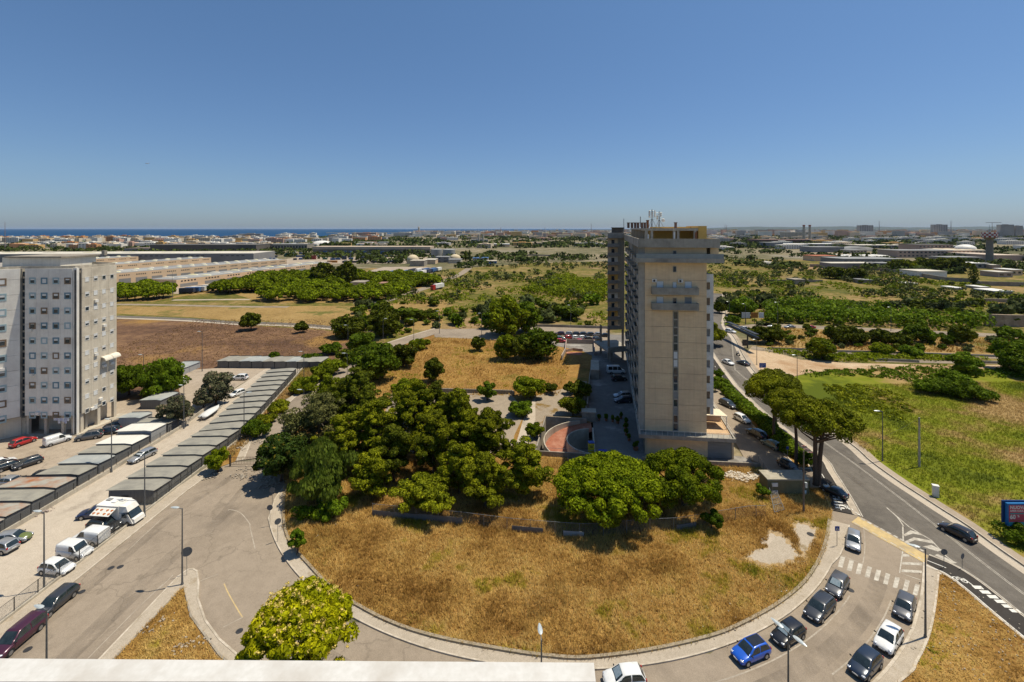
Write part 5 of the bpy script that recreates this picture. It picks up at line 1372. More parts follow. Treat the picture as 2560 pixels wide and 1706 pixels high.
mast('aerial', 'thin aerial left of the antenna masts on the tower roof', 1601, zr, 542, 100, 0)
mast('flue_pipe', 'slim dark flue pipe at the left corner of the tower roof', 1559.5, 586, 547, 140, 0)
for i, u in enumerate((1571, 1580, 1588, 1595, 1605, 1612, 1619, 1689)):
    Y = 93 if u < 1680 else 90
    b = MB(); X = at(u, Y); b.box(X - .2, X + .2, Y - .2, Y + .2, 43.1, 44.1 + (0.5 if u == 1619 else 0)); b.box(X - .27, X + .27, Y - .27, Y + .27, 44.1 + (.5 if u == 1619 else 0), 44.25 + (.5 if u == 1619 else 0))
    tag(b.build('chimney_stack', TERR if u == 1619 else surf('chimney_brick', (0.2, 0.12, 0.09), (0.13, 0.08, 0.06), 3, 0.9) if i == 0 else MATS.get('chimney_brick'), None),
        ('black flue alone at the right of the tower roof' if u == 1689 else 'tallest terracotta chimney left of the antenna masts' if u == 1619 else '%s small brown chimney from the left on the tower roof' % ORD[i]), 'chimney', 'chimneys on the tower roof')

# ---------------- ramp enclosure
cb = [(15.2, 84.7), (4.3, 86.1), (7.4, 102.0), (16.6, 100.9)]
en = thing('ramp_wall', 'low concrete walls enclosing the curved garage ramp beside the tower', 'ramp', (4.3, 86.1, 0))
b = MB(); b.ribbon(cb, 0.0, -0.28, -3.4, 1.0)
b.build('perimeter_wall', CONC, en)
rc, ri, ro = (16.4, 90.8), 5.5, 9.9
b = MB(); b.prism([(4.4, 86.2), (15.1, 84.8), (17.8, 100.5), (7.5, 101.9)], -3.45, -3.3); b.build('pit_floor', DRIVE, en)
b = MB(); V = []; F = []
fw = Fac((4.3, 86.1), (15.2, 84.7))
def clampf(x, y):
    # keep the ramp inside the front wall
    yy = 86.1 + (x - 4.3) * (84.7 - 86.1) / 10.9 + 0.05
    return (x, max(y, yy))
N = 40
for i in range(N + 1):
    a = R(84 + (272 - 84) * i / N); z = 0.14 - 2.9 * (i / N) ** 0.9
    p0 = clampf(rc[0] + ri * math.cos(a), rc[1] + ri * math.sin(a)); p1 = clampf(rc[0] + ro * math.cos(a), rc[1] + ro * math.sin(a))
    V += [(*p0, z), (*p1, z), (*p0, z - .2), (*p1, z - .2)]
for i in range(N):
    j = 4 * i; F += [(j, j + 4, j + 5, j + 1), (j + 2, j + 3, j + 7, j + 6)]
b.add(V, F); b.build('ramp_surface', REDB, en)
b = MB(); inner = [clampf(rc[0] + ri * math.cos(R(a)), rc[1] + ri * math.sin(R(a))) for a in range(92, 266, 6)]
b.ribbon(inner, 0, 0.22, -3.3, 0.75); b.build('curved_inner_wall', CONCL, en)
outer = [clampf(rc[0] + ro * math.cos(R(a)), rc[1] + ro * math.sin(R(a))) for a in range(98, 215, 6)]
b = MB(); b.ribbon(outer, 0, -0.2, -3.3, 0.55); b.build('curved_outer_wall', CONCL, en)
b = MB(); b.prism([(15.4, 84.75), (15.62, 84.75), (17.2, 96.3), (16.95, 96.3)], -3.3, 0.9); b.build('straight_wall', CONCL, en)
for a in (115, 145, 175, 205):
    b = MB(); c_, s_ = math.cos(R(a)), math.sin(R(a)); px_, py_ = rc[0] + (ri - .06) * c_, rc[1] + (ri - .06) * s_
    b.rbox(px_, py_, -3.0, -0.9, 0.06, 2.0, R(a)); b.build('opening', DARKM, en)
b = MB(); b.tube([(6.5, 87.5, 0.9), (16, 86.2, 0.9)], 0.03, 5); b.build('cross_bar', STEEL, en)
# driveway wall and booths
def wall(name, label, pts, th, h, mat=CONC, z0=0.0, cat='wall', group=None):
    b = MB(); b.ribbon(pts, th / 2, -th / 2, z0, h)
    return tag(b.build(name, mat), label, cat, group)
wall('concrete_wall', 'long low concrete wall along the left side of the shaded driveway', [(17.9, 108), (21.5, 126.5), (24.0, 138)], 0.25, 1.5)
wall('concrete_wall', 'low concrete wall before the dry field below the tower front', [(15.6, 84.5), (24.0, 84.2), (34.5, 82.8), (44.6, 81.8)], 0.25, 0.14 + 0.02, CONC, -0.6) if False else None
b = MB(); b.ribbon([(24.0, 83.9), (34.5, 82.5), (44.5, 81.6)], 0.12, -0.12, 0, 0.95); tag(b.build('concrete_wall', CONC), 'low concrete wall before the dry field below the tower front', 'wall')
wall('concrete_wall', 'low concrete wall between the golden plot and the paved court', PP('F 1250 297, 1700 300, 2353 318; G 20 330'), 0.3, 1.1, surf('old_wall', (0.3, 0.26, 0.2), (0.2, 0.17, 0.13), 1.5, 0.95, streak=0.5))
def house(name, label, cat, pts, h, wm, rm, over=0.15, group=None, rh=0.2, parapet=False):
    cx = sum(p[0] for p in pts) / len(pts); cy = sum(p[1] for p in pts) / len(pts)
    t = thing(name, label, cat, (cx, cy, 0), 0, group)
    b = MB(); b.prism(pts, 0, h); b.build('wall', wm, t)
    q = [(cx + (p[0] - cx) * (1 + over / max(1, abs(p[0] - cx) + abs(p[1] - cy))), cy + (p[1] - cy) * (1 + over / max(1, abs(p[0] - cx) + abs(p[1] - cy)))) for p in pts]
    b = MB(); b.prism(q, h + 0.003, h + rh); b.build('roof', rm, t)
    return t
house('booth', 'small concrete booth on the driveway wall in the tower shadow', 'booth', [(22.5, 130), (24.8, 129.6), (26.4, 139), (24.2, 139.4)], 2.6, CONC, CONCL)
house('booth', 'small grey gatehouse box where the driveway meets the ramp', 'booth', [(15.6, 101.5), (18.6, 101.1), (18.9, 103.2), (15.9, 103.6)], 2.0, CONC, CONCL)
house('shed', 'small olive green flat-roofed utility shed at the end of the service road', 'shed', [(41.3, 73.4), (47.9, 73.4), (48.2, 76.2), (41.4, 76.2)], 2.4, surf('olive_render', (0.19, 0.17, 0.09), (0.15, 0.135, 0.07), 1.0, 0.9, streak=0.2), surf('shed_roof', (0.4, 0.36, 0.28), (0.3, 0.27, 0.2), 1.5, 0.9))
sh_ = bpy.data.objects['shed']
for x in (42.4, 47.2):
    for z in ((1.7, 0.5) if x < 45 else (1.6, 0.5)):
        b = MB(); b.box(x - .45 if x < 45 else x - .25, x + .45 if x < 45 else x + .25, 73.34, 73.395, z - .3, z + .3); b.build('vent', WHITE, sh_)
# second ramp enclosure by the parking
b = MB(); b.ribbon([P('C', 455, 1330), P('C', 490, 1262), P('C', 500, 1175), P('C', 755, 1180), P('C', 760, 1290)], 0.15, -0.15, 0, 1.7)
b.ribbon([P('C', 498, 1255), P('C', 560, 1240), P('C', 650, 1250)], 0.1, -0.1, 0, 1.0)
tag(b.build('ramp_wall', surf('pinkish_wall', (0.42, 0.33, 0.27), (0.32, 0.25, 0.2), 1.5, 0.9, streak=0.3)), 'small walled ramp enclosure beside the parking left of the tower', 'ramp')
sheet('ramp_floor', [P('C', 500, 1255), P('C', 645, 1255), P('C', 640, 1285), P('C', 500, 1280)], 0.17, REDB)
wall('concrete_wall', 'long low wall behind the parking left of the tower', PP('C 30 1022, 300 1022, 885 1040'), 0.3, 1.2, CONC)

# ---------------- white tower block at the left
CR, CLf, LL = (-91.4, 95.0), (-101.3, 95.0), (-115.5, 81.5)
wt = thing('apartment_block', 'white apartment block with blue and brown window surrounds at the left edge', 'apartment block', (-91.4, 95, 0))
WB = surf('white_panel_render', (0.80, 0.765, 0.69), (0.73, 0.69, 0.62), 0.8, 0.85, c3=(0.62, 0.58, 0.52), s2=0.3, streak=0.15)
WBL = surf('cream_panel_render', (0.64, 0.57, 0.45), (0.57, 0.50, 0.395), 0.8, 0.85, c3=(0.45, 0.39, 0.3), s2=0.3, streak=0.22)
BLUE = surf('blue_surround', (0.16, 0.27, 0.33), (0.11, 0.21, 0.27), 2.0, 0.7)
BLUEL = surf('light_blue_surround', (0.36, 0.47, 0.50), (0.28, 0.4, 0.43), 2.0, 0.7)
BROWN_ = surf('brown_surround', (0.24, 0.17, 0.11), (0.18, 0.125, 0.08), 2.0, 0.7)
FH = 3.12
ztop = 34.7
Fc, Fl_, Fr_ = Fac(CLf, CR), Fac(LL, (-102.0, 94.4)), Fac((-90.6, 95.6), (-90.9, 104.3))
b = MB(); b.prism([(-91.5, 95.3), (-101.4, 95.3), (-101.4, 104), (-91.5, 104)], 4.0, ztop); b.build('core', GREYB, wt)
def panels(fac, ncol, mat, name, o0=0.0, o1=0.35, t0=0, t1=None, zb=4.1):
    b = MB(); t1 = fac.L if t1 is None else t1
    zs_ = [zb] + [ztop - 2.2 - FH * i for i in range(9, -1, -1)] + [ztop]
    zs_ = [z for i, z in enumerate(zs_) if i == 0 or z > zb + 0.5]
    wc = (t1 - t0) / ncol
    for i in range(len(zs_) - 1):
        for c in range(ncol):
            fac.box(b, t0 + c * wc + 0.012, t0 + (c + 1) * wc - 0.012, zs_[i] + 0.02, zs_[i + 1] - 0.02, o0, o1)
    return b.build(name, mat, wt)
panels(Fc, 4, WB, 'front_wall')
b = MB(); b.prism([(-90.95, 95.6), (-91.25, 104.3), (-99, 110), (-99, 95.9)], 4.1, ztop - 0.1); b.build('right_core', GREYB, wt)
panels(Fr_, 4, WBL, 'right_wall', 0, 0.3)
b = MB(); b.prism([LL, (-102.0, 94.4), (-102, 112), (-125, 112), (-125, 90)], 3.9, ztop - 0.05); b.build('left_core', GREYB, wt)
panels(Fl_, 6, WB, 'left_wall', 0.003, 0.3)
# joints: vertical strips of stair windows
b = MB(); b.box(-102.2, -101.35, 94.9, 95.4, 0.2, ztop - 0.6); sj = b.build('stair_strip', CONCL, wt)
for i in range(22):
    b = MB(); b.box(-102.1, -101.45, 94.86, 94.895, 3.6 + i * 1.4, 4.6 + i * 1.4); b.build('pane', PANE, sj)
b = MB(); b.box(-91.38, -90.6, 94.75, 95.3, 0.2, ztop + .1); b.build('corner_pier', WB, wt)
b = MB(); b.box(-91.0, -90.75, 94.65, 94.745, 0.2, ztop - .3); b.build('drain_pipe', DARKM, wt)
rgw = random.Random(4)
def swin(fac, tc, zc, o, sq, col, kind, w_=0.85, h_=0.85):
    b = MB()
    s2_ = sq / 2
    fac.box(b, tc - s2_, tc - w_ / 2, zc - s2_, zc + s2_, o, o + 0.05); fac.box(b, tc + w_ / 2, tc + s2_, zc - s2_, zc + s2_, o, o + 0.05)
    fac.box(b, tc - w_ / 2, tc + w_ / 2, zc + h_ / 2, zc + s2_, o, o + 0.05); fac.box(b, tc - w_ / 2, tc + w_ / 2, zc - s2_, zc - h_ / 2, o, o + 0.05)
    q = b.build('window', col, wt)
    zsplit = zc + h_ / 2 - h_ * {'shut': 1.0, 'half': 0.5, 'open': 0.12, 'third': 0.3}[kind]
    if zsplit > zc - h_ / 2 + 0.02:
        b = MB(); fac.box(b, tc - w_ / 2, tc + w_ / 2, zc - h_ / 2, zsplit, o, o + 0.015); b.build('pane', PANE, q)
    b = MB(); fac.box(b, tc - w_ / 2 + .03, tc + w_ / 2 - .03, zsplit, zc + h_ / 2, o, o + 0.03); b.build('shutter', SHUT, q)
    return q
brown_c = {0: 3, 1: 2, 2: 1, 3: 0, 4: 3, 5: 2, 6: 1, 7: 0, 8: 3, 9: 2}
for i in range(10):
    zc = hz(uv('A', 0, 598 + 137.6 * i)[1] if i < 7 else uv('A', 0, 598 + 137.0 * i)[1], 94.7)
    for c in range(4):
        tc = Fc.t_at(uv('A', 299 + 107.5 * c, 0)[0], 0.35)
        swin(Fc, tc, zc, 0.35, 1.35, BROWN_ if brown_c[i] == c else (BLUEL if rgw.random() < 0.45 else BLUE), rgw.choice(['third', 'half', 'half', 'shut', 'open']))
    for c, k_ in ((0, 0.86), (1, 0.52), (2, 0.14)):
        swin(Fl_, Fl_.L * k_, zc, 0.3, 1.5, BROWN_ if (i + c * 2) % 4 == 0 else BLUEL, rgw.choice(['third', 'half', 'half', 'shut', 'open']), 1.0, 0.9)
    for c in range(4):
        tc = 1.15 + 2.08 * c
        q = swin(Fr_, tc, zc + 0.1, 0.3, 1.0, WHITE, rgw.choice(['shut', 'half', 'shut', 'half', 'open']), 0.82, 0.82)
def acs(fac, t, z, o, sh=0):
    b = MB(); fac.box(b, t - .4, t + .4, z - .28, z + .28, o, o + .33); b.build('air_conditioner', WHITE, wt)
for (t, z) in ((3.2, 27.6), (5.3, 21.8), (3.2, 16.0), (5.3, 12.9), (7.3, 12.9), (4.3, 5.9), (2.3, 4.6)): acs(Fr_, t, z - .3, 0.3)
for (x, y) in ((275, 1052), (292, 1462), (345, 1818)): acs(Fc, Fc.t_at(uv('A', x, 0)[0], .5), hz(uv('A', 0, y)[1], 94.5), .35)
acs(Fl_, Fl_.L * .8, 20.3, .3); acs(Fl_, Fl_.L * .87, 14.4, .3)
for tc in (5.5, 7.6):
    b = MB(); V = []; F = []
    n_ = 8
    z_ = hz(uv('A', 0, 1350)[1], 100)
    for k_ in range(n_ + 1):
        a_ = math.pi / 2 * k_ / n_
        for t_ in (tc - 1.0, tc + 1.0):
            p_ = Fr_.pt(t_, 0.3 + 1.1 * math.sin(a_)); V.append((p_[0], p_[1], z_ + 0.3 + 0.9 * math.cos(a_)))
    for k_ in range(n_): F.append((2 * k_, 2 * k_ + 1, 2 * k_ + 3, 2 * k_ + 2))
    F += [tuple(range(0, 2 * n_ + 2, 2)), tuple(range(1, 2 * n_ + 2, 2))]
    b.add(V, F); b.build('round_awning', surf('awning_cream', (0.72, 0.66, 0.55), (0.6, 0.54, 0.44), 2.0, 0.7) if tc < 6 else MATS['awning_cream'], wt)
# ground floor
b = MB()
for x in (-101.3, -97.6, -94.0, -91.9): b.box(x, x + 0.5, 94.95, 95.5, 0, 4.1)
b.box(-101.3, -91.4, 97.5, 98, 0, 4.0)
for y in (95.6, 99.5, 103.6): b.box(-91.2, -90.6, y, y + 0.7, 0, 4.1)
b.box(-99, -92.5, 99, 104, 0, 4.0)
b.prism([(LL[0] + .3, LL[1] + 0.4), (-102.2, 94.8), (-102.4, 95.4), (LL[0] - .3, LL[1] + 1.0)], 0, 3.85)
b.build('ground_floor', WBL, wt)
b = MB(); b.prism([(-91.2, 94.6), (-90.2, 94.6), (-88.7, 105.5), (-91.2, 105.5)], 0, 0.15); b.prism([(-102.5, 94.5), (-90.2, 94.5), (-90.2, 95.2), (-102.5, 95.2)], 0, 0.14); b.build('plinth', CONCL, wt)
# roof
b = MB(); b.ribbon([LL, (-102, 94.5), (-91.2, 94.9), (-90.6, 95.5), (-90.9, 104.5), (-100, 108)], 0.35, 0.15, ztop, ztop + 0.5); b.build('roof_parapet', CONCL, wt)
b = MB(); b.box(at(A_ := 12, 100), at(151, 99.5), 99.5, 108, ztop - .5, hz(uv('A', 0, 385)[1], 99.5)); b.build('penthouse_wall', surf('penthouse_white', (0.74, 0.70, 0.60), (0.66, 0.62, 0.52), 1.0, 0.8, streak=.2), wt)
zp = hz(uv('A', 0, 385)[1], 99.5)
b = MB(); b.box(at(12, 99.1) - .2, at(151, 99.1) + .2, 99.1, 108.5, zp, zp + .3); b.build('penthouse_roof', CONC, wt)
b = MB(); b.box(-92.9, -92.2, 103, 103.7, zp + .3, zp + 1.4); b.build('chimney', CONC, wt)
b = MB(); b.box(-110, -93, 96, 104, ztop - .05, ztop + .02); b.build('roof_deck', CONC, wt)
# washing line
b = MB(); xs0, xs1 = at(uv('E', 478, 0)[0], 93.4), at(uv('E', 628, 0)[0], 93.4); zl = hz(uv('E', 0, 535)[1], 93.6)
t = thing('washing_line', 'washing hung out below the lowest windows of the white apartment block', 'washing', (xs0, 93.6, zl))
b.tube([(xs0, 93.6, zl), (xs1, 93.6, zl)], 0.02, 4); b.tube([(xs0, 93.6, zl), (xs0, 94.6, zl)], .02, 4); b.tube([(xs1, 93.6, zl), (xs1, 94.6, zl)], .02, 4); b.build('line', STEEL, t)
for i in range(7):
    x = xs0 + 0.15 + i * (xs1 - xs0 - .2) / 7
    b = MB(); b.box(x, x + 0.42, 93.57, 93.63, zl - (0.6 + 0.5 * ((i * 7) % 3) / 2 if i > 1 else .5), zl - .02)
    b.build('cloth', [surf('pale_cloth', (0.6, 0.6, 0.62), (.5, .5, .54), 2), surf('lilac_cloth', (0.45, 0.45, 0.58), (.4, .4, .5), 2)][i % 2] if i < 2 else MATS[['pale_cloth', 'lilac_cloth'][i % 2]], t)

# ---------------- garages
CORR = surf('grey_corrugated_roof', (0.30, 0.285, 0.235), (0.25, 0.235, 0.195), 1.2, 0.75, c3=(0.2, 0.19, 0.165), s2=0.6, sc=(0.3, 1, 1))
CORRW = surf('white_corrugated_roof', (0.66, 0.64, 0.58), (0.56, 0.54, 0.48), 1.5, 0.7, sc=(3, 0.3, 1))
CORRB = surf('bluish_corrugated_roof', (0.27, 0.29, 0.29), (0.22, 0.24, 0.24), 1.2, 0.7, 0.0, c3=(0.4, 0.4, 0.36), sc=(3, 0.3, 1))
RUST = surf('rusty_corrugated_roof', (0.36, 0.34, 0.29), (0.27, 0.25, 0.21), 1.2, 0.85, c3=(0.30, 0.12, 0.05), s2=0.45, sc=(0.4, 3, 1))
SIDEG = surf('dark_grey_sheet', (0.15, 0.15, 0.145), (0.11, 0.11, 0.108), 1.5, 0.7, sc=(5, 5, 0.2))
SIDEL = surf('light_grey_sheet', (0.36, 0.36, 0.35), (0.29, 0.29, 0.285), 1.5, 0.7, sc=(5, 5, 0.2))
def garage(x1, y0, x0, ln, label, group, roof=None, wallm=None, h=2.15, front=False, rot=0.0, ridge=0.82):
    """x0..x1 across, y0..y0+ln along, mono-pitch roof with a short hip towards x1"""
    roof = roof or CORR; wallm = wallm or SIDEG
    t = thing('garage_shed', label, 'garage', (x1, y0, 0), rot, group)
    Wd = x1 - x0
    b = MB()
    V = [(-Wd, 0), (0, 0), (0, ln - .12), (-Wd, ln - .12)]
    b.hexa([(x, y, 0) for x, y in V], [(-Wd + 0.1, 0, h - .35), (0, 0, h - .35), (0, ln - .12, h - .35), (-Wd + .1, ln - .12, h - .35)])
    b.build('wall', wallm, t, local=True)
    b = MB(); xr = -Wd * (1 - ridge)
    za, zb_, zc_ = h - .02, h + .1, h - .06
    up = -0.26
    y_a, y_b = -0.10, ln - 0.22
    b.hexa([(-Wd - .3, y_a, za - .06), (xr, y_a, zb_ - .06), (xr, y_b, zb_ + up - .06), (-Wd - .3, y_b, za + up - .06)],
           [(-Wd - .3, y_a, za), (xr, y_a, zb_), (xr, y_b, zb_ + up), (-Wd - .3, y_b, za + up)])
    b.hexa([(xr + .001, y_a, zb_ - .06), (0.15, y_a, zc_ - .06), (0.15, y_b, zc_ + up - .06), (xr + .001, y_b, zb_ + up - .06)],
           [(xr + .001, y_a, zb_), (0.15, y_a, zc_), (0.15, y_b, zc_ + up), (xr + .001, y_b, zb_ + up)])
    # gable fill
    for y in (0.0, ln - .2):
        b2 = MB(); b2.add([(-Wd + .1, y, h - .36), (0, y, h - .36), (0, y, zc_ - .07), (xr, y, zb_ - .07), (-Wd + .1, y, za - .05), (-Wd + .1, y + .05, h - .36), (0, y + .05, h - .36), (0, y + .05, zc_ - .07), (xr, y + .05, zb_ - .07), (-Wd + .1, y + .05, za - .05)], [(0, 1, 2, 3, 4), (9, 8, 7, 6, 5)])
        b2.build('gable', wallm, t, local=True)
    b.build('roof', roof, t, local=True)
    b = MB(); b.box(-Wd - .01 + .1, -Wd + .06, 0.3, ln - .4, 0, h - .5); b.build('door', SIDEL, t, local=True)
    if front:
        b = MB(); b.box(-Wd * .7, -Wd * .55, -.03, 0, .9, 1.4); b.build('window', DARKM, t, local=True)
    return t
def fence_x(Y):   # right edge of the right-hand garage row
    return -55.9 if Y < 95 else -55.9 - (Y - 95) * 0.196
y = 71.0
for i in range(17):
    ln = 3.72
    rr = 0 if y < 93 else R(11.0)
    o = garage(fence_x(y) - 0.0, y, fence_x(y) - 7.1, ln, '%s grey garage from the near end of the row beside the street fence' % ORD[i], 'garages in the row beside the street fence', front=(i == 0), rot=rr, h=2.25)
    y += ln
# far cross row
pa, pb = P('B', 10, 1480), P('B', 250, 1395)
base = P('A', 2080, 1500)
for i in range(9):
    x = -91 + i * 3.6
    yy = 140.5 - i * 0.1
    t = garage(x + 3.4, yy, x, 6.5, '%s garage from the left in the far cross row behind the parking' % ORD[i], 'garages in the far cross row', roof=[CORR, CORRB][i in (2, 3, 6)], wallm=SIDEG)
t = garage(-96.5, 132.5, -101.5, 8.5, 'separate light garage left of the far cross row under the trees', None, roof=CORRB, wallm=SIDEL)
t = garage(-90.0, 119.0, -95.5, 7, 'light roofed garage behind the dusty trees of the alley', None, roof=CORRW, wallm=SIDEL)
t = garage(-83.8, 108.5, -88.5, 6.0, 'small dark garage box right of the dusty trees', None, roof=CORRB, wallm=SIDEG)
t = garage(-80.2, 98.0, -84.8, 3.6, 'lone light grey garage left of the nearer dusty tree', None, roof=CORRB, wallm=SIDEL, h=2.3)
# left row
LR = [(61.5, RUST, 'rusty red-streaked garage roof at the near end of the left row'), (65.0, RUST, 'grey garage roof with orange rust in the left row'), (68.6, CORR, 'wide pale grey garage roof before the rusty ones in the left row'),
      (72.2, RUST, 'brown-streaked flat garage roof by the railings of the left row'), (76.0, CORR, 'grey garage roof beside the parked black car in the left row'), (79.6, CORRB, 'bluish garage roof with a white edge in the left row'),
      (83.2, CORR, 'grey garage roof behind the bluish one in the left row'), (86.8, CORRW, 'whitish garage roof with a raised corner in the left row'), (91.5, CORRW, 'bright white boxy garage of the left row'), (96.0, CORR, 'farthest grey garage roof of the left row behind the white box')]
for i, (y, m_, lb) in enumerate(LR):
    ln = 3.55 if i not in (7, 8) else 4.3
    garage(-72.4 - (0.15 if y > 80 else 0), y, -79.2 if y > 75 else -81.5, ln, lb, 'garages in the left row beside the alley', roof=m_, wallm=SIDEL if i in (8,) else SIDEG, h=2.0 if i != 8 else 2.4, rot=0 if y < 90 else R(2))
garage(-72.4, 57.6, -79, 3.5, 'pale garage roof cut by the left edge of the photo', 'garages in the left row beside the alley', roof=CORRW)
# ================================================================ vehicles
PAINTS = {k: paint('paint_' + k, c, 0.28, m) for k, c, m in [
    ('white', (0.74, 0.74, 0.72), 0.0), ('silver', (0.40, 0.41, 0.42), 0.5), ('grey', (0.13, 0.13, 0.135), 0.4), ('dark_grey', (0.055, 0.058, 0.065), 0.4), ('black', (0.012, 0.012, 0.014), 0.1),
    ('navy', (0.018, 0.03, 0.055), 0.2), ('blue', (0.01, 0.10, 0.55), 0.1), ('red', (0.45, 0.015, 0.015), 0.0), ('purple', (0.075, 0.018, 0.04), 0.3), ('brown_black', (0.03, 0.02, 0.015), 0.2), ('olive', (0.13, 0.16, 0.04), 0.0), ('teal_grey', (0.12, 0.18, 0.17), 0.2), ('dark_blue', (0.015, 0.03, 0.09), 0.2)]}
CGL = glass('car_glass', (0.015, 0.022, 0.024), 0.05)
TYRE = surf('tyre_rubber', (0.02, 0.02, 0.02), (0.03, 0.03, 0.03), 8, 0.85)
RIM = surf('alloy_rim', (0.42, 0.43, 0.44), (0.3, 0.31, 0.32), 6, 0.35, 0.8)
LENS = surf('headlight_lens', (0.62, 0.64, 0.66), (0.45, 0.47, 0.5), 6, 0.12, 0.2, spec=0.8)
TAIL = surf('taillight_lens', (0.42, 0.012, 0.01), (0.3, 0.01, 0.01), 6, 0.2, spec=0.6)
PLATE = surf('plate_white', (0.7, 0.7, 0.66), (0.6, 0.6, 0.58), 4, 0.5)
TRIM = surf('black_trim', (0.018, 0.018, 0.019), (0.03, 0.03, 0.03), 5, 0.6)
def prof(x, pts):
    return float(np.interp(x, [p[0] for p in pts], [p[1] for p in pts]))
SPEC = {
    # L, W, belt profile, cabin base front, top front, top rear, base rear, roof z, wheel x, wheel r
    'hatch': dict(L=3.95, W=1.68, zt=[(-1.97, .72), (-1.85, .92), (-1.2, .95), (0.75, .92), (1.1, .88), (1.7, .74), (1.97, .58)], cab=(1.05, 0.25, -1.45, -1.88), zr=1.47, wx=(1.22, -1.2), wr=.31),
    'wagon': dict(L=4.55, W=1.78, zt=[(-2.27, .75), (-2.15, .95), (-1.4, .97), (0.85, .93), (1.3, .89), (2.0, .74), (2.27, .56)], cab=(1.15, 0.3, -1.75, -2.17), zr=1.48, wx=(1.4, -1.35), wr=.32),
    'suv': dict(L=4.35, W=1.82, zt=[(-2.17, .8), (-2.05, 1.03), (-1.4, 1.05), (0.85, 1.03), (1.3, 1.0), (1.95, .88), (2.17, .66)], cab=(1.05, 0.35, -1.6, -2.05), zr=1.63, wx=(1.35, -1.3), wr=.35),
    'sedan': dict(L=4.4, W=1.74, zt=[(-2.2, .72), (-2.1, .92), (-1.6, .95), (0.8, .92), (1.2, .88), (1.95, .73), (2.2, .56)], cab=(1.0, 0.25, -1.0, -1.65), zr=1.43, wx=(1.35, -1.3), wr=.31),
    'mpv': dict(L=4.75, W=1.85, zt=[(-2.37, .8), (-2.27, 1.0), (-1.5, 1.02), (1.0, 1.0), (1.4, .95), (2.1, .8), (2.37, .6)], cab=(1.35, 0.45, -2.0, -2.27), zr=1.72, wx=(1.5, -1.4), wr=.33),
    'van': dict(L=4.1, W=1.75, zt=[(-2.05, .85), (-2.02, 1.1), (-1.4, 1.12), (0.9, 1.08), (1.2, 1.0), (1.85, .82), (2.05, .6)], cab=(1.1, 0.5, -1.95, -2.04), zr=1.83, wx=(1.3, -1.3), wr=.31),
    'bigvan': dict(L=5.4, W=1.98, zt=[(-2.7, .9), (-2.67, 1.25), (-2, 1.28), (1.6, 1.22), (1.9, 1.12), (2.5, .95), (2.7, .6)], cab=(1.75, 0.95, -2.6, -2.68), zr=2.35, wx=(1.75, -1.55), wr=.34),
}
CARP = {}
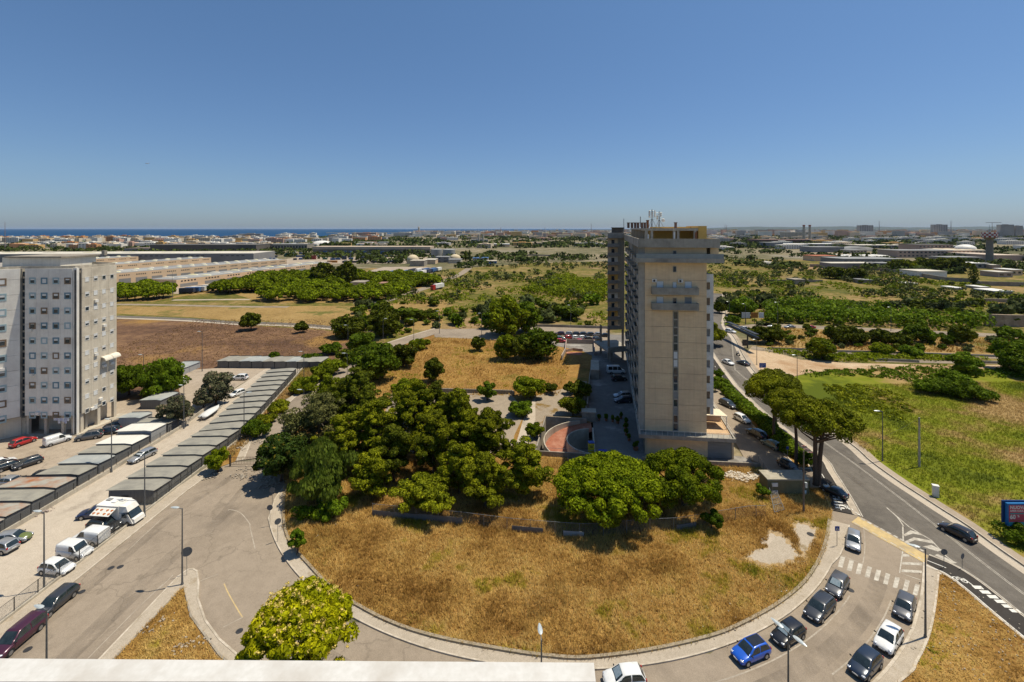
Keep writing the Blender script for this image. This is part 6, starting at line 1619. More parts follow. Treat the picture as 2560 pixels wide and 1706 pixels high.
def car_proto(kind, detail=True):
    S_ = SPEC[kind]; L, W = S_['L'], S_['W']; hw = W / 2
    t = thing('car', 'x', 'car', (0, 0, -400))
    xs = [-L / 2, -L / 2 + .06, -L / 2 + .2, -L / 2 + .5] + list(np.linspace(-L / 2 + .9, L / 2 - .9, 8)) + [L / 2 - .5, L / 2 - .22, L / 2 - .08, L / 2]
    def halfw(x):
        e = (L / 2 - abs(x))
        return hw * (0.80 + 0.20 * min(1, (e / 0.45)) ** 0.5) if x > 0 else hw * (0.86 + 0.14 * min(1, (e / 0.35)) ** 0.5)
    V, F = [], []
    for x in xs:
        w_ = halfw(x); zt = prof(x, S_['zt']); zb = 0.2 + 0.08 * (abs(x) > L / 2 - .3); e = L / 2 - abs(x)
        if e < 0.01: zb += .1; zt -= .06; w_ *= .93
        sec = [(0, zb), (w_ * .85, zb), (w_ * .97, zb + .08), (w_, zb + (zt - zb) * .45), (w_ * .985, zt - .16), (w_ * .93, zt - .05), (w_ * .8, zt), (w_ * .4, zt + .025), (0, zt + .035)]
        ring = sec + [(-y, z) for y, z in sec[-2:0:-1]]
        V += [(x, y, z) for y, z in ring]
    n = 16
    for i in range(len(xs) - 1):
        for k_ in range(n): F.append((i * n + k_, (i + 1) * n + k_, (i + 1) * n + (k_ + 1) % n, i * n + (k_ + 1) % n))
    F.append(tuple(range(n))); F.append(tuple((len(xs) - 1) * n + k_ for k_ in range(n))[::-1])
    F = [f[::-1] for f in F]
    b = MB(); b.add(V, F)
    # cabin shell
    a0, a1, a2, a3 = S_['cab']; zr = S_['zr']
    belt = lambda x: prof(x, S_['zt']) - .03
    wb = hw * .93; wr_ = hw * (.76 if kind not in ('van', 'bigvan') else .86)
    cx = [a0, (a0 + a1) / 2, a1, a1 - .25, (a1 + a2) / 2, a2 + .2, a2, (a2 + a3) / 2, a3]
    def top(x):
        if x > a1: return belt(a0) + (zr - .05 - belt(a0)) * (a0 - x) / (a0 - a1)
        if x < a2: return belt(a3) + (zr - .06 - belt(a3)) * (x - a3) / (a2 - a3)
        k_ = (x - a2) / (a1 - a2); return zr - .05 * (2 * k_ - 1) ** 2
    V, F = [], []
    for x in cx:
        zt = top(x); zb = belt(x) - .05; f = max(0.0, (zt - belt(x)) / (zr - belt(x)))
        w0 = wb - .05 * (x == a0 or x == a3); wt_ = w0 + (wr_ - w0) * f
        sec = [(w0, zb), (w0 + (wt_ - w0) * .5 + .02, zb + (zt - zb) * .5), (wt_, zt - .05 * f), (wt_ * .86, zt - .005), (0, zt + .02 * f)]
        ring = sec + [(-y, z) for y, z in sec[-2::-1]]
        V += [(x, y, z) for y, z in ring]
    m = 9
    for i in range(len(cx) - 1):
        for k_ in range(m - 1): F.append((i * m + k_, i * m + k_ + 1, (i + 1) * m + k_ + 1, (i + 1) * m + k_))
    F.append(tuple(range(m))); F.append(tuple((len(cx) - 1) * m + k_ for k_ in range(m))[::-1])
    b.add(V, F)
    body = b.build('body', PAINTS['white'], t, smooth=True, local=True)
    for p in body.data.polygons:
        if abs(p.normal.x) > .97 or len(p.vertices) > 5: p.use_smooth = False
    if not detail: return t
    # glass
    def side_pt(x, s, sg, o=.012):
        zb = belt(x) + .02; zt = top(x); f = max(0, (zt - belt(x)) / (zr - belt(x)))
        w0 = wb; wt_ = w0 + (wr_ - w0) * f
        z = zb + (zt - .07 - zb) * s; k_ = s
        return (x, sg * (w0 + (wt_ - w0) * k_ + .02 * 4 * s * (1 - s) + o), z)
    for nm, poly, s2 in (('windscreen', 1, 0), ('rear_window', -1, 0)):
        b = MB(); V = []; F = []
        xa, xb = (a0, a1) if poly > 0 else (a3, a2)
        for i in range(4):
            s = .06 + .86 * i / 3
            x = xa + (xb - xa) * s; z = top(x)
            w_ = (wb + (wr_ - wb) * s) * .86
            for k_ in range(5):
                y = -w_ + 2 * w_ * k_ / 4
                V.append((x + .014 * poly + .0 , y, z + .018 + .018 * s * (1 - (k_ / 2 - 1) ** 2)))
        for i in range(3):
            for k_ in range(4): F.append((i * 5 + k_, i * 5 + k_ + 1, (i + 1) * 5 + k_ + 1, (i + 1) * 5 + k_))
        if kind in ('van', 'bigvan') and poly < 0: continue
        b.add(V, F if poly < 0 else [f[::-1] for f in F]); b.build(nm, CGL, t, smooth=True, local=True)
    spans = {'van': [(.02, .34)], 'bigvan': [(.02, .3), (.34, .64), (.67, .95)]}.get(kind, [(.02, .5), (.54, .97)])
    for sg in (1, -1):
        for (k0, k1) in spans:
            x0 = a0 - .1 + (a3 - a0 + .2) * k0; x1 = a0 - .1 + (a3 - a0 + .2) * k1
            b = MB(); V = []; F = []
            q = np.linspace(x0, x1, 6)
            for x in q:
                for s in (0.0, .5, 1.0): V.append(side_pt(float(x), s, sg))
            for i in range(5):
                for k_ in range(2):
                    f = (i * 3 + k_, (i + 1) * 3 + k_, (i + 1) * 3 + k_ + 1, i * 3 + k_ + 1)
                    F.append(f if sg > 0 else f[::-1])
            F = [f[::-1] for f in F]
            b.add(V, F); b.build('side_window', CGL, t, smooth=True, local=True)
    for sg in (1, -1):
        for x in S_['wx']:
            wr = S_['wr']; b = MB()
            y0 = hw - .17; y1 = hw + .015
            def disc(mb, r0, r1, ya, yb, nn=20):
                V = []
                for k_ in range(nn):
                    a = 2 * math.pi * k_ / nn; V.append((x + r0 * math.cos(a), sg * ya, wr + r0 * math.sin(a)))
                for k_ in range(nn):
                    a = 2 * math.pi * k_ / nn; V.append((x + r1 * math.cos(a), sg * yb, wr + r1 * math.sin(a)))
                F = [tuple(range(nn)), tuple(range(nn, 2 * nn))[::-1]] + [(k_, nn + k_, nn + (k_ + 1) % nn, (k_ + 1) % nn) for k_ in range(nn)]
                mb.add(V, F if sg < 0 else [f[::-1] for f in F])
            disc(b, wr, wr * .94, y0, y1); wh = b.build('wheel', TYRE, t, local=True)
            b = MB(); disc(b, wr * .66, wr * .6, y1 - .01, y1 + .006)
            rim = b.build('rim', RIM, wh, local=True)
        b = MB()
        for x in S_['wx']:
            wr = S_['wr']; V = [(x + (wr + .06) * math.cos(a), sg * (hw + .004), wr + (wr + .06) * math.sin(a)) for a in np.linspace(-.25, math.pi + .25, 13)]
            b = MB(); b.add(V, [tuple(range(13))] if sg < 0 else [tuple(range(13))[::-1]]); b.build('wheel_arch', TRIM, t, local=True)
        zt = prof(L / 2 - .25, S_['zt'])
        b = MB(); b.ball((L / 2 - .2, sg * hw * .70, zt - .10), .17, .19, .085, 10, 6); b.build('headlight', LENS, t, smooth=True, local=True)
        zt = prof(-L / 2 + .12, S_['zt'])
        b = MB(); b.ball((-L / 2 + .1, sg * hw * .80, zt - .08), .09, .13, .15, 10, 6); b.build('taillight', TAIL, t, smooth=True, local=True)
        b = MB(); b.ball((a0 - .3, sg * (hw + .09), belt(a0) + .12), .07, .11, .075, 8, 6); b.build('mirror', TRIM, t, smooth=True, local=True)
    b = MB(); b.rbox(L / 2 - .035, 0, .32, .5, .1, W * .62); b.build('grille', TRIM, t, local=True)
    b = MB(); b.rbox(L / 2 + .02, 0, .42, .53, .02, .5); b.build('number_plate', PLATE, t, local=True)
    b = MB(); b.rbox(-L / 2 - .015, 0, .55, .66, .03, .5); b.build('number_plate', PLATE, t, local=True)
    b = MB(); b.rbox(-L / 2 + .01, 0, .26, .42, .06, W * .74); b.build('bumper', TRIM, t, local=True)
    return t
def car(kind, X, Y, head, col, label, cat='car', name='parked_car', group=None, z=0.02, scale=None, detail=True):
    key = (kind, detail)
    if key not in CARP: CARP[key] = car_proto(kind, detail)
    c = copy_of(CARP[key], (X, Y, z), R(head), label, group, scale)
    c['category'] = cat; k_ = KIDS.pop(c.name); c.name = name; KIDS[c.name] = k_
    paint_fix(c, col)
    return c
def paint_fix(c, col):
    for ch in KIDS[c.name]:
        if ch.name.split('.')[0] == 'body':
            ch.material_slots[0].link = 'OBJECT'; ch.material_slots[0].material = PAINTS[col]
def ringpos(X, Y, r):
    a = math.atan2(Y - RC[1], X - RC[0]); return RC[0] + r * math.cos(a), RC[1] + r * math.sin(a), math.degrees(a) - 90
GR = 'cars parked along the ring road'
for kind, X, Y, r, col, lb in [
    ('hatch', 10.6, 43.1, 51.7, 'white', 'white hatchback parked by the ring kerb right of the white railing'),
    ('hatch', 24.0, 45.7, 51.9, 'blue', 'bright blue hatchback with a black roof parked by the ring kerb'),
    ('hatch', 29.0, 47.7, 52.0, 'black', 'black hatchback under the two-headed street lamp by the ring kerb'),
    ('wagon', 34.4, 51.1, 51.9, 'dark_grey', 'dark grey estate car with roof rails by the ring kerb'),
    ('hatch', 38.7, 54.3, 51.8, 'grey', 'grey hatchback with a windscreen shade just below the zebra crossing'),
    ('hatch', 46.5, 61.9, 51.8, 'silver', 'silver-grey hatchback parked above the zebra crossing by the blue sign'),
    ('hatch', 44.1, 51.1, 57.6, 'grey', 'grey-brown hatchback parked against the outer kerb below the zebra crossing'),
    ('hatch', 39.0, 47.2, 57.6, 'white', 'white rounded hatchback with a lamp shadow on its roof at the outer kerb'),
    ('hatch', 34.5, 44.4, 57.5, 'navy', 'dark navy small hatchback at the outer kerb near the bottom edge')]:
    x, y, h = ringpos(X, Y, r)
    c = car(kind, x, y, h - 0, col, lb, group=GR)
    if col == 'blue':
        b = MB(); b.rbox(-0.6, 0, 1.475, 1.495, 1.5, 1.0); b.build('roof_panel', PAINTS['black'], c, local=True)
    if lb.startswith('dark grey estate'):
        for sg in (1, -1):
            b = MB(); b.tube([(0.2, sg * .62, 1.46), (-.6, sg * .63, 1.5), (-1.6, sg * .62, 1.46)], .025, 5); b.build('roof_rail', RIM, c, local=True)
    if 'windscreen shade' in lb or lb.startswith('white hatch') or lb.startswith('black'):
        b = MB(); s_ = SPEC['hatch']; b.hexa([(.95, -.5, 1.0), (.95, .5, 1.0), (.35, .42, 1.40), (.35, -.42, 1.40)], [(.96, -.5, 1.02), (.96, .5, 1.02), (.36, .42, 1.425), (.36, -.42, 1.425)]); b.build('sunshade', surf('silver_sunshade', (0.5, 0.55, 0.54), (0.3, 0.4, 0.4), 3, 0.3, 0.6) if 'silver_sunshade' not in MATS else MATS['silver_sunshade'], c, local=True)
def pc(kind, t, x, y, head, col, lb, group=None, z=0.03, hz_=0.7, **k):
    X, Y = P(t, x, y, hz_)
    return car(kind, X, Y, head, col, lb, group=group, z=z, **k)
pc('wagon', 'I', 505, 800, -90, 'dark_grey', 'dark grey-purple hatchback parked on the near street beside the mesh fence', 'cars parked on the near street')
pc('mpv', 'I', 165, 1120, -90, 'purple', 'dark purple people carrier cut by the bottom left corner', 'cars parked on the near street')
G2 = 'vehicles parked nose-in at the mesh fence'
pc('hatch', 'I', 525, 480, -8, 'white', 'small white hatchback nose-in at the mesh fence by the lamp post', G2)
pc('van', 'I', 690, 335, -8, 'white', 'white delivery van with a roof vent nose-in at the mesh fence', G2, cat='van', name='parked_van')
pc('van', 'I', 830, 205, 172, 'white', 'white windowless van backed up to the mesh fence', G2, cat='van', name='parked_van', scale=(1.12, 1.05, 1.03))
pc('suv', 'E', 955, 1515, -8, 'black', 'black off-road car between the camper and the white van', G2)
pc('wagon', 'E', 885, 1390, 195, 'dark_blue', 'dark blue estate car behind the camper van', G2)
pc('wagon', 'E', 1310, 875, -105, 'silver', 'silver sedan driving down the alley past the garages', cat='car')
pc('hatch', 'I', 20, 285, 170, 'silver', 'silver car with red tail lamps cut by the left edge in the alley')
c = pc('hatch', 'I', 120, 210, 12, 'silver', 'silver car half wrapped in a green cover in the alley')
b = MB(); b.ball((0.9, 0, 0.5), 1.25, .95, .5, 14, 8); b.build('cover', PAINTS['olive'], c, smooth=True, local=True)
G3 = 'cars on the lot below the white apartment block'
pc('hatch', 'E', 215, 745, 75, 'red', 'small red car beside the white apartment block', G3)
pc('van', 'E', 530, 735, 62, 'white', 'white small van beside the white apartment block', G3, cat='van', name='parked_van')
pc('suv', 'E', 820, 695, 205, 'grey', 'grey crossover nearest the camera in the row beside the white block', G3)
pc('wagon', 'E', 980, 648, 195, 'navy', 'dark navy estate in the middle of the row beside the white block', G3)
pc('hatch', 'E', 1055, 592, 195, 'black', 'black hatchback with red tail lamps beside the plinth of the white block', G3)
pc('hatch', 'E', 255, 940, -118, 'dark_grey', 'dark hatchback facing the camera on the lot of the white block', G3)
pc('wagon', 'E', 95, 960, 62, 'black', 'black car with its tail to the camera beside the dark hatchback', G3)
pc('hatch', 'E', 5, 940, 62, 'white', 'white car cut by the left edge beyond the black cars', G3)
pc('hatch', 'E', 420, 1060, 10, 'black', 'black covered car tucked behind the left garages', G3)
pc('hatch', 'E', 60, 1112, 175, 'silver', 'silver car behind the railings at the left edge', G3)
pc('wagon', 'E', 35, 1225, 170, 'grey', 'grey car under the wall by the left garages', G3)
pc('hatch', 'E', 1365, 385, 100, 'silver', 'silver car in the shade of the large round tree', G3)
pc('hatch', 'E', 2180, 305, -115, 'white', 'white hatchback at the end of the alley by the garage row', G3)
pc('hatch', 'E', 2130, 285, -115, 'silver', 'pale car half hidden behind the white hatchback at the end of the alley', G3) if False else None
pc('suv', 'E', 2205, 160, 180, 'white', 'white off-road car before the far cross row of garages', G3)
pc('hatch', 'E', 2110, 160, 100, 'silver', 'silver car between the dusty tree and the far garages', G3)
G4 = 'cars on the shaded driveway'
pc('bigvan', 'C', 955, 1430, 0, 'white', 'white minibus parked in the tower shadow', G4, cat='minibus', name='parked_minibus', z=0.14)
pc('suv', 'C', 985, 1495, 5, 'black', 'black car just in front of the white minibus', G4, z=0.14)
pc('wagon', 'G', 1022, 368, 185, 'navy', 'dark blue car parked at the foot of the tower', G4, z=0.14)
pc('wagon', 'G', 1015, 325, 185, 'silver', 'grey car behind the dark blue one at the foot of the tower', G4, z=0.14)
G5 = 'cars on the service road right of the tower'
hd_ = -62
pc('wagon', 'G', 1985, 405, -70, 'dark_grey', 'dark estate car at the far end of the service road', G5, z=.14)
pc('hatch', 'G', 2115, 540, -72, 'white', 'white small car on the service road beside the hedge', G5, z=.14)
pc('suv', 'G', 2247, 680, 108, 'black', 'black car on the service road below the white one', G5, z=.14)
pc('hatch', 'H', 30, 775, 108, 'teal_grey', 'dark green-grey car in the pine shade on the service road', G5, z=.14)
pc('hatch', 'H', 195, 980, -72, 'black', 'black car facing the camera at the end of the service road', G5, z=.14)
pc('sedan', 'H', 605, 1205, 118, 'black', 'black car in the tree shade on the cycle lane', None, z=.15, scale=.88)
G6 = 'cars driving on the main road'
pc('hatch', 'L', 1738, 150, 112, 'brown_black', 'black hatchback driving away up the main road near the billboard', G6, name='car')
pc('sedan', 'C', 1985, 1342, -75, 'white', 'white car coming down the main road beside the tower', G6, name='car')
pc('sedan', 'C', 2125, 1348, 108, 'dark_grey', 'dark car driving away on the main road beside the tower', G6, name='car')
pc('suv', 'C', 2010, 1060, -60, 'white', 'white vehicle waiting at the top junction of the main road', G6, name='car')
pc('hatch', 'C', 2120, 1032, 180, 'silver', 'pale car crossing the junction behind the white vehicle', G6, name='car')
G7 = 'cars driving on the upper road'
pc('sedan', 'D', 45, 1012, 178, 'white', 'white car leftmost on the upper road', G7, name='car')
pc('sedan', 'D', 200, 1018, 178, 'silver', 'silver car between the white and the red one on the upper road', G7, name='car')
pc('sedan', 'D', 385, 1020, 178, 'red', 'red car rightmost on the upper road', G7, name='car')
G8 = 'cars in the parking left of the tower'
for x, y, col, h, lb in [(440, 1082, 'purple', 170, 'dark red car at the left of the back row'), (515, 1084, 'silver', 175, 'silver car second in the back row'), (580, 1086, 'black', 175, 'black car third in the back row'), (645, 1087, 'navy', 178, 'dark car in the middle of the back row'), (712, 1089, 'dark_grey', 178, 'dark grey car right of the middle of the back row'), (783, 1090, 'silver', 178, 'pale grey car near the right of the back row'), (848, 1098, 'black', 170, 'black car at the right end of the back row'),
                         (440, 1125, 'teal_grey', 0, 'grey-green estate at the left of the middle row'), (527, 1118, 'red', 15, 'red car in the middle row'), (592, 1118, 'white', 15, 'white car right of the red one in the middle row'), (655, 1120, 'white', 15, 'second white car in the middle row'), (708, 1128, 'black', 10, 'black car in the middle row'), (785, 1130, 'black', 20, 'black car at the right of the middle row'),
                         (450, 1150, 'red', 0, 'red car at the left of the front row'), (635, 1152, 'red', 0, 'red car behind the ramp wall in the front row')]:
    pc('hatch' if 'estate' not in lb else 'wagon', 'C', x, y, h, col, lb + ' of the tower parking', G8, z=0.16)
# motorcycle and rider
def motorbike(X, Y, head, label):
    t = thing('motorcycle', label, 'motorcycle', (X, Y, 0.03), R(head))
    for x in (-.65, .65):
        b = MB(); V = []
        for k_ in range(16):
            a = 2 * math.pi * k_ / 16
            V += [(x + .3 * math.cos(a), -.06, .3 + .3 * math.sin(a)), (x + .3 * math.cos(a), .06, .3 + .3 * math.sin(a))]
        F = [(2 * k_, (2 * k_ + 2) % 32, (2 * k_ + 3) % 32, 2 * k_ + 1) for k_ in range(16)] + [tuple(range(0, 32, 2))[::-1], tuple(range(1, 32, 2))]
        b.add(V, F); b.build('wheel', TYRE, t, local=True)
    b = MB(); b.ball((.1, 0, .75), .5, .2, .2, 10, 6); b.tube([(.65, 0, .3), (.45, 0, 1.0)], .05, 6); b.tube([(.45, -.35, 1.02), (.45, .35, 1.02)], .025, 5); b.ball((-.45, 0, .8), .4, .16, .09, 10, 6); b.build('frame', PAINTS['black'], t, smooth=True, local=True)
def skin_person(name, label, chain, edges, rad, mat, loc, head):
    me = bpy.data.meshes.new(name); me.from_pydata(chain, edges, []); me.update()
    o = bpy.data.objects.new(name, me); COL.objects.link(o)
    o.location = loc; o.rotation_euler = (0, 0, R(head))
    sk = o.modifiers.new('skin', 'SKIN')
    if not me.skin_vertices: me.skin_vertices.new()
    for i, r_ in enumerate(rad): me.skin_vertices[0].data[i].radius = (r_, r_)
    me.skin_vertices[0].data[0].use_root = True
    s = o.modifiers.new('sub', 'SUBSURF'); s.levels = 1; s.render_levels = 1
    me.materials.append(mat)
    tag(o, label, 'person')
    return o
X, Y = P('C', 2078, 1285)
motorbike(X, Y, 105, 'dark motorcycle ridden down the middle of the main road')
ch = [(-.35, 0, .95), (-.2, 0, 1.2), (-.02, 0, 1.48), (.03, 0, 1.6), (.06, 0, 1.78), (-.0, .2, 1.42), (.15, .32, 1.2), (.42, .33, 1.05), (-.0, -.2, 1.42), (.15, -.32, 1.2), (.42, -.33, 1.05), (-.3, .13, .93), (.1, .2, .85), (0, .2, .45), (-.3, -.13, .93), (.1, -.2, .85), (0, -.2, .45)]
ed = [(0, 1), (1, 2), (2, 3), (3, 4), (2, 5), (5, 6), (6, 7), (2, 8), (8, 9), (9, 10), (0, 11), (11, 12), (12, 13), (0, 14), (14, 15), (15, 16)]
rd = [.17, .16, .17, .07, .13, .08, .06, .04, .08, .06, .04, .12, .09, .06, .12, .09, .06]
skin_person('person', 'rider in pale clothes and helmet on the motorcycle on the main road', ch, ed, rd, surf('rider_clothes', (0.4, 0.4, 0.4), (0.28, 0.28, 0.3), 4, 0.8), (X, Y, 0.03), 105)
# camper van
X, Y = P('E', 1120, 1400, 1.4)
t = thing('camper_van', 'white camper van with striped side awning and roof hatches behind the fence', 'camper van', (X, Y, 0.04), R(-6))
b = MB(); b.box(-3.0, .55, -1.1, 1.1, .45, 2.75); b.prism([(-3, -1.1), (.55, -1.1), (.55, 1.1), (-3, 1.1)], 2.7, 2.85)
b.build('body', WHITE, t, local=True)
b = MB(); b.hexa([(.56, -1.0, 1.9), (1.9, -.9, 2.0), (1.9, .9, 2.0), (.56, 1.0, 1.9)], [(.56, -1.0, 2.82), (1.5, -.8, 2.7), (1.5, .8, 2.7), (.56, 1.0, 2.82)])
b.hexa([(.56, -1.0, .4), (2.75, -.95, .4), (2.75, .95, .4), (.56, 1.0, .4)], [(.56, -1.0, 1.88), (1.9, -.9, 1.6), (1.9, .9, 1.6), (.56, 1.0, 1.88)])
b.hexa([(1.9, -.95, .41), (2.95, -.85, .45), (2.95, .85, .45), (1.9, .95, .41)], [(1.9, -.9, 1.25), (2.8, -.8, .95), (2.8, .8, .95), (1.9, .9, 1.25)])
b.build('cab', WHITE, t, local=True)
b = MB(); b.hexa([(1.93, -.85, 1.3), (2.45, -.85, 1.12), (2.45, .85, 1.12), (1.93, .85, 1.3)], [(1.7, -.8, 1.95), (1.95, -.8, 1.95), (1.95, .8, 1.95), (1.7, .8, 1.95)]); b.build('windscreen', CGL, t, local=True)
for sg in (1, -1):
    b = MB(); b.hexa([(1.0, sg * 1.0 - .02, 1.2), (1.8, sg * .97 - .02, 1.2), (1.8, sg * .97 + .02, 1.2), (1.0, sg * 1.0 + .02, 1.2)], [(1.0, sg * .99 - .02, 1.75), (1.55, sg * .96 - .02, 1.75), (1.55, sg * .96 + .02, 1.75), (1.0, sg * .99 + .02, 1.75)]); b.build('side_window', CGL, t, local=True)
    for x in (-2.0, 1.9):
        b = MB(); b.tube([(x, sg * .85, .36), (x, sg * 1.08, .36)], .36, 18); w_ = b.build('wheel', TYRE, t, local=True); b = MB(); b.tube([(x, sg * 1.081, .36), (x, sg * 1.095, .36)], .2, 14); b.build('rim', RIM, w_, local=True)
b = MB(); b.box(-2.6, -1.9, -1.13, -1.105, 1.5, 2.1); b.build('side_window', CGL, t, local=True)
b = MB(); b.box(-1.2, -.5, -1.13, -1.105, 1.4, 2.1); b.build('side_window', CGL, t, local=True)
for x, y in ((-2.3, .3), (-1.0, -.1), (-.2, .4)):
    b = MB(); b.rbox(x, y, 2.85, 2.98, .7, .55); b.build('roof_hatch', [WHITE, SHUTG][x < -2], t, local=True)
b = MB(); b.hexa([(-2.7, -2.3, 2.1), (.3, -2.3, 2.1), (.3, -1.12, 2.6), (-2.7, -1.12, 2.6)], [(-2.7, -2.3, 2.14), (.3, -2.3, 2.14), (.3, -1.12, 2.64), (-2.7, -1.12, 2.64)])
aw = b.build('awning', surf('awning_white', (.72, .7, .64), (.6, .58, .52), 3, .8), t, local=True)
for x in (-2.35, -1.65, -.7, 0.0):
    for y in (-2.0, -1.5):
        zz = 2.14 + .5 * (y + 2.3) / 1.18 + .012
        b = MB(); b.add([(x + .2 * math.cos(a) * (1 + .3 * math.sin(3 * a)), y + .16 * math.sin(a), zz + .42 * .16 * math.sin(a)) for a in np.linspace(0, 2 * math.pi, 13)[:-1]], [tuple(range(12))]); b.build('printed_spot', surf('orange_print', (.5, .18, .04), (.3, .08, .03), 6) if 'orange_print' not in MATS else MATS['orange_print'], aw, local=True)
# boat under cover on a trailer
X, Y = P('E', 1940, 480, .7)
bx0, by0 = P('E', 1850, 545, .5); bx1, by1 = P('E', 2020, 420, .9)
ang = math.atan2(by1 - by0, bx1 - bx0)
t = thing('covered_boat', 'motor boat under a white tarpaulin on a trailer beside the alley wall', 'boat', ((bx0 + bx1) / 2, (by0 + by1) / 2, .04), ang)
Lb = math.hypot(bx1 - bx0, by1 - by0) * .92
V = []; F = []
for i in range(11):
    s = i / 10; x = -Lb / 2 + Lb * s; w_ = 1.1 * (1 - max(0, (s - .45) / .55) ** 2.2) * (.9 + .1 * min(1, s * 5)) + .02; zt = .95 + .5 * math.sin(min(1, s * 1.3) * math.pi) * .55 + .25 * s
    rg_ = [(w_, .75 + .2 * s), (w_ * .95, .95 + .2 * s), (w_ * .5, zt), (0, zt + .08), (-w_ * .5, zt), (-w_ * .95, .95 + .2 * s), (-w_, .75 + .2 * s), (-w_ * .5, .45 + .35 * s), (w_ * .5, .45 + .35 * s)]
    V += [(x, y, z) for y, z in rg_]
for i in range(10):
    for k_ in range(9): F.append((i * 9 + k_, (i + 1) * 9 + k_, (i + 1) * 9 + (k_ + 1) % 9, i * 9 + (k_ + 1) % 9))
F += [tuple(range(9)), tuple(range(90, 99))[::-1]]
b = MB(); b.add(V, [f[::-1] for f in F]); b.build('tarpaulin', surf('white_tarpaulin', (.68, .68, .66), (.52, .52, .5), 2.5, .6, bmp=.8), t, smooth=True, local=True)
b = MB(); b.box(-Lb / 2, Lb / 2 + 1.2, -.06, .06, .35, .43)
for x in (-1.5, 0, 1.5): b.box(x, x + .1, -.9, .9, .3, .36)
b.build('trailer', STEEL, t, local=True)
for sg in (1, -1):
    b = MB(); b.tube([(-.8, sg * .85, .3), (-.8, sg * 1.02, .3)], .3, 14); b.build('wheel', TYRE, t, local=True)
b = MB(); b.ball((-Lb / 2 - .25, 0, .8), .22, .18, .35, 8, 6); b.box(-Lb / 2 - .35, -Lb / 2 - .2, -.06, .06, .1, .6); b.build('outboard_motor', PAINTS['grey'], t, local=True)
for q in CARP.values():
    for ch in list(KIDS[q.name]):
        for g in list(KIDS[ch.name]): bpy.data.objects.remove(g)
        bpy.data.objects.remove(ch)
    bpy.data.objects.remove(q)
# trucks and trailers far off
def trailer(X, Y, ang, L, col, label, group, cabcol=None, H=3.9):
    t = thing('semi_trailer', label, 'trailer', (X, Y, 0.06), ang, group)
    b = MB(); b.box(-L / 2, L / 2, -1.25, 1.25, 1.2, H); b.build('box_body', col, t, local=True)
    b = MB(); b.box(-L / 2, -L / 2 + 3.5, -1.1, 1.1, .2, 1.1); b.box(L / 2 - 3, L / 2 - 2, -1.1, 1.1, .2, 1.1); b.build('undercarriage', DARKM, t, local=True)
    if cabcol:
        b = MB(); b.box(L / 2 + .4, L / 2 + 2.5, -1.2, 1.2, .4, 3.1); b.build('cab', cabcol, t, local=True)
    return t
TW, TB, TBL = WHITE, surf('trailer_dark', (.05, .06, .09), (.035, .04, .06), 1), surf('trailer_blue', (.06, .13, .28), (.045, .1, .22), 1)
X, Y = P('B', 1640, 665, 1.5)
t = trailer(X + 2, Y + 6, R(63), 10, WHITE, 'white and red lorry on the road through the pine wood', None, None); k_ = KIDS.pop(t.name); t.name = 'lorry'; KIDS[t.name] = k_; t['category'] = 'lorry'
b = MB(); b.box(-8.0, -5.4, -1.2, 1.2, .4, 3.4); b.build('cab', PAINTS['red'], t, local=True)
for i in range(5):
    X, Y = P('A', 1720 + 52 * i, 690 - 7 * i, 2)
    trailer(X, Y, R(5), 9, [TB, TBL, TW, TB, TW][i], '%s lorry trailer from the left parked under the nearest warehouse wall' % ORD[i], 'trailers under the warehouse wall')
for i in range(9):
    X, Y = P('B', 1120 + 63 * i, 530 - 2.5 * i - (12 if i > 4 else 0), 2)
    trailer(X, Y, R(78), 13, [TW, TB, TBL, TW, TBL, TB, TW, TBL, TBL][i], '%s trailer from the left in the lorry park beyond the pine wood' % ORD[i], 'trailers in the lorry park')
for i in range(7):
    X, Y = P('B', 1390 + 48 * i, 548 - 9 * i, 2)
    trailer(X, Y + 2, R(78), 10, [TB, TW, TBL, TW, TB, TBL, TW][i], '%s trailer from the left in the front line of the lorry park' % ORD[i], 'trailers in the lorry park')
rgc = random.Random(9)
CC = [surf('container_' + n_, c, tuple(x * .7 for x in c), 1) for n_, c in (('blue', (.05, .11, .24)), ('dark', (.05, .06, .08)), ('orange', (.38, .16, .03)), ('red', (.25, .05, .04)), ('white', (.55, .55, .52)), ('green', (.06, .14, .1)))]
n_ = 0
for row in range(4):
    for i in range(22):
        x = 120 + 58 * i + rgc.uniform(-8, 8); y = 352 + row * 26 + rgc.uniform(-3, 3)
        if rgc.random() < .25 or (row > 2 and not 650 < x < 1300): continue
        X, Y = P('B', x, y, 0)
        k_ = rgc.choices(range(6), [10, 7, 1.2, 1.5, 2, 1])[0]; h = rgc.choice([2.6, 2.6, 5.2])
        b = MB(); b.rbox(X, Y, 0, h, 12.2 if row % 2 else 6.1, 2.44, R(rgc.choice([5, 5, 95])))
        for j in range(3): b.rbox(X, Y, .3 + j * h / 3.2, .36 + j * h / 3.2, 6.0, 2.5, R(5))
        tag(b.build('shipping_container', CC[k_]), '%s shipping container stacked in the yard beyond the pine wood' % ['blue', 'dark', 'orange', 'red', 'white', 'green'][k_], 'container', '%s containers in the yard' % ['blue', 'dark', 'orange', 'red', 'white', 'green'][k_])
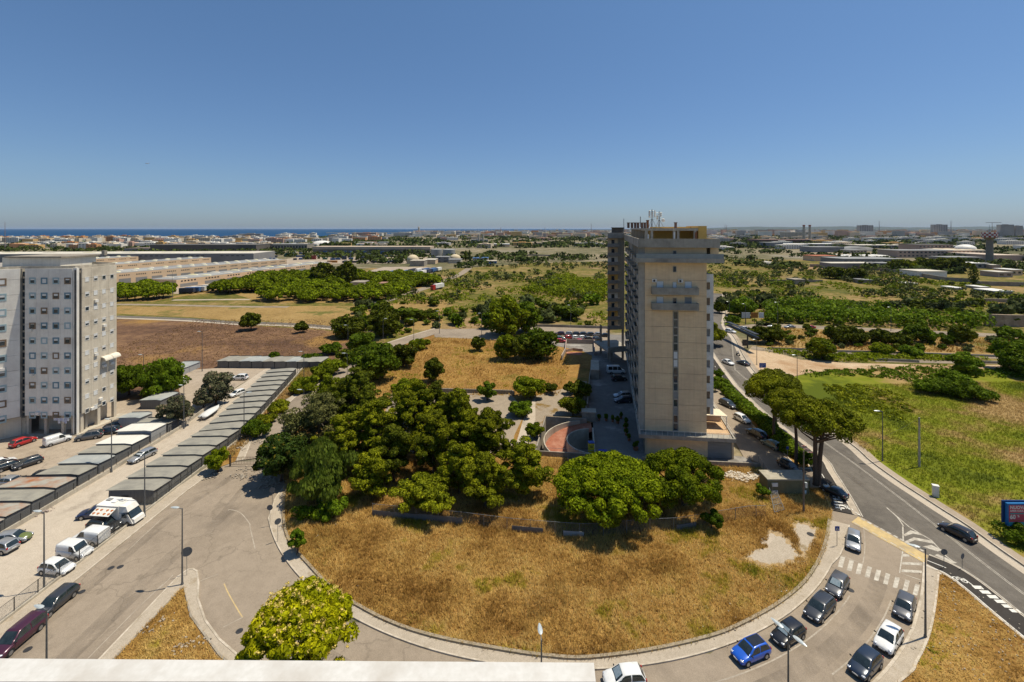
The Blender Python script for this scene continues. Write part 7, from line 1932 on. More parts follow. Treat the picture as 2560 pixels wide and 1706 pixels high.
# ================================================================ street furniture
def lamp(X, Y, h, dx, dy, label, group='street lamps', double=False, z=0.0, arm=0.9, dim=1.0):
    t = thing('street_lamp', label, 'street lamp', (X, Y, z), 0, group)
    b = MB(); b.tube([(0, 0, 0), (0, 0, h * .35), (0, 0, h)], [.11, .085, .055], 8); b.cyl((0, 0), .17, 0, .35, 10, .14); b.build('pole', POLEM, t, local=True)
    l = math.hypot(dx, dy); dx, dy = dx / l, dy / l
    for sg in ((1, -1) if double else (1,)):
        ex, ey = sg * dx, sg * dy
        b = MB(); b.tube([(0, 0, h - .1), (ex * arm * .5, ey * arm * .5, h + .02)], .04, 6); hd_ = b.build('arm', POLEM, t, local=True)
        b = MB(); n_ = 14; V = []; Lh = 1.15; Wh = .34
        for zz, f in ((h - .02, .75), (h + .06, 1.0), (h + .12, .55)):
            for k_ in range(n_):
                a = 2 * math.pi * k_ / n_; u_ = math.cos(a) * Lh / 2 * f + arm * .5 + Lh * .45; v_ = math.sin(a) * Wh / 2 * f * (1.15 - .35 * math.cos(a))
                V.append((ex * u_ - ey * v_, ey * u_ + ex * v_, zz))
        F = [tuple(range(n_))[::-1], tuple(range(2 * n_, 3 * n_))]
        for j in range(2):
            for k_ in range(n_): F.append((j * n_ + k_, j * n_ + (k_ + 1) % n_, (j + 1) * n_ + (k_ + 1) % n_, (j + 1) * n_ + k_))
        b.add(V, F); b.build('lamp_head', LAMPH, t, local=True)
    return t
def lamp_px(t, xb, yb, dx, dy, label, h=9.3, **k):
    X, Y = P(t, xb, yb); return lamp(X, Y, h, dx, dy, label, **k)
lamp_px('E', 1025, 1035, -1, .2, 'street lamp at the alley wall above the silver sedan')
lamp_px('E', 1330, 1450, -1, .2, 'street lamp behind the camper van at the mesh fence')
lamp_px('E', 1690, 635, -1, .3, 'street lamp at the alley wall beside the nearer dusty tree')
lamp_px('E', 2243, 720, 1, .2, 'street lamp at the long garage row near the fig bush')
lamp_px('I', 405, 700, -1, .15, 'street lamp beside the small white hatchback at the mesh fence', h=9.3)
lamp_px('I', 1675, 655, -1, .1, 'street lamp at the tip of the triangular island')
lamp(-41.1, 40.2, 9.4, -1, .25, 'street lamp whose head hangs over the dark grey parked car')
lamp(23.0, 37.9, 9.4, -.5, 1, 'two-headed street lamp over the black hatchback at the ring road', double=True)
lamp(-20.2, 41.9, 9.4, -.2, 1, 'street lamp rising behind the flowering tree')
lamp(2.4, 37.2, 9.4, -.05, 1, 'street lamp head showing just above the white railing')
lamp_px('L', 1447, 1140, -1, .5, 'street lamp on the outer pavement beside the white rounded hatchback', h=9.4)
lamp_px('H', 1052, 935, -1, .1, 'street lamp on the far pavement of the main road beside the green field')
lamp_px('D', 268, 1600, -1, 0, 'street lamp beside the dirt track at the top of the green field')
lamp_px('D', 88, 1000, -1, 0, 'tall street lamp at the left of the upper road', h=10)
lamp_px('D', 1130, 1058, -1, 0, 'tall street lamp in the middle of the upper road', h=10)
lamp_px('C', 2250, 1370, -1, 0, 'street lamp beside the blue road sign at the dirt track', h=8)
lamp_px('C', 1998, 975, -1, .1, 'street lamp above the junction near the round tree')
lamp_px('C', 2145, 1000, -1, .1, 'street lamp in front of the orange billboard')
lamp_px('C', 540, 1015, -1, 0, 'street lamp behind the parking left of the tower')
lamp_px('C', 110, 1040, -1, 0, 'street lamp beside the second bright green tree')
lamp_px('B', 2073, 1110, -1, 0, 'street lamp behind the old parking, in front of the tall green tree')
lamp_px('B', 1687, 1085, -1, 0, 'street lamp at the corner of the pale slip road')
lamp_px('B', 1450, 1185, -1, 0, 'street lamp in the middle of the pale slip road')
lamp_px('B', 1168, 1190, 1, 0, 'street lamp beside the tall dark tree of the brown field', h=9.8)
lamp_px('B', 845, 1250, -1, 0, 'street lamp in the brown field corner')
lamp_px('B', 440, 1560, -1, 0, 'street lamp beside the end of the long garage row')
lamp_px('B', 838, 1580, -1, 0, 'street lamp beside the bend of the old road')
lamp_px('F', 440, 640, -1, 0, 'street lamp beside the old road behind the thin tree', h=8.5)
lamp_px('A', 1858, 1430, -1, 0, 'thin tall lamp beside the far garages and the brown field', h=12)
lamp_px('E', 1320, 260, -1, 0, 'street lamp between the two round trees by the white block', h=9)
lamp_px('A', 1585, 775, -1, 0, 'high lamp mast in front of the nearest warehouse', h=17)
lamp_px('B', 278, 560, -1, 0, 'high lamp mast left of the pine wood before the warehouse', h=17)
lamp_px('B', 790, 520, -1, 0, 'high lamp mast in the middle of the pine wood', h=17)
lamp_px('B', 815, 430, -1, 0, 'high lamp mast at the container yard', h=19)
lamp_px('B', 1480, 520, 1, 0, 'high lamp mast in the lorry park', h=19)
# wooden and concrete poles
def pole(X, Y, h, r, mat, label, name='utility_pole', wire=None, z=0.0, box=False):
    t = thing(name, label, 'pole', (X, Y, z))
    b = MB(); b.tube([(0, 0, 0), (0, 0, h)], [r, r * .65], 10); b.build('shaft', mat, t, local=True)
    if wire:
        b = MB(); pts = []
        for i in range(9):
            s = i / 8; pts.append((wire[0] * s, wire[1] * s, h - .15 + (wire[2] - h + .15) * s - .4 * math.sin(math.pi * s)))
        b.tube(pts, .018, 4); b.build('wire', STEEL, t, local=True)
    if box:
        b = MB(); b.rbox(r + .12, -.1, h * .42, h * .5, .3, .3); b.build('junction_box', LAMPH, t, local=True)
X, Y = P('H', 1390, 990); X2, Y2 = P('H', 850, 800)
pole(X, Y, 9.0, .2, CONCL, 'thick concrete pole in the green field with a slack wire', wire=(X2 - X, Y2 - Y, .3))
X, Y = P('H', 328, 1410); pole(X, Y, 9.4, .15, WOOD, 'tall wooden pole in front of the olive shed', box=True)
X, Y = P('G', 650, 520); pole(X, Y, 4.2, .05, STEEL, 'thin steel pole with a box at the ramp back wall')
# signs
SIGNB = surf('sign_back_grey', (.13, .14, .15), (.09, .1, .11), 4, .6)
SBLUE = surf('sign_blue', (.02, .06, .30), (.018, .05, .25), 4, .5)
def disc_sign(X, Y, h, r, ang, label, front=SIGNB, z=.13, name='road_sign'):
    t = thing(name, label, 'road sign', (X, Y, z), R(ang), None)
    b = MB(); b.tube([(0, 0, 0), (0, 0, h + r * .3)], .03, 6); b.build('post', STEEL, t, local=True)
    b = MB(); V = [(math.cos(a) * r, -.05, h + math.sin(a) * r) for a in np.linspace(0, 2 * math.pi, 25)[:-1]] + [(math.cos(a) * r, -.035, h + math.sin(a) * r) for a in np.linspace(0, 2 * math.pi, 25)[:-1]]
    b.add(V, [tuple(range(24)), tuple(range(24, 48))[::-1]] + [(i, 24 + i, 24 + (i + 1) % 24, (i + 1) % 24) for i in range(24)]); b.build('plate', front, t, local=True)
X, Y = P('I', 1717, 568); disc_sign(X, Y, 2.9, .58, 25, 'large round traffic sign seen from behind at the island tip')
X, Y = P('J', 200, 258); disc_sign(X, Y, 2.75, .42, 40, 'round traffic sign seen from behind on the ring pavement left of the field')
X, Y = P('F', 128, 1530); disc_sign(X, Y, 2.6, .4, 10, 'round traffic sign in the tree shade at the top of the ring pavement')
X, Y = P('F', 150, 1360); disc_sign(X, Y, 2.6, .4, 20, 'farther round traffic sign in the tree shade by the old road')
X, Y = P('L', 1617, 500); disc_sign(X, Y, 2.0, .38, -10, 'round traffic sign seen from behind on the cycle lane')
X, Y = P('L', 1785, 510); disc_sign(X, Y, 1.6, .36, 20, 'round traffic sign on a stand at the tip of the hatched area')
def panel_sign(X, Y, h, w_, hh, ang, label, posts=1, white=True, z=.13):
    t = thing('road_sign', label, 'road sign', (X, Y, z), R(ang))
    for i in range(posts):
        b = MB(); x = 0 if posts == 1 else (-w_ * .3 + w_ * .6 * i); b.tube([(x, 0, 0), (x, 0, h + hh / 2)], .035, 6); b.build('post', STEEL, t, local=True)
    b = MB(); b.box(-w_ / 2, w_ / 2, -.06, -.04, h - hh / 2, h + hh / 2); p_ = b.build('plate', SBLUE, t, local=True)
    if white:
        b = MB(); b.add([(-w_ * .33, -.064, h - hh * .3), (w_ * .33, -.064, h - hh * .3), (0, -.064, h + hh * .35)], [(0, 1, 2)]); tr = b.build('white_triangle', WHITE, t, local=True)
        b = MB(); b.tube([(0, -.068, h + .12), (0.02, -.068, h - .05)], .035, 5); b.tube([(.02, -.068, h - .05), (-.09, -.068, h - .19)], .022, 5); b.tube([(.02, -.068, h - .05), (.1, -.068, h - .19)], .022, 5); b.ball((0, -.068, h + .17), .035, .01, .035, 8, 6); b.build('walking_figure', DARKM, t, local=True)
    return t
X, Y = P('L', 634, 298); panel_sign(X, Y, 2.35, .62, .62, 0, 'blue pedestrian crossing sign on the inner pavement above the zebra crossing')
X, Y = P('C', 2303, 1450); t = panel_sign(X, Y, 2.4, 2.0, 1.4, 0, 'blue direction sign on two posts at the dirt track', 2, False, z=.06)
b = MB(); [b.box(-.7, .6 - .3 * i, -.066, -.062, 2.75 - .35 * i, 2.8 - .35 * i) for i in range(3)]; b.build('direction_line', WHITE, t, local=True)
X, Y = P('H', 178, 930); t = panel_sign(X, Y, 2.3, .5, .5, 0, 'small white and purple parking sign in front of the hedge end', 1, False)
# billboard with its writing
X, Y = 69.6, 63.1
t = thing('billboard', 'blue-framed billboard reading NUOVA APERTURA 60% at the right edge', 'billboard', (X, Y, 0.1), R(0))
BB = surf('billboard_blue', (.02, .17, .42), (.015, .13, .34), 3, .45); BR = surf('billboard_red', (.52, .07, .12), (.45, .055, .1), 3, .5); BT = surf('billboard_teal', (.05, .32, .34), (.04, .27, .3), 3, .5)
BD = surf('billboard_dark_blue', (.008, .05, .18), (.008, .04, .14), 3, .5)
W0, W1, Z0, Z1 = -1.05, 2.35, 1.75, 4.85
b = MB(); b.tube([(0, 0.2, 0), (0, 0.2, Z0 + .2)], .11, 10); b.build('post', DARKM, t, local=True)
b = MB(); b.box(W0 - .3, W1 + .1, .28, .42, Z0 + .25, Z1 + .2); b.build('rear_panel', BD, t, local=True)
b = MB(); b.box(W0, W1, -.1, .2, Z0, Z1); fp_ = b.build('frame', BB, t, local=True)
b = MB(); b.box(W0 + .22, W1 - .2, -.112, -.104, Z0 + .55, Z1 - .22); b.build('poster', BR, fp_, local=True)
b = MB(); b.box(W0 + .22, W1 - .2, -.112, -.104, Z0 + .15, Z0 + .545); b.build('teal_band', BT, fp_, local=True)
def text(s_, x, z, size, mat, parent, name='lettering', y=-.118, rot=(R(90), 0, 0), bold=.012):
    cu = bpy.data.curves.new(name, 'FONT'); cu.body = s_; cu.size = size; cu.offset = bold; cu.extrude = .002; cu.resolution_u = 3
    o = bpy.data.objects.new(name, cu); COL.objects.link(o)
    me = bpy.data.meshes.new_from_object(o.evaluated_get(bpy.context.evaluated_depsgraph_get()))
    bpy.data.objects.remove(o)
    me.materials.clear()
    o = link(name, me, mat, parent); o.location = (x, y, z); o.rotation_euler = rot
    return o
text('NUOVA', W0 + .36, Z1 - .74, .62, WHITE, fp_, bold=.02); text('APERTURA', W0 + .36, Z1 - 1.14, .385, WHITE, fp_, bold=.01)
b = MB(); b.box(W0 + .36, W0 + 2.3, -.12, -.114, Z1 - 1.47, Z1 - 1.31); b.build('teal_stripe', BT, fp_, local=True)
text('60', W0 + .34, Z1 - 2.12, .8, WHITE, fp_, bold=.03); text('%', W0 + 1.38, Z1 - 1.88, .42, WHITE, fp_, bold=.01)
b = MB(); b.box(W0 + .4, W0 + 2.2, -.12, -.114, Z1 - 2.37, Z1 - 2.30); b.build('orange_stripe', CC[2], fp_, local=True)
# distant orange billboards
for i, (x0, x1, m_, lb) in enumerate([(2110, 2190, LAMPH, 'grey back of a billboard left of the orange one'), (2195, 2262, CC[2], 'orange billboard beside the upper road'), (2266, 2315, WHITE, 'white billboard right of the orange one')]):
    Y = 205; X0, X1 = at(uv('C', x0, 0)[0], Y), at(uv('C', x1, 0)[0], Y)
    t = thing('billboard', lb, 'billboard', ((X0 + X1) / 2, Y, 0), 0, 'billboards beside the upper road')
    b = MB(); b.box(X0 + .1, X1 - .1, Y - .1, Y + .1, hz(uv('C', 0, 938)[1], Y), hz(uv('C', 0, 888)[1], Y)); b.build('panel', m_, t)
    b = MB(); b.tube([((X0 + X1) / 2, Y, 0), ((X0 + X1) / 2, Y, 2.6)], .12, 6); b.build('post', DARKM, t)
# fences
MESHM, mnt, mbs = newmat('chain_link')
mbs.inputs['Base Color'].default_value = (.16, .165, .16, 1); mbs.inputs['Roughness'].default_value = .6; mbs.inputs['Metallic'].default_value = .4
tcx = mnt.nodes.new('ShaderNodeTexCoord'); wv = mnt.nodes.new('ShaderNodeTexVoronoi'); wv.inputs['Scale'].default_value = 14; mnt.links.new(tcx.outputs['Object'], wv.inputs['Vector']); wv.feature = 'DISTANCE_TO_EDGE'
cmp_ = mnt.nodes.new('ShaderNodeMath'); cmp_.operation = 'LESS_THAN'; cmp_.inputs[1].default_value = .045; mnt.links.new(wv.outputs['Distance'], cmp_.inputs[0])
mnt.links.new(cmp_.outputs[0], mbs.inputs['Alpha'])
def fence(name, label, pts, h, step, post=MATS['dark_metal'], mesh=MESHM, z=0.0, base=0.0, rails=1, cat='fence'):
    t = thing(name, label, cat, (pts[0][0], pts[0][1], 0))
    if base:
        b = MB(); b.ribbon(pts, .12, -.12, z, z + base); b.build('base_wall', CONCL, t)
    if mesh:
        b = MB(); L_ = pts; n = len(L_)
        V = [(x, y, z + base) for x, y in L_] + [(x, y, z + h) for x, y in L_]
        b.add(V, [(i, i + 1, n + i + 1, n + i) for i in range(n - 1)]); b.build('mesh_panel', mesh, t)
    d = 0; nx = 0
    for i in range(len(pts) - 1):
        l = math.hypot(pts[i + 1][0] - pts[i][0], pts[i + 1][1] - pts[i][1])
        while nx <= d + l:
            k_ = (nx - d) / l; x = pts[i][0] + (pts[i + 1][0] - pts[i][0]) * k_; y = pts[i][1] + (pts[i + 1][1] - pts[i][1]) * k_
            b = MB(); b.box(x - .035, x + .035, y - .035, y + .035, z, z + h + .06); b.build('post', post, t); nx += step
        d += l
    for r_ in range(rails):
        b = MB(); zz = z + h - r_ * (h - base) / max(1, rails) ; b.tube([(x, y, zz) for x, y in pts], .025, 5); b.build('rail', post, t)
    return t
fence('mesh_fence', 'grey mesh fence on a low pale wall between the alley and the near street', [(-55.5, 38), (-55.5, 60), (-55.5, 78), (-55.5, 95), (-57, 101.3), (-60.6, 121), (-64.6, 141)], 1.9, 2.55, base=.4)
aw_ = [(-71.3, 40), (-71.4, 60), (-70.9, 80), (-71.2, 97), (-73.6, 114), (-74.2, 122)]
t = fence('alley_wall', 'low concrete wall with horizontal steel rails along the left side of the alley', aw_, 1.7, 2.6, base=.7, mesh=None, rails=4, cat='wall')
fence('railing', 'dark railing between the lot and the left garages', PP('E 0 1130, 120 1132, 335 1132'), 1.3, .9, mesh=MESHM, cat='railing')
pf_ = [P('F', 1070, 1440), P('F', 1500, 1480), P('F', 1900, 1520), P('K', 0, 160), P('K', 285, 185), P('K', 470, 200), P('K', 660, 212), P('K', 840, 205), P('K', 1180, 170), P('K', 1510, 155), P('K', 1690, 125), P('K', 2005, 70), P('K', 2170, 42), P('K', 2335, 35)]
t = fence('field_fence', 'broken mesh fence across the dry field under the pines', pf_, 1.8, 3.4, z=.1, post=STEEL)
for i, (a_, c_, hh_, m_) in enumerate([(0, 1, .9, 0), (1, 2, 1.0, 0), (3, 4, .8, 0), (5, 6, .7, 1), (9, 10, .8, 0)]):
    b = MB(); b.ribbon([pf_[a_], pf_[c_]], -.05, -.09, .1, .1 + hh_); b.build('metal_sheet', SIDEG if m_ == 0 else SIDEL, t)
gate = thing('iron_gate', 'rusty iron gate across the old road beside the bright green shrub', 'gate', (*P('E', 2110, 985), .1))
gp = [P('E', 2115, 980), P('E', 2240, 975), P('E', 2353, 975), P('F', 60, 975)]
b = MB(); b.tube([(x, y, .3) for x, y in gp], .03, 5); b.tube([(x, y, 1.6) for x, y in gp], .03, 5)
for i in range(26):
    k_ = i / 25 * (len(gp) - 1); j = min(int(k_), len(gp) - 2); f = k_ - j; x = gp[j][0] + (gp[j + 1][0] - gp[j][0]) * f; y = gp[j][1] + (gp[j + 1][1] - gp[j][1]) * f
    b.box(x - .015, x + .015, y - .015, y + .015, .3, 1.6)
b.build('gate_leaf', surf('rusty_iron', (.12, .07, .045), (.07, .045, .03), 5, .8), gate)
b = MB(); x, y = gp[0]; b.box(x - .1, x + .1, y - .1, y + .1, 0, 2.1); b.build('post', DARKM, gate)
# leaning lattice frame by the shed
t = thing('lattice_frame', 'fallen steel lattice frame leaning beside the olive shed', 'steel frame', (*P('H', 60, 1400), .1))
p0 = [Vector((*P('H', 60, 1400, .3), .3)), Vector((*P('H', 150, 1375, .3), .3))]; p1 = [Vector((*P('H', 0, 1110, 1.6), 1.6)), Vector((*P('H', 10, 1100, 1.0), 1.0)) + Vector((.5, 0, 0))]
b = MB(); b.tube([p0[0], p1[0]], .05, 5); b.tube([p0[1], p1[1]], .05, 5)
for i in range(6): b.tube([p0[0].lerp(p1[0], i / 5), p0[1].lerp(p1[1], i / 5)], .035, 5)
b.build('frame', STEEL, t)
b = MB(); b.add([tuple(p0[0] - Vector((0, 0, .05))), tuple(p0[1] - Vector((0, 0, .05))), tuple(p1[1] - Vector((0, 0, .05))), tuple(p1[0] - Vector((0, 0, .05)))], [(0, 1, 2, 3)]); b.build('mesh_panel', MESHM, t)
fence('mesh_fence', 'mesh fence between the service road and the dry field beside the shed', [P('G', 2265, 985), P('G', 2353, 1110), P('H', 40, 1270)], 1.9, 2.4, z=.1, post=STEEL)
# utility cabinet, rubble, tubes, bin, barriers
X, Y = P('H', 1540, 1262); 
t = thing('utility_cabinet', 'white ribbed utility cabinet on the verge of the main road', 'cabinet', (X, Y, .1), R(-25))
b = MB(); b.rbox(0, 0, 0, 1.75, .75, .55); [b.rbox(0, -.28, .25 + .14 * i, .32 + .14 * i, .7, .03) for i in range(10)]; b.build('cabinet_body', WHITE, t, local=True)
b = MB(); b.rbox(0, 0, 1.75, 1.83, .85, .65); b.build('cabinet_lid', WHITE, t, local=True)
for i, (x, lb) in enumerate(((533, 'left'), (594, 'middle'), (642, 'right'))):
    X, Y = P('G', x, 962)
    b = MB(); n_ = 16; ro_, ri_, h_ = .48, .4, [1.1, 1.15, 1.1][i]
    for r_ in (ro_, ri_):
        pass
    V = []
    for (r_, z_) in ((ro_, .1), (ro_, .1 + h_), (ri_, .1 + h_), (ri_, .15)):
        for k_ in range(n_): V.append((X + r_ * math.cos(2 * math.pi * k_ / n_), Y + r_ * math.sin(2 * math.pi * k_ / n_), z_))
    F = [(j * n_ + k_, j * n_ + (k_ + 1) % n_, (j + 1) * n_ + (k_ + 1) % n_, (j + 1) * n_ + k_) for j in range(3) for k_ in range(n_)] + [tuple(range(3 * n_, 4 * n_))]
    b.add(V, F); tag(b.build('concrete_ring', surf('brown_concrete', (.3, .22, .14), (.22, .16, .1), 2, .9) if i == 0 else MATS['brown_concrete']), '%s brown concrete ring of the three below the ramp wall' % lb, 'concrete ring', 'concrete rings below the ramp wall')
X, Y = P('G', 728, 855); t = thing('yellow_bin', 'tall yellow clothes collection bin at the corner of the ramp', 'bin', (X, Y, .14))
b = MB(); b.rbox(0, 0, 0, 1.85, 1.1, .9); b.build('bin_body', surf('bin_yellow', (.62, .52, .03), (.5, .42, .03), 2, .5), t, local=True)
b = MB(); b.rbox(0, 0, 1.851, 1.98, 1.15, .95); b.build('bin_lid', SBLUE, t, local=True)
b = MB(); b.rbox(0, -.46, 1.1, 1.3, .5, .04); b.build('slot', DARKM, t, local=True); b = MB(); b.rbox(0, -.46, .6, .64, 1.0, .03); b.rbox(0, -.46, 1.45, 1.49, 1.0, .03); b.build('band', DARKM, t, local=True)
X, Y = P('G', 835, 872); b = MB(); b.rbox(X, Y, .14, .75, 1.5, .7, R(-10)); b.rbox(X, Y, .75, .82, 1.6, .8, R(-10)); tag(b.build('blue_box', surf('tarp_blue', (.01, .03, .35), (.01, .02, .25), 3, .5)), 'low bright blue box behind the round pine at the driveway wall', 'box')
for i, (x, y) in enumerate(((112, 1462), (165, 1480))):
    X, Y = P('D', x, y); b = MB(); b.rbox(X, Y, .06, .45, 2.6, .6, R([-25, -55][i])); b.rbox(X, Y, .45, 1.0, 2.6, .3, R([-25, -55][i])); tag(b.build('concrete_barrier', CONCL), '%s concrete road barrier of the pair on the dirt track' % ['left', 'right'][i], 'barrier', 'concrete barriers on the dirt track')
# planters on the driveway
POT = surf('terracotta_pot', (.35, .15, .08), (.25, .1, .05), 3, .9)
for i, (x, y, s_) in enumerate([(800, 560, .45), (866, 565, .55), (925, 575, .5), (970, 590, .6), (1000, 545, .5), (1045, 600, .6), (1045, 650, .6), (1050, 700, .5), (1075, 750, .5), (1137, 835, .85)]):
    X, Y = P('G', x, y)
    t = thing('potted_plant', '%s potted shrub on the shaded driveway from the ramp towards the field' % ORD[i], 'potted plant', (X, Y, .14), 0, 'potted plants on the driveway')
    b = MB(); b.cyl((0, 0), .32 * s_ * 1.5, 0, .5, 12, .42 * s_ * 1.5); b.build('pot', POT, t, local=True)
    C_ = crown_points('round', .5 * s_ * 1.5, .5, 1.5 * s_ + .6, 10, i + 400); V, F = leaves(C_, np.tile([.25, .25, .25], (10, 1)), 60, .2, 1.3); link('crown', np_mesh('crown', V, F), BROAD, t)
SLAG = surf('grey_litter', (.42, .37, .3), (.28, .23, .17), 3, .9)
def rubble(name, label, pts, n, smin, smax, mat, z=.12, spread=1.0, cat='rubble'):
    rg = random.Random(len(label)); b = MB()
    for _ in range(n):
        c = rg.choice(pts); x, y = c[0] + rg.gauss(0, spread), c[1] + rg.gauss(0, spread * .6); s = rg.uniform(smin, smax); a = rg.uniform(0, 3)
        k = [rg.uniform(.5, 1) for _ in range(3)]
        b.rbox(x, y, z, z + s * k[2] * .7, s * k[0], s * k[1], a)
    tag(b.build(name, mat), label, cat, kind='stuff')
rubble('rubble', 'heap of pale broken stones below the wall beside the shed', PP('G 2000 1075, 2080 1080, 2160 1080, 2230 1075, 2180 1100, 2100 1110, 2050 1060'), 420, .15, .55, STONE, spread=.7)
rubble('rubble', 'pale rubble and litter dumped on the old road beside the gate', PP('F 30 1000, 80 1030, 120 1100, 160 1130, 60 1080, 100 1160; E 2250 1010, 2200 1070, 2280 1080, 1950 1060, 1900 1090'), 420, .06, .34, SLAG, z=.04, spread=.8)
rubble('litter', 'litter scattered over the corner ground beside the outer pavement', PP('L 1700 700, 1750 740, 1650 620, 1800 780, 2100 1000, 2200 1100, 2300 1300, 1600 950, 1650 1270, 1450 1300, 2000 1300, 1900 1500, 1500 1180, 1950 980'), 200, .05, .2, SLAG, z=.1, spread=1.6)
rubble('litter', 'litter and stones strewn along the far edge of the round field', PP('J 520 230, 500 100, 930 810; K 1900 1120, 2050 1040, 2200 960; L 60 700, 120 640, 200 720; K 1300 820; K 1000 1220; K 1820 840; G 0 1300, 250 1000'), 90, .05, .2, SLAG, z=.12, spread=1.2)
rubble('rubble', 'rags and rubbish at the foot of the alley wall', PP('E 340 1420, 400 1395, 440 1365, 1230 930'), 60, .1, .4, surf('rags', (.4, .33, .28), (.25, .2, .18), 4), z=.05, spread=.5)
rubble('rubble', 'pale stones and bent scrap beside the garage fence and shrub', PP('F 0 760; E 2300 760, 2240 820, 2140 780, 2200 700'), 160, .1, .4, SLAG, z=.1, spread=.8)
rubble('rubble', 'stones in the corner of the triangular island bed', PP('I 1700 1210, 1660 1250, 1800 1200, 1500 980, 1400 1080'), 70, .06, .3, SLAG, z=.19, spread=.6)
# workers' red barrier at the pines
t = thing('road_barrier', 'red and white plastic barrier in the works gap behind the roadside pines', 'barrier', (*P('H', 360, 880), .1))
b = MB()
pts_ = PP('H 330 830, 350 860, 385 890, 400 920')
for i, p_ in enumerate(pts_): b.box(p_[0] - .5, p_[0] + .5, p_[1] - .05, p_[1] + .05, .6, .85); b.box(p_[0] - .04, p_[0] + .04, p_[1] - .04, p_[1] + .04, .1, .9)
b.build('barrier_boards', surf('barrier_red', (.5, .1, .05), (.6, .5, .45), 3, .6, lo=.45, hi=.55), t)
# small airliner
X, Y = at(368, 3000), 3000; Zp = CAM_H + (572 - 409) * 3000 / FPX
t = thing('airliner', 'tiny white airliner high in the sky at the left', 'aeroplane', (X, Y, Zp), R(170))
b = MB(); b.tube([(-17, 0, 0), (-13, 0, 0), (12, 0, 0), (17, 0, 0)], [.4, 1.9, 1.9, .3], 10); b.build('fuselage', WHITE, t, local=True)
b = MB(); b.add([(3, 0, -.5), (-2, 0, -.5), (-7, 15, .5), (-5, 15, .5), (-7, -15, .5), (-5, -15, .5), (3, 0, -.2), (-2, 0, -.2)], [(0, 1, 2, 3), (6, 3, 2, 7), (0, 5, 4, 1), (6, 7, 4, 5)]); b.build('wing', WHITE, t, local=True)
b = MB(); b.add([(-12, 0, 1), (-16, 0, 1), (-17.5, 0, 6), (-15.5, 0, 6), (-13, .2, 1)], [(0, 1, 2, 3)]); b.build('tail_fin', WHITE, t, local=True)
# own balcony railing at the bottom edge
t = thing('balcony_railing', 'white balcony railing with a flat cap across the bottom left of the photo', 'railing', (0, 1.1, 41.9))
zc_ = hz(1650, 1.145)
ux = at(1484.5, 1.14); ux2 = at(1489.5, 1.09)
b = MB(); b.hexa([(-1.6, 1.09, zc_ - .012), (ux2, 1.09, zc_ - .012), (ux, 1.145, zc_ - .012), (-1.6, 1.151, zc_ - .012)], [(-1.6, 1.09, zc_), (ux2, 1.09, zc_ - .0005), (ux, 1.139, zc_ - .0015), (-1.6, 1.151, zc_)]); b.build('cap_rail', surf('white_metal_paint', (.60, .585, .555), (.54, .525, .49), 60, .5, c3=(.46, .43, .385), s2=8), t)
for i in range(11):
    X = at(63 + 132.5 * i, 1.09)
    b = MB(); b.tube([(X, 1.086, 40.9), (X, 1.086, zc_ - .014)], .0085, 8); b.ball((X, 1.084, zc_ - .016), .012, .01, .012, 8, 6); b.build('baluster', WHITE, t, smooth=True)
b = MB(); b.box(-1.6, ux, 1.08, 1.12, 40.86, 40.9); b.build('bottom_rail', WHITE, t)
b = MB(); b.box(-1.7, ux + .1, -1.5, 1.2, 40.6, 40.8); b.build('balcony_slab', surf('balcony_floor', (.25, .16, .14), (.2, .12, .11), 3, .8), t)
# ================================================================ far buildings, industry, city, haze
WT = surf('warehouse_tan', (.68, .49, .32), (.60, .43, .275), .05, .9, c3=(.55, .39, .25), s2=.02)
WGREY = surf('warehouse_grey', (.26, .25, .24), (.2, .195, .19), .05, .9)
RGREY = surf('warehouse_roof', (.24, .24, .235), (.17, .17, .17), .05, .8, c3=(.34, .34, .32), s2=.02)
RPALE = surf('pale_roof', (.58, .54, .46), (.48, .44, .36), .05, .8)
SKYL = surf('skylight_yellow', (.66, .6, .34), (.52, .5, .4), .2, .5)
def warehouse(label, p0, p1, h, depth, ngroups, lights=2, docks=False, base=None, roof=None, wall_=None, wz=.72, per=5, grp='long tan warehouses'):
    """front wall from p0 (near end) to p1 (far end); building lies to the left of p0->p1"""
    t = thing('warehouse', label, 'warehouse', (p0[0], p0[1], 0), 0, grp)
    f = Fac(p0, p1)
    b = MB(); b.prism([p0, p1, f.pt(f.L, -depth), f.pt(0, -depth)], 0, h); b.build('wall', wall_ or WT, t)
    b = MB(); b.prism([f.pt(.8, -.8), f.pt(f.L - .8, -.8), f.pt(f.L - .8, -depth + .8), f.pt(.8, -depth + .8)], h + .01, h + .35)
    b.build('roof', roof or RGREY, t)
    st = f.L / ngroups
    for g in range(ngroups):
        m = MB()
        for k_ in range(per): a_ = g * st + st * .18 + k_ * st * .13; f.box(m, a_, a_ + st * .07, h * wz, h * wz + .9, .002, .08)
        m.build('window_row', DARKM, t)
        for r_ in range(lights):
            m = MB(); c_ = f.pt(g * st + st * .5, -depth * (r_ + .5) / lights); m.ball((c_[0], c_[1], h + .35), st * .22, 1.6, .9, 10, 6); m.build('skylight', SKYL if g % 2 else RPALE, t)
    if docks:
        for g in range(ngroups):
            m = MB(); f.box(m, g * st + st * .15, g * st + st * .85, 0.2, h * .45, .002, .1); m.build('dock_door', WGREY, t)
    return t
def fp(t, x, y, h):    # point on top of a wall of height h
    return P(t, x, y, h)
W1a, W1b = fp('A', 1620, 592, 5.5), fp('B', 700, 424, 5.8)
warehouse('nearest long tan warehouse with a low roof behind the pine wood', W1a, W1b, 5.5, 26, 9, docks=True)
W2a, W2b = fp('A', 900, 545, 8.0), fp('B', 282, 402, 8.0)
warehouse('second long tan warehouse with five-window groups and a skylit roof', W2a, W2b, 8.0, 34, 15, docks=True)
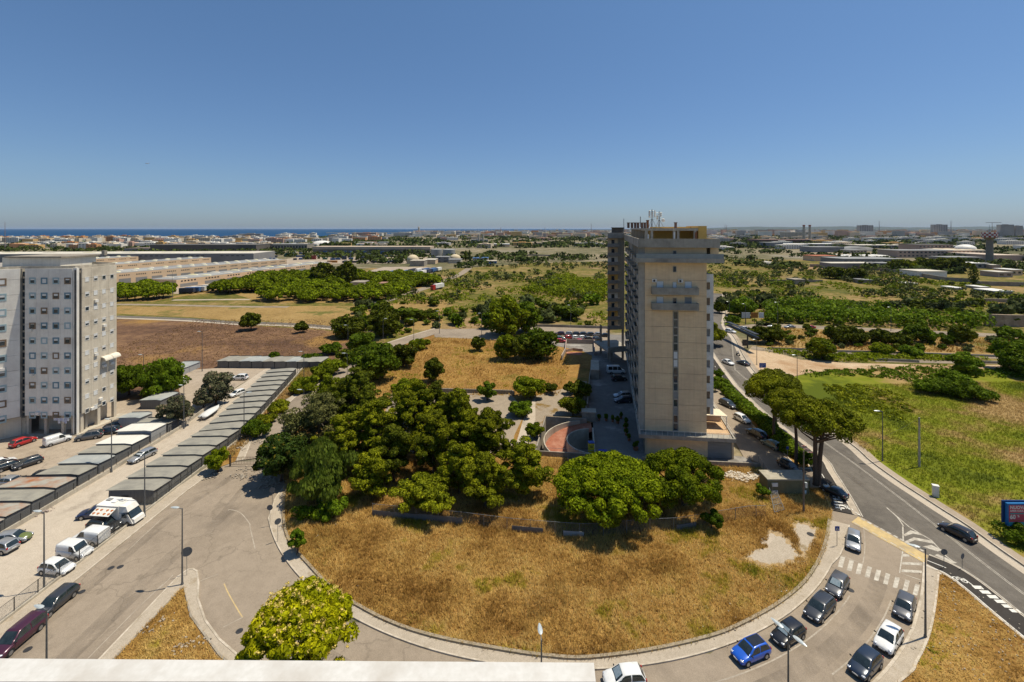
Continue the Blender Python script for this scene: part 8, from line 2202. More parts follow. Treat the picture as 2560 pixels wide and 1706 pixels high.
W3a, W3b = fp('A', 700, 478, 8.0), fp('A', 1940, 384, 8.0)
warehouse('third long tan warehouse behind the skylit one', W3a, W3b, 8.0, 30, 10)
warehouse('short tan warehouse wing showing left behind the white block', fp('A', 640, 412, 8.0), fp('A', 1272, 374, 8.0), 8.0, 30, 6)
warehouse('wide grey-sided warehouse running across behind the others', (at(-200, 560), 560), (at(605, 560), 585), 11, 60, 8, wall_=WGREY, roof=RPALE, lights=1)
X0 = P('A', 2225, 400)[0]
def block(name, label, cat, t, x0, x1, yb, yt, depth=None, mat=None, roof=None, group=None, rows=0, Y=None, cols=0, tilt=0.0, roofh=.4, winmat=None):
    u0, u1 = uv(t, x0, 0)[0], uv(t, x1, 0)[0]
    vb, vt = uv(t, 0, yb)[1], uv(t, 0, yt)[1]
    Y = Y or FPX * CAM_H / (vb - HOR); h = hz(vt, Y)
    p0, p1 = (at(u0, Y), Y), (at(u1, Y) , Y + tilt * (at(u1, Y) - at(u0, Y)))
    k = (at(u1, 1.0)); p1 = (k * p1[1], p1[1])
    f = Fac(p0, p1); depth = depth or max(8, f.L * .5)
    th = thing(name, label, cat, (p0[0], p0[1], 0), 0, group)
    b = MB(); b.prism([p0, p1, f.pt(f.L, -depth), f.pt(0, -depth)], 0, h); b.build('wall', mat or WT, th)
    b = MB(); b.prism([f.pt(-.3, .3), f.pt(f.L + .3, .3), f.pt(f.L + .3, -depth - .3), f.pt(-.3, -depth - .3)], h + .005, h + roofh); b.build('roof', roof or RGREY, th)
    if rows:
        cols = cols or max(2, int(f.L / 6)); m = MB()
        for r_ in range(rows):
            for c_ in range(cols): f.box(m, f.L * (c_ + .25) / cols, f.L * (c_ + .75) / cols, h * (r_ + .35) / rows, h * (r_ + .75) / rows, .01, .1)
        q = m.build('window_row', winmat or PANE, th)
    return th
block('warehouse', 'tan end gable of the wide grey-sided warehouse', 'warehouse', 'A', 2225, 2353, 395, 362, mat=WT, roof=RPALE)
# left / centre middle distance
block('ruin', 'roofless stone ruin in the pine wood beside the tall pines', 'ruin', 'B', 870, 990, 665, 615, 12, CONCL, CONC)
block('ruin', 'low ruined farm wall in the front of the pine wood', 'ruin', 'B', 905, 1060, 705, 668, 8, CONC, DKROOF)
block('ruin', 'ruined farmhouse at the right of the clearing in the pine wood', 'ruin', 'B', 1125, 1252, 662, 625, 10, CONCL, surf('tile_red', (.34, .2, .14), (.25, .14, .1), 1))
block('ruin', 'small broken hut left of the ruins in the pine wood', 'ruin', 'B', 790, 850, 662, 640, 6, CONCL, MATS['tile_red'])
def tank(label, t, xc, yb, yt, hw_px, domed, mat, group):
    u, vb = uv(t, xc, yb); Y = FPX * CAM_H / (vb - HOR); r = hw_px / S / FPX * Y; h = hz(uv(t, 0, yt)[1], Y)
    th = thing('storage_tank' if not domed else 'domed_tank', label, 'tank', (at(u, Y), Y + r, 0), 0, group)
    b = MB(); b.cyl((0, 0), r, 0, h if not domed else h * .45, 28); b.build('shell', mat, th, smooth=False, local=True)
    b = MB(); b.dome((0, 0, h if not domed else h * .45), r, r, r * .12 if not domed else h * .55, 24, 6); b.build('lid', mat, th, smooth=True, local=True)
TGR = surf('tank_grey', (.32, .32, .30), (.26, .26, .25), .1, .7, streak=.2); TTN = surf('tank_tan', (.6, .5, .33), (.5, .41, .27), .1, .8)
tank('left grey cylindrical tank beyond the lorry park', 'B', 1652, 385, 310, 52, False, TGR, 'grey storage tanks')
tank('right grey cylindrical tank beyond the lorry park', 'B', 1765, 392, 312, 58, False, TGR, 'grey storage tanks')
tank('tan domed tank left of the grey tanks', 'B', 1430, 440, 360, 54, True, TTN, 'domed tanks')
tank('cream domed tank in front of the right grey tank', 'B', 1825, 420, 355, 50, True, TTN, 'domed tanks')
block('industrial_building', 'grey-tan workshop below the tan domed tank', 'industrial building', 'B', 1415, 1545, 465, 415, 20, CONC, CONCL)
block('industrial_building', 'tan workshop right of the tan domed tank', 'industrial building', 'B', 1550, 1648, 445, 405, 20, WT, RPALE)
block('industrial_building', 'grey workshop below the right grey tank', 'industrial building', 'B', 1650, 1770, 430, 380, 20, WGREY, RGREY, rows=2)
block('industrial_building', 'white workshop below the cream domed tank', 'industrial building', 'B', 1770, 1880, 438, 405, 20, CONCL, RGREY)
block('industrial_building', 'blue-roofed workshop right of the domed tanks', 'industrial building', 'B', 1990, 2130, 425, 392, 22, CONCL, TBL)
block('industrial_building', 'blue and white sheds right of the blue-roofed workshop', 'industrial building', 'B', 2100, 2210, 440, 418, 16, TBL, CONCL)
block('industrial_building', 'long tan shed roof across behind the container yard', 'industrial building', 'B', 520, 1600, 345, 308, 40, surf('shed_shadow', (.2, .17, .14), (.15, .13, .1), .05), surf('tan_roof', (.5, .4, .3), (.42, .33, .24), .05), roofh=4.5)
block('industrial_building', 'tan building with a row of arches behind the container yard', 'industrial building', 'B', 90, 470, 318, 262, 30, CONC, RGREY, rows=1, cols=14)
block('industrial_building', 'long dark industrial roofs left of the arcaded building', 'industrial building', 'A', 1380, 2353, 330, 268, 60, surf('dark_shed', (.14, .12, .1), (.1, .09, .08), .05), DKROOF)
block('industrial_building', 'brown low works building right of the dark industrial roofs', 'industrial building', 'A', 1140, 1380, 330, 300, 40, WGREY, surf('brown_roof', (.22, .17, .13), (.16, .12, .1), .05))
# domed white hall
Yd = 1140; u = uv('B', 610, 0)[0]
t = thing('domed_hall', 'white shell-roofed hall between the container yard and the sea', 'hall', (at(u, Yd), Yd, 0))
rr_ = 88 / S / FPX * Yd
b = MB(); b.cyl((0, 0), rr_ * .9, 0, 5, 24); b.build('wall', WT, t, local=True)
b = MB(); b.dome((0, 0, 5), rr_, rr_ * .8, 8, 28, 6); b.build('shell_roof', WHITE, t, smooth=True, local=True)
block('industrial_building', 'long white-roofed shed left of the white shell-roofed hall', 'industrial building', 'B', 295, 462, 275, 258, 30, WT, WHITE, roofh=1.5)
block('industrial_building', 'white flat-roofed shed right of the twin chimneys', 'industrial building', 'B', 2170, 2330, 285, 266, 30, WT, WHITE, roofh=2)
# lighthouse and port
t = thing('lighthouse', 'slim pale lighthouse on the peninsula against the sea', 'lighthouse', (at(1047, 4200), 4200, 0))
b = MB(); b.cyl((0, 0), 11, 0, hz(567, 4200) - 10, 12, 8); b.cyl((0, 0), 10, hz(567, 4200) - 9.9, hz(567, 4200), 10, 5); b.build('tower', CONCL, t, local=True)
b = MB(); b.box(-3000, 60, -20, 20, .35, 8)
Y = 4700; b = MB(); b.prism([(at(815, 4300), 4300), (at(1000, 4700), 4700), (at(1000, 4700) + 10, 4740), (at(815, 4300), 4340)], 0, 6); tag(b.build('breakwater', CONCL), 'long pale breakwater in the sea before the lighthouse', 'breakwater')
def chimney(label, t, xc, yb, yt, Y, r, mat, group=None, band=None):
    u = uv(t, xc, 0)[0]; h = hz(uv(t, 0, yt)[1], Y)
    th = thing('chimney', label, 'chimney', (at(u, Y), Y, 0), 0, group)
    b = MB(); b.cyl((0, 0), r, 0, h, 12, r * .75); b.build('shaft', mat, th, local=True)
    b = MB(); b.cyl((0, 0), r * .85, h - 4, h + .5, 12, r * .85); b.build('top_ring', band or mat, th, local=True)
chimney('left of two pale chimneys over the city left of the tower', 'B', 2047, 250, 172, 1300, 3, CONCL, 'twin pale chimneys')
chimney('right of two pale chimneys over the city left of the tower', 'B', 2088, 250, 170, 1300, 3, CONCL, 'twin pale chimneys')
chimney('left of two tall chimneys above the white power station', 'D', 330, 190, 85, 1500, 4.5, CONCL, 'power station chimneys', surf('rust_band', (.4, .14, .1), (.3, .1, .07), 1))
chimney('right of two tall chimneys above the white power station', 'D', 384, 190, 85, 1500, 4.5, CONCL, 'power station chimneys', MATS['rust_band'])
for tl, xc, yt, Y, lb in (('A', 46, 55, 900, 'thin red and white radio mast at the left edge'), ('C', 728, 68, 2600, 'lattice mast over the city left of the tower'), ('C', 303, 105, 1800, 'thin mast over the city left of the tower'), ('B', 2250, 105, 2600, 'thin mast at the port left of the tower'), ('D', 1022, 45, 2600, 'thin mast on the horizon right of the power station'), ('D', 1682, 45, 2600, 'thick lattice mast on the horizon near the tall blocks'), ('D', 2060, 60, 1500, 'construction crane mast above the water tower'), ('C', 1958, 80, 3500, 'left thin mast on the horizon right of the tower'), ('C', 1973, 85, 3500, 'right thin mast on the horizon right of the tower')):
    u = uv(tl, xc, 0)[0]; h = hz(uv(tl, 0, yt)[1], Y); th = thing('radio_mast', lb, 'mast', (at(u, Y), Y, 0))
    b = MB(); b.cyl((0, 0), Y * .0009, 0, h, 6, Y * .0003)
    if 'crane' in lb: b.box(-Y * .014, Y * .02, -.6, .6, h - 1.5, h - .2)
    b.build('shaft', surf('mast_red_grey', (.3, .22, .2), (.22, .18, .17), .1) if 'mast_red_grey' not in MATS else MATS['mast_red_grey'], th, local=True)
# right side industry
PINKT = surf('pinkish_tan_wall', (.44, .33, .26), (.37, .275, .215), .05, .9); BRICKR = surf('brown_red_roof', (.16, .09, .07), (.12, .07, .055), .05)
bl = [
    ('power_station', 'white power station block under the two tall chimneys', 'power station', 155, 395, 205, 150, 30, CONCL, WHITE, None, 3),
    ('industrial_building', 'long dark red-brown industrial roof below the power station', 'industrial building', -60, 640, 262, 222, 60, BRICKR, BRICKR, None, 0),
    ('industrial_building', 'brown works roof joining the long dark red-brown one on the right', 'industrial building', 640, 900, 262, 240, 60, BRICKR, BRICKR, None, 0),
    ('industrial_building', 'grey cube building at the left of the right-hand industry', 'industrial building', 0, 138, 300, 248, 30, WGREY, RGREY, None, 0),
    ('industrial_building', 'long white-topped shed below the dark red roof', 'industrial building', 140, 690, 292, 260, 30, WGREY, WHITE, None, 0),
    ('industrial_building', 'grey shed with a pale roof edge left of the arched shed', 'industrial building', 415, 700, 335, 290, 30, WGREY, RGREY, None, 0),
    ('industrial_building', 'wide grey shed behind the arched grey roof', 'industrial building', 830, 1290, 300, 272, 40, WGREY, RPALE, None, 1),
    ('industrial_building', 'white-windowed low factory left of the brick one', 'industrial building', 750, 910, 345, 318, 20, CONCL, RGREY, None, 1),
    ('factory', 'long pinkish low factory wing with window rows', 'factory', 1200, 1700, 385, 322, 30, PINKT, RGREY, None, 2),
    ('factory', 'tall pinkish brick factory block with window rows', 'factory', 1385, 1705, 360, 268, 30, PINKT, DKROOF, None, 3),
    ('factory', 'tan vaulted factory hall left of the water tower', 'factory', 1705, 2012, 385, 320, 40, WT, RPALE, None, 2),
    ('factory', 'pink-roofed hall right of the water tower', 'factory', 2100, 2353, 415, 365, 60, PINKT, surf('pale_vault', (.56, .46, .36), (.48, .38, .3), .05), None, 0),
    ('factory', 'tan block right of the water tower behind the trees', 'factory', 2060, 2200, 410, 372, 20, PINKT, RGREY, None, 1),
    ('industrial_building', 'grey windowed shed below the vaulted hall', 'industrial building', 1650, 1975, 432, 385, 20, WGREY, RGREY, None, 1),
    ('industrial_building', 'long grey-roofed depot across below the factory', 'industrial building', 690, 1250, 455, 400, 30, WGREY, RGREY, None, 1),
    ('industrial_building', 'white-edged long low depot roof nearest the scrubland', 'industrial building', 580, 1020, 490, 440, 14, WGREY, RPALE, None, 0),
    ('industrial_building', 'grey depot end with windows beside the dark pines', 'industrial building', 1020, 1180, 495, 440, 14, CONC, RGREY, None, 2),
    ('industrial_building', 'grey wavy-roofed depot right of the dark pines', 'industrial building', 1810, 2030, 485, 440, 14, WGREY, WHITE, None, 1),
    ('white_shed', 'plain white metal shed with a ridged roof beyond the scrubland', 'shed', 1392, 1645, 563, 515, 16, WHITE, RPALE, None, 0),
    ('house', 'square tan flat-roofed house at the right', 'house', 2115, 2250, 565, 522, 12, PINKT, RPALE, None, 1),
    ('house', 'tan house with a white roof at the far right', 'house', 2235, 2340, 548, 500, 12, WT, WHITE, None, 1),
    ('house', 'small tan house behind the grey yard at the right', 'house', 2060, 2140, 490, 455, 8, PINKT, RPALE, None, 0),
    ('industrial_building', 'red-roofed arched shed beside the cypress', 'shed', 425, 640, 418, 372, 18, WT, surf('red_vault', (.42, .14, .07), (.34, .11, .055), .1), None, 0),
    ('hut', 'grey hut in the scrubland left of the dark tree clump', 'hut', 245, 340, 632, 592, 8, CONC, CONC, None, 0),
    ('hut', 'low grey hut in the scrubland right of the dark tree clump', 'hut', 870, 965, 625, 595, 8, CONC, RGREY, None, 0),
    ('hut', 'white low roof among the olive trees, left one', 'hut', 1265, 1370, 638, 626, 8, CONC, WHITE, None, 0),
    ('hut', 'white low roof among the olive trees, middle one', 'hut', 1720, 1795, 680, 668, 8, CONC, WHITE, None, 0),
    ('hut', 'long white greenhouse roof among the olive trees at the right', 'greenhouse', 2075, 2250, 725, 698, 10, CONC, WHITE, None, 0),
    ('hut', 'white flat roof above the long greenhouse roof', 'hut', 1950, 2030, 675, 660, 8, CONC, WHITE, None, 0)]
for nm, lb, ct, x0, x1, yb, yt, dp, m_, r_, Y_, rows in bl:
    block(nm, lb, ct, 'D', x0, x1, yb, yt, dp * 1.3, m_, r_, None, rows, Y=Y_, roofh=.6)
# arched roofs
def vault(label, t, x0, x1, yb, yt, Y, depth, mat, n=1, group=None):
    X0, X1 = at(uv(t, x0, 0)[0], Y), at(uv(t, x1, 0)[0], Y); z0, z1 = hz(uv(t, 0, yb)[1], Y), hz(uv(t, 0, yt)[1], Y)
    th = thing('vaulted_roof', label, 'shed', (X0, Y, 0), 0, group); w_ = (X1 - X0) / n
    for j in range(n):
        b = MB(); V = []; F = []
        for y in (Y, Y + depth):
            for i in range(11): a = math.pi * i / 10; V.append((X0 + w_ * (j + .5) - w_ / 2 * math.cos(a), y, z0 + (z1 - z0) * math.sin(a)))
        for i in range(10): F.append((i, i + 1, 12 + i, 11 + i))
        F += [tuple(range(11))[::-1], tuple(range(11, 22))]
        b.add(V, F); b.build('vault', mat, th, smooth=True)
    b = MB(); b.box(X0, X1, Y + .2, Y + depth - .2, 0, z0); b.build('wall', WT, th)
vault('shallow grey arched roof in the middle of the right-hand industry', 'D', 800, 985, 322, 285, 860, 40, RGREY)
vault('row of white wavy vaults behind the long depot', 'D', 690, 1130, 388, 362, 650, 25, WHITE, 5)
vault('row of tan vaults on the factory hall beside the white dome', 'D', 1710, 2010, 335, 308, 690, 40, TTN, 3)
vault('pale sandy mound-like vault right of the tower', 'D', -10, 60, 455, 420, 540, 12, RPALE)
Yd = 695; u = uv('D', 1890, 0)[0]; r_ = 76 / S / FPX * Yd
t = thing('white_dome', 'large white dome on the factory hall beside the water tower', 'dome', (at(u, Yd), Yd + r_, 0))
b = MB(); b.cyl((0, 0), r_, 0, hz(uv('D', 0, 305)[1], Yd), 24); b.build('drum', WT, t, local=True); b = MB(); b.dome((0, 0, hz(uv('D', 0, 305)[1], Yd)), r_, r_, hz(uv('D', 0, 265)[1], Yd) - hz(uv('D', 0, 305)[1], Yd), 24, 7); b.build('dome_shell', WHITE, t, smooth=True, local=True)
# chequered water tower
Yw = 545; Xw = at(uv('D', 2037, 0)[0], Yw); zt0, zt1 = hz(uv('D', 0, 198)[1], Yw), hz(uv('D', 0, 152)[1], Yw)
t = thing('water_tower', 'concrete water tower with a red and white chequered tank at the right', 'water tower', (Xw, Yw, 0))
b = MB(); b.cyl((0, 0), 3.6, 0, zt0 - 3, 24, 3.1); b.cyl((0, 0), 3.1, zt0 - 2.99, zt0, 24, 6.5); b.build('shaft', surf('tower_concrete', (.24, .22, .19), (.19, .175, .15), .2, .9, streak=.3), t, local=True)
RC_, WC_ = surf('chequer_red', (.34, .05, .05), (.28, .04, .04), .5), surf('chequer_white', (.7, .68, .64), (.6, .58, .54), .5)
n_ = 20; r_ = 54 / S / FPX * Yw
b = MB(); V = []; F = []; M_ = []
for j in range(4):
    for k_ in range(n_): a = 2 * math.pi * k_ / n_; V.append((r_ * math.cos(a), r_ * math.sin(a), zt0 + .01 + (zt1 - zt0) * j / 3))
bm_ = MB()
for j in range(3):
    for k_ in range(n_):
        b.add([V[j * n_ + k_], V[j * n_ + (k_ + 1) % n_], V[(j + 1) * n_ + (k_ + 1) % n_], V[(j + 1) * n_ + k_]], [(0, 1, 2, 3)], (j + k_) % 2)
b.add([(V[3 * n_ + k_]) for k_ in range(n_)], [tuple(range(n_))], 1); b.add([V[k_] for k_ in range(n_)], [tuple(range(n_))[::-1]], 1)
b.build('chequered_tank', [RC_, WC_], t, local=True)
b = MB(); b.cyl((0, 0), 1.2, zt1 + .02, zt1 + 3.5, 8); b.tube([(0, 0, zt1 + 3.5), (0, 0, zt1 + 9)], .15, 5); b.build('roof_hatch', STEEL, t, local=True)
# walls in the scrub
for s_, lb in (('D 1030 510, 1250 530, 1400 560, 1640 600, 1900 615, 1950 640, 2353 650', 'long grey boundary wall across the land behind the white shed'), ('D 385 470, 640 475, 1020 505', 'grey boundary wall of the depot nearest the scrubland'), ('D 1900 790, 2353 800', 'low white wall across the olive land at the right'), ('C 0 365, 300 368, 640 380', 'grey wall left of the tower before the far yards'), ('D 0 610, 500 612', 'low stone wall in the scrubland right of the tower')):
    b = MB(); b.ribbon(PP(s_), .4, -.4, 0, 3.2 if 'boundary' in lb else 2.0); tag(b.build('boundary_wall', CONC), lb, 'wall')
b = MB(); b.ribbon(PP('D 1990 1010, 2200 1018, 2353 1020'), .6, -.6, 0, 5.2); tag(b.build('rock_wall', surf('rock_face', (.42, .33, .24), (.26, .19, .13), .6, .95, bmp=.6, streak=.4)), 'pale cut rock face behind the upper road at the right edge', 'rock face')
for s_, lb in (('D 610 1255, 1000 1262, 1400 1278, 2150 1302', 'grey crash barrier along the middle road'), ('D 0 1228, 380 1240', 'short grey crash barrier at the left of the middle road'), ('D 960 1330, 1300 1345, 1390 1350', 'dark low barrier beside the dirt track'), ('D 1860 1355, 2240 1362', 'dark low barrier at the right of the dirt track')):
    p_ = PP(s_); t = thing('crash_barrier', lb, 'barrier', (*p_[0], 0)); b = MB(); b.ribbon(p_, .08, -.08, .35, .8); b.build('rail', STEEL, t)
    b = MB(); b.ribbon(p_, .15, -.15, 0, .3); b.build('kerb_base', CONC, t)
# gantry at the junction
a_, c_ = P('C', 2165, 1215), P('C', 2105, 1060)
t = thing('road_gantry', 'dark steel footbridge-like gantry at the road junction', 'gantry', (*a_, 0))
b = MB(); b.tube([(*a_, 0), (*a_, 5)], .25, 8); b.build('post', DARKM, t)
b = MB(); b.box(a_[0] - 1.0, a_[0] + .4, a_[1] - 7, a_[1] + 14, 5, 5.6); b.box(a_[0] - 1.0, a_[0] + .4, a_[1] - 7, a_[1] + 14, 6.4, 6.6); b.build('beam', DARKM, t)
b = MB(); b.box(a_[0] - 2.6, a_[0] - .6, a_[1] - 1.6, a_[1] - 1.4, 1.2, 3.4); b.build('sign_board', DARKM, t)
# dark pine clump before the depot, cypresses, loose trees
for i, x in enumerate((1185, 1235, 1290, 1350, 1400, 1450, 1500, 1545, 1590, 1640, 1690, 1740, 1785)):
    X, Y = P('D', x, 505 + (i % 3) * 8)
    make_tree('pine_tree', '%s dark pine from the left in the dense row before the depot' % ORD[i], 'pine tree', (X, Y, 0), 7.0, 1, 12.5 + (i % 3), 26, 2.3, 55, 1.5, PINED if i % 2 else PINEA, shape='round', seed=500 + i, trunk_r=.3, limbs=3, group='dark pines before the depot')
for i, (x, y) in enumerate(((560, 575), (610, 580), (660, 578), (720, 585), (780, 590), (820, 600))):
    X, Y = P('D', x, y); make_tree('pine_tree', '%s tree from the left of the dark clump in the scrubland' % ORD[i], 'tree', (X, Y, 0), 6.5, .5, 10.5, 24, 2.2, 50, 1.4, PINED, shape='round', seed=520 + i, trunk_r=.3, limbs=3, group='dark clump in the scrubland')
for tl, x, y, hh_, lb in (('D', 655, 415, 15, 'tall dark cypress beside the red arched shed'), ('D', 780, 395, 10, 'small cypress before the white wavy vaults'), ('D', 908, 395, 8, 'smallest cypress before the white wavy vaults'), ('B', 1928, 415, 14, 'left cypress beside the blue-roofed workshop'), ('B', 1962, 412, 14, 'right cypress beside the blue-roofed workshop'), ('D', 1890, 640, 16, 'tall araucaria-like conifer over the boundary wall at the right')):
    X, Y = P(tl, x, y); t = thing('cypress', lb, 'tree', (X, Y, 0)); n_ = 14
    C_ = np.array([(0, 0, hh_ * (i + .6) / n_) for i in range(n_)]); rad = np.array([max(.3, (1.6 if 'araucaria' not in lb else 3.4) * math.sin(math.pi * min(1, (n_ - i) / n_ * .9))) for i in range(n_)])
    V, F = leaves(C_, np.c_[rad, rad, np.full(n_, hh_ / n_)], 60, .8, 1.2, .2); link('crown', np_mesh('crown', V, F), PINED, t)
    b = MB(); b.tube([(0, 0, 0), (0, 0, hh_ * .5)], .25, 6); b.build('trunk', BARK, t, local=True)
# far greenery and city
rgf = random.Random(3)
far_ex = [grove_ground, cyard, lotfar, yard]
def band(ylo, yhi, xspan, n, seed, keep):
    rg = random.Random(seed); out = []
    while len(out) < n:
        Y = math.exp(rg.uniform(math.log(ylo), math.log(yhi))); u = rg.uniform(*xspan); X = at(u, Y)
        if keep(X, Y, u): out.append((X, Y))
    return out
def land(X, Y, m=60): return not inside((X, Y + m), sea_line) and not inside((X, Y), sea_line)
def nofac(X, Y, u):
    if not land(X, Y): return False
    if Y < 620 and X < -60 and not (-200 < X < -90 and Y > 560): return Y > 640
    if inside((X, Y), scr) and not (u > 1770 and Y > 350): return False
    if u > 1770 and Y < 800: return noise.noise(Vector((X * .012, Y * .012, 3))) > .12
    return noise.noise(Vector((X * .004, Y * .004, 3))) > -.12
def mass3(name, label, pts, r, h, per, leaf, mat):
    C = np.array([(p[0], p[1], h * .4) for p in pts]); n = len(C); sz = (0.5 + RNG.random(n))[:, None]
    V, F = leaves(C, np.tile([r * 1.5, r, h * .6], (n, 1)) * sz, per, leaf, 1.2, .5)
    tag(link(name, np_mesh(name, V, F), mat), label, 'trees', kind='stuff')
mass3('treeline', 'dark tree belts among the industry and suburbs', band(430, 1000, (-100, 2660), 700, 31, nofac), 6, 6, 34, 3.2, FARLEAF)
mass3('treeline', 'dark tree belts fading towards the far city', band(1000, 3500, (-100, 2660), 1500, 32, lambda X, Y, u: nofac(X, Y, u) and (u > 720 or rgf.random() < .3)), 13, 8, 16, 6.5, FARLEAF)
CM = []
for n2, c in (('white', (.76, .72, .64)), ('cream', (.66, .55, .40)), ('ochre', (.64, .42, .17)), ('pink', (.56, .37, .28)), ('grey', (.40, .385, .36)), ('orange', (.6, .31, .14))):
    CM.append(surf('city_' + n2, c, tuple(x * .8 for x in c), .02, .9))
WIN = surf('city_window', (.07, .075, .085), (.045, .05, .055), .1, .3)
def flat_block(X, Y, w_, d_, h, a, mat, label, group, detail=True):
    b = MB(); b.rbox(X, Y, 0, h, w_, d_, a)
    b.rbox(X, Y, h, h + 2.2, w_ * .35, d_ * .4, a)
    nf = max(2, int(h / 3.2)); ca, sa = math.cos(a), math.sin(a); nc = max(2, int(w_ / (5 if Y < 2500 else 12)))
    if detail:
        for f_ in range(nf):
            for c_ in range(nc):
                x = -w_ / 2 + w_ * (c_ + .5) / nc; y = -d_ / 2 - .03; b.rbox(X + x * ca - y * sa, Y + x * sa + y * ca, h * (f_ + .35) / nf, h * (f_ + .75) / nf, w_ / nc * .55, .1, a, 1)
    o = b.build('city_building', [mat, WIN]); return tag(o, label, 'building', group)
rgb = random.Random(77); n_b = 0
cn = ['white', 'cream', 'ochre', 'pinkish', 'grey', 'orange']
# seafront suburb at the left
rows = [(950, 1200, 60, 700, 8, 12), (1250, 1550, -40, 800, 13, 17), (1500, 1760, -40, 660, 14, 18)]
for Y0, Y1, u0, u1, h0, h1 in rows:
    for i in range(44):
        u = u0 + (u1 - u0) * (i + rgb.random()) / 44; Y = rgb.uniform(Y0, Y1); X = at(u, Y)
        if not land(X, Y, 30): continue
        k_ = rgb.choices(range(6), [6, 4, 3 if u < 260 else .5, 1.5, 2, 2.5 if u < 320 else 1])[0]
        flat_block(X, Y, rgb.uniform(16, 46), rgb.uniform(12, 18), rgb.uniform(h0, h1), R(rgb.uniform(-12, 12)), CM[k_], '%s apartment building in the %s row of the left seafront' % (cn[k_], ['front', 'middle', 'back'][[950, 1250, 1500].index(Y0)]), '%s seafront suburb buildings' % cn[k_]); n_b += 1
for (u0, u1, Y, h, k_, lb) in ((600, 655, 1700, 24, 4, 'dark unfinished apartment slab standing before the sea'), (892, 942, 1900, 26, 3, 'brown tall apartment slab in the coastal town'), (575, 600, 1500, 20, 4, 'grey apartment block left of the dark unfinished slab'), (2145, 2180, 2600, 62, 4, 'tall grey apartment tower on the right horizon'), (2330, 2365, 2600, 66, 4, 'tall grey block pair on the right horizon, left one'), (2496, 2530, 2400, 64, 4, 'tall grey block on the far right horizon'), (2534, 2552, 2400, 58, 4, 'slimmer grey block at the far right horizon'), (2045, 2100, 5000, 110, 0, 'x')):
    if lb == 'x': continue
    flat_block(at((u0 + u1) / 2, Y), Y, (u1 - u0) / FPX * Y, 20, h, 0, CM[k_], lb, None)
for i in range(38):
    u = 700 + 260 * rgb.random(); Y = rgb.uniform(1500, 2300); X = at(u, Y)
    if not land(X, Y, 40): continue
    k_ = rgb.choices(range(6), [4, 3, .5, 3, 2, 1.5])[0]
    flat_block(X, Y, rgb.uniform(18, 50), 16, rgb.uniform(14, 24), R(rgb.uniform(-8, 8)), CM[k_], '%s building of the coastal town left of the lighthouse' % cn[k_], '%s coastal town buildings' % cn[k_]); n_b += 1
for i in range(110):
    u = rgb.uniform(1050, 2600) if i % 2 else rgb.uniform(1780, 2600); Y = rgb.uniform(900, 2200); X = at(u, Y)
    if not land(X, Y, 40): continue
    k_ = rgb.choices(range(6), [5, 3, .6, 1.5, 4, .6])[0]; sd_ = 'left' if u < 1520 else 'right'
    flat_block(X, Y, rgb.uniform(20, 70), rgb.uniform(14, 30), rgb.uniform(6, 14), R(rgb.uniform(-15, 15)), CM[k_], '%s low building in the %s suburbs %s of the tower' % (cn[k_], 'nearer' if Y < 1350 else 'farther', sd_), '%s suburb buildings %s of the tower' % (cn[k_], sd_)); n_b += 1
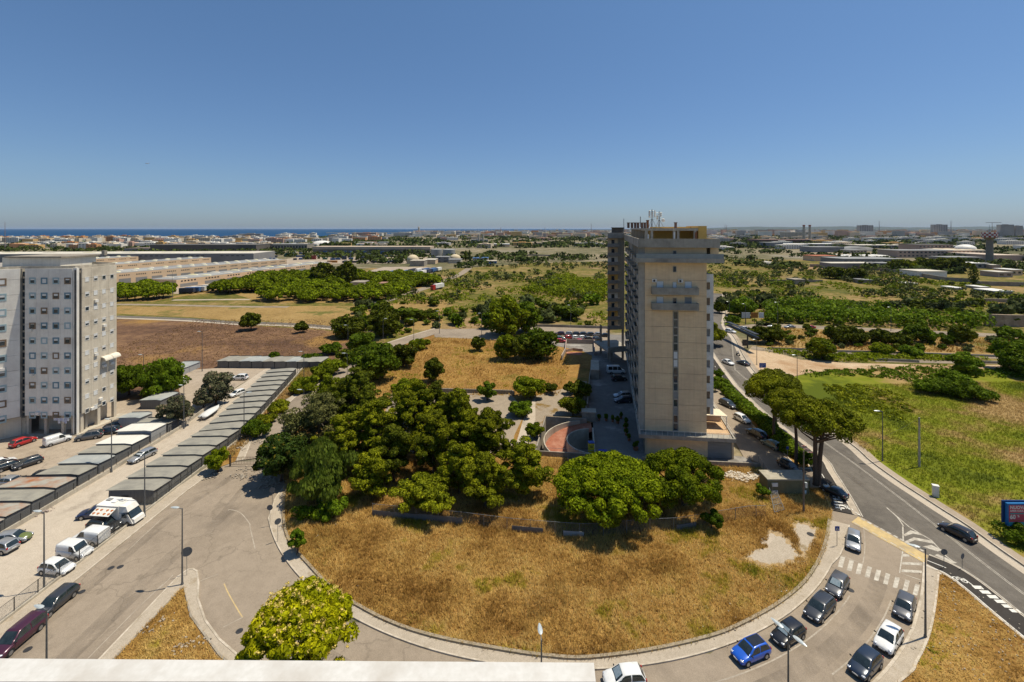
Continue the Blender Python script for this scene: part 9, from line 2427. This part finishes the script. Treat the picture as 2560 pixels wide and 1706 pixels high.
# the rest of the city as one mass
b = MB(); rg2 = random.Random(5); cnt = 0
for i in range(150):
    Y0, h0 = rg2.choice([(1000, 9), (1300, 13), (1560, 15)]); Y = Y0 + rg2.uniform(0, 200); X = at(rg2.uniform(-40, 960), Y)
    if land(X, Y, 40): b.rbox(X, Y, 0, h0 * rg2.uniform(.8, 1.15), rg2.uniform(16, 50), rg2.uniform(12, 20), R(rg2.uniform(-12, 12)), rg2.choices(range(6), [6, 4, 1.5, 1.5, 3, 1.5])[0])
while cnt < 1900:
    Y = math.exp(rg2.uniform(math.log(2300), math.log(9000))); u = rg2.uniform(900, 2700); X = at(u, Y)
    if not land(X, Y, 100): continue
    if noise.noise(Vector((X * .0012, Y * .0012, 1))) < -.2: continue
    h = rg2.choice([8, 10, 14, 18, 22, 26]) * rg2.uniform(.8, 1.2) * (1.2 if u > 1750 else .9)
    b.rbox(X, Y, 0, h, rg2.uniform(20, 80), rg2.uniform(15, 40), R(rg2.uniform(-20, 20)), rg2.choices(range(6), [6, 4, 1, 3, 4, 1])[0]); cnt += 1
o = b.build('distant_city', CM); tag(o, 'pale mass of the distant city along the horizon', 'city', kind='stuff')
# low hills beyond on the right
V = []; F = []; n_ = 120
for i in range(n_ + 1):
    u = 1500 + 1500 * i / n_; Y = 14000; h = 95 + 40 * noise.noise(Vector((i * .07, 0, 0))) + 12 * noise.noise(Vector((i * .4, 2, 0))); h *= min(1, i / 25)
    V += [(at(u, Y), Y - 1500, 0), (at(u, Y), Y, max(0, h)), (at(u, Y), Y + 4000, 0)]
for i in range(n_): F += [(3 * i, 3 * i + 3, 3 * i + 4, 3 * i + 1), (3 * i + 1, 3 * i + 4, 3 * i + 5, 3 * i + 2)]
tag(MB().add(V, F).build('hills', surf('hill_green', (.06, .075, .06), (.045, .06, .05), .002, .95)), kind='structure')
# air between here and the horizon
hm = bpy.data.materials.new('haze_air'); hm.use_nodes = True; hn = hm.node_tree; hn.nodes.remove(hn.nodes['Principled BSDF'])
pv = hn.nodes.new('ShaderNodeVolumePrincipled'); pv.inputs['Color'].default_value = (.62, .78, 1.0, 1); pv.inputs['Density'].default_value = 1.4e-5; pv.inputs['Anisotropy'].default_value = 0.2
hn.links.new(pv.outputs[0], hn.nodes['Material Output'].inputs['Volume'])
b = MB(); b.box(-72000, 72000, -400, 72000, -5.0, 125.0)
tag(b.build('haze', hm), kind='stuff')

# tell look-alikes apart: where several share a label, count them from the left
by = {}
for o in scene.objects:
    if o.parent is None and o.get('label') and not o.get('kind'): by.setdefault(o['label'], []).append(o)
for lb, os_ in by.items():
    if 1 < len(os_) <= 30 and len(lb.split()) <= 13:
        os_.sort(key=lambda o: (o.location.x / max(1, o.location.y) if o.location.length > 1 else o.bound_box[0][0] / max(1, o.bound_box[0][1])))
        for i, o in enumerate(os_):
            o['label'] = lb if False else ('%s, %s counted from left' if len(lb.split()) < 13 else '%s, %s from left') % (lb, ORD[i]) if i < len(ORD) else lb
            if not o.get('group'): o['group'] = lb
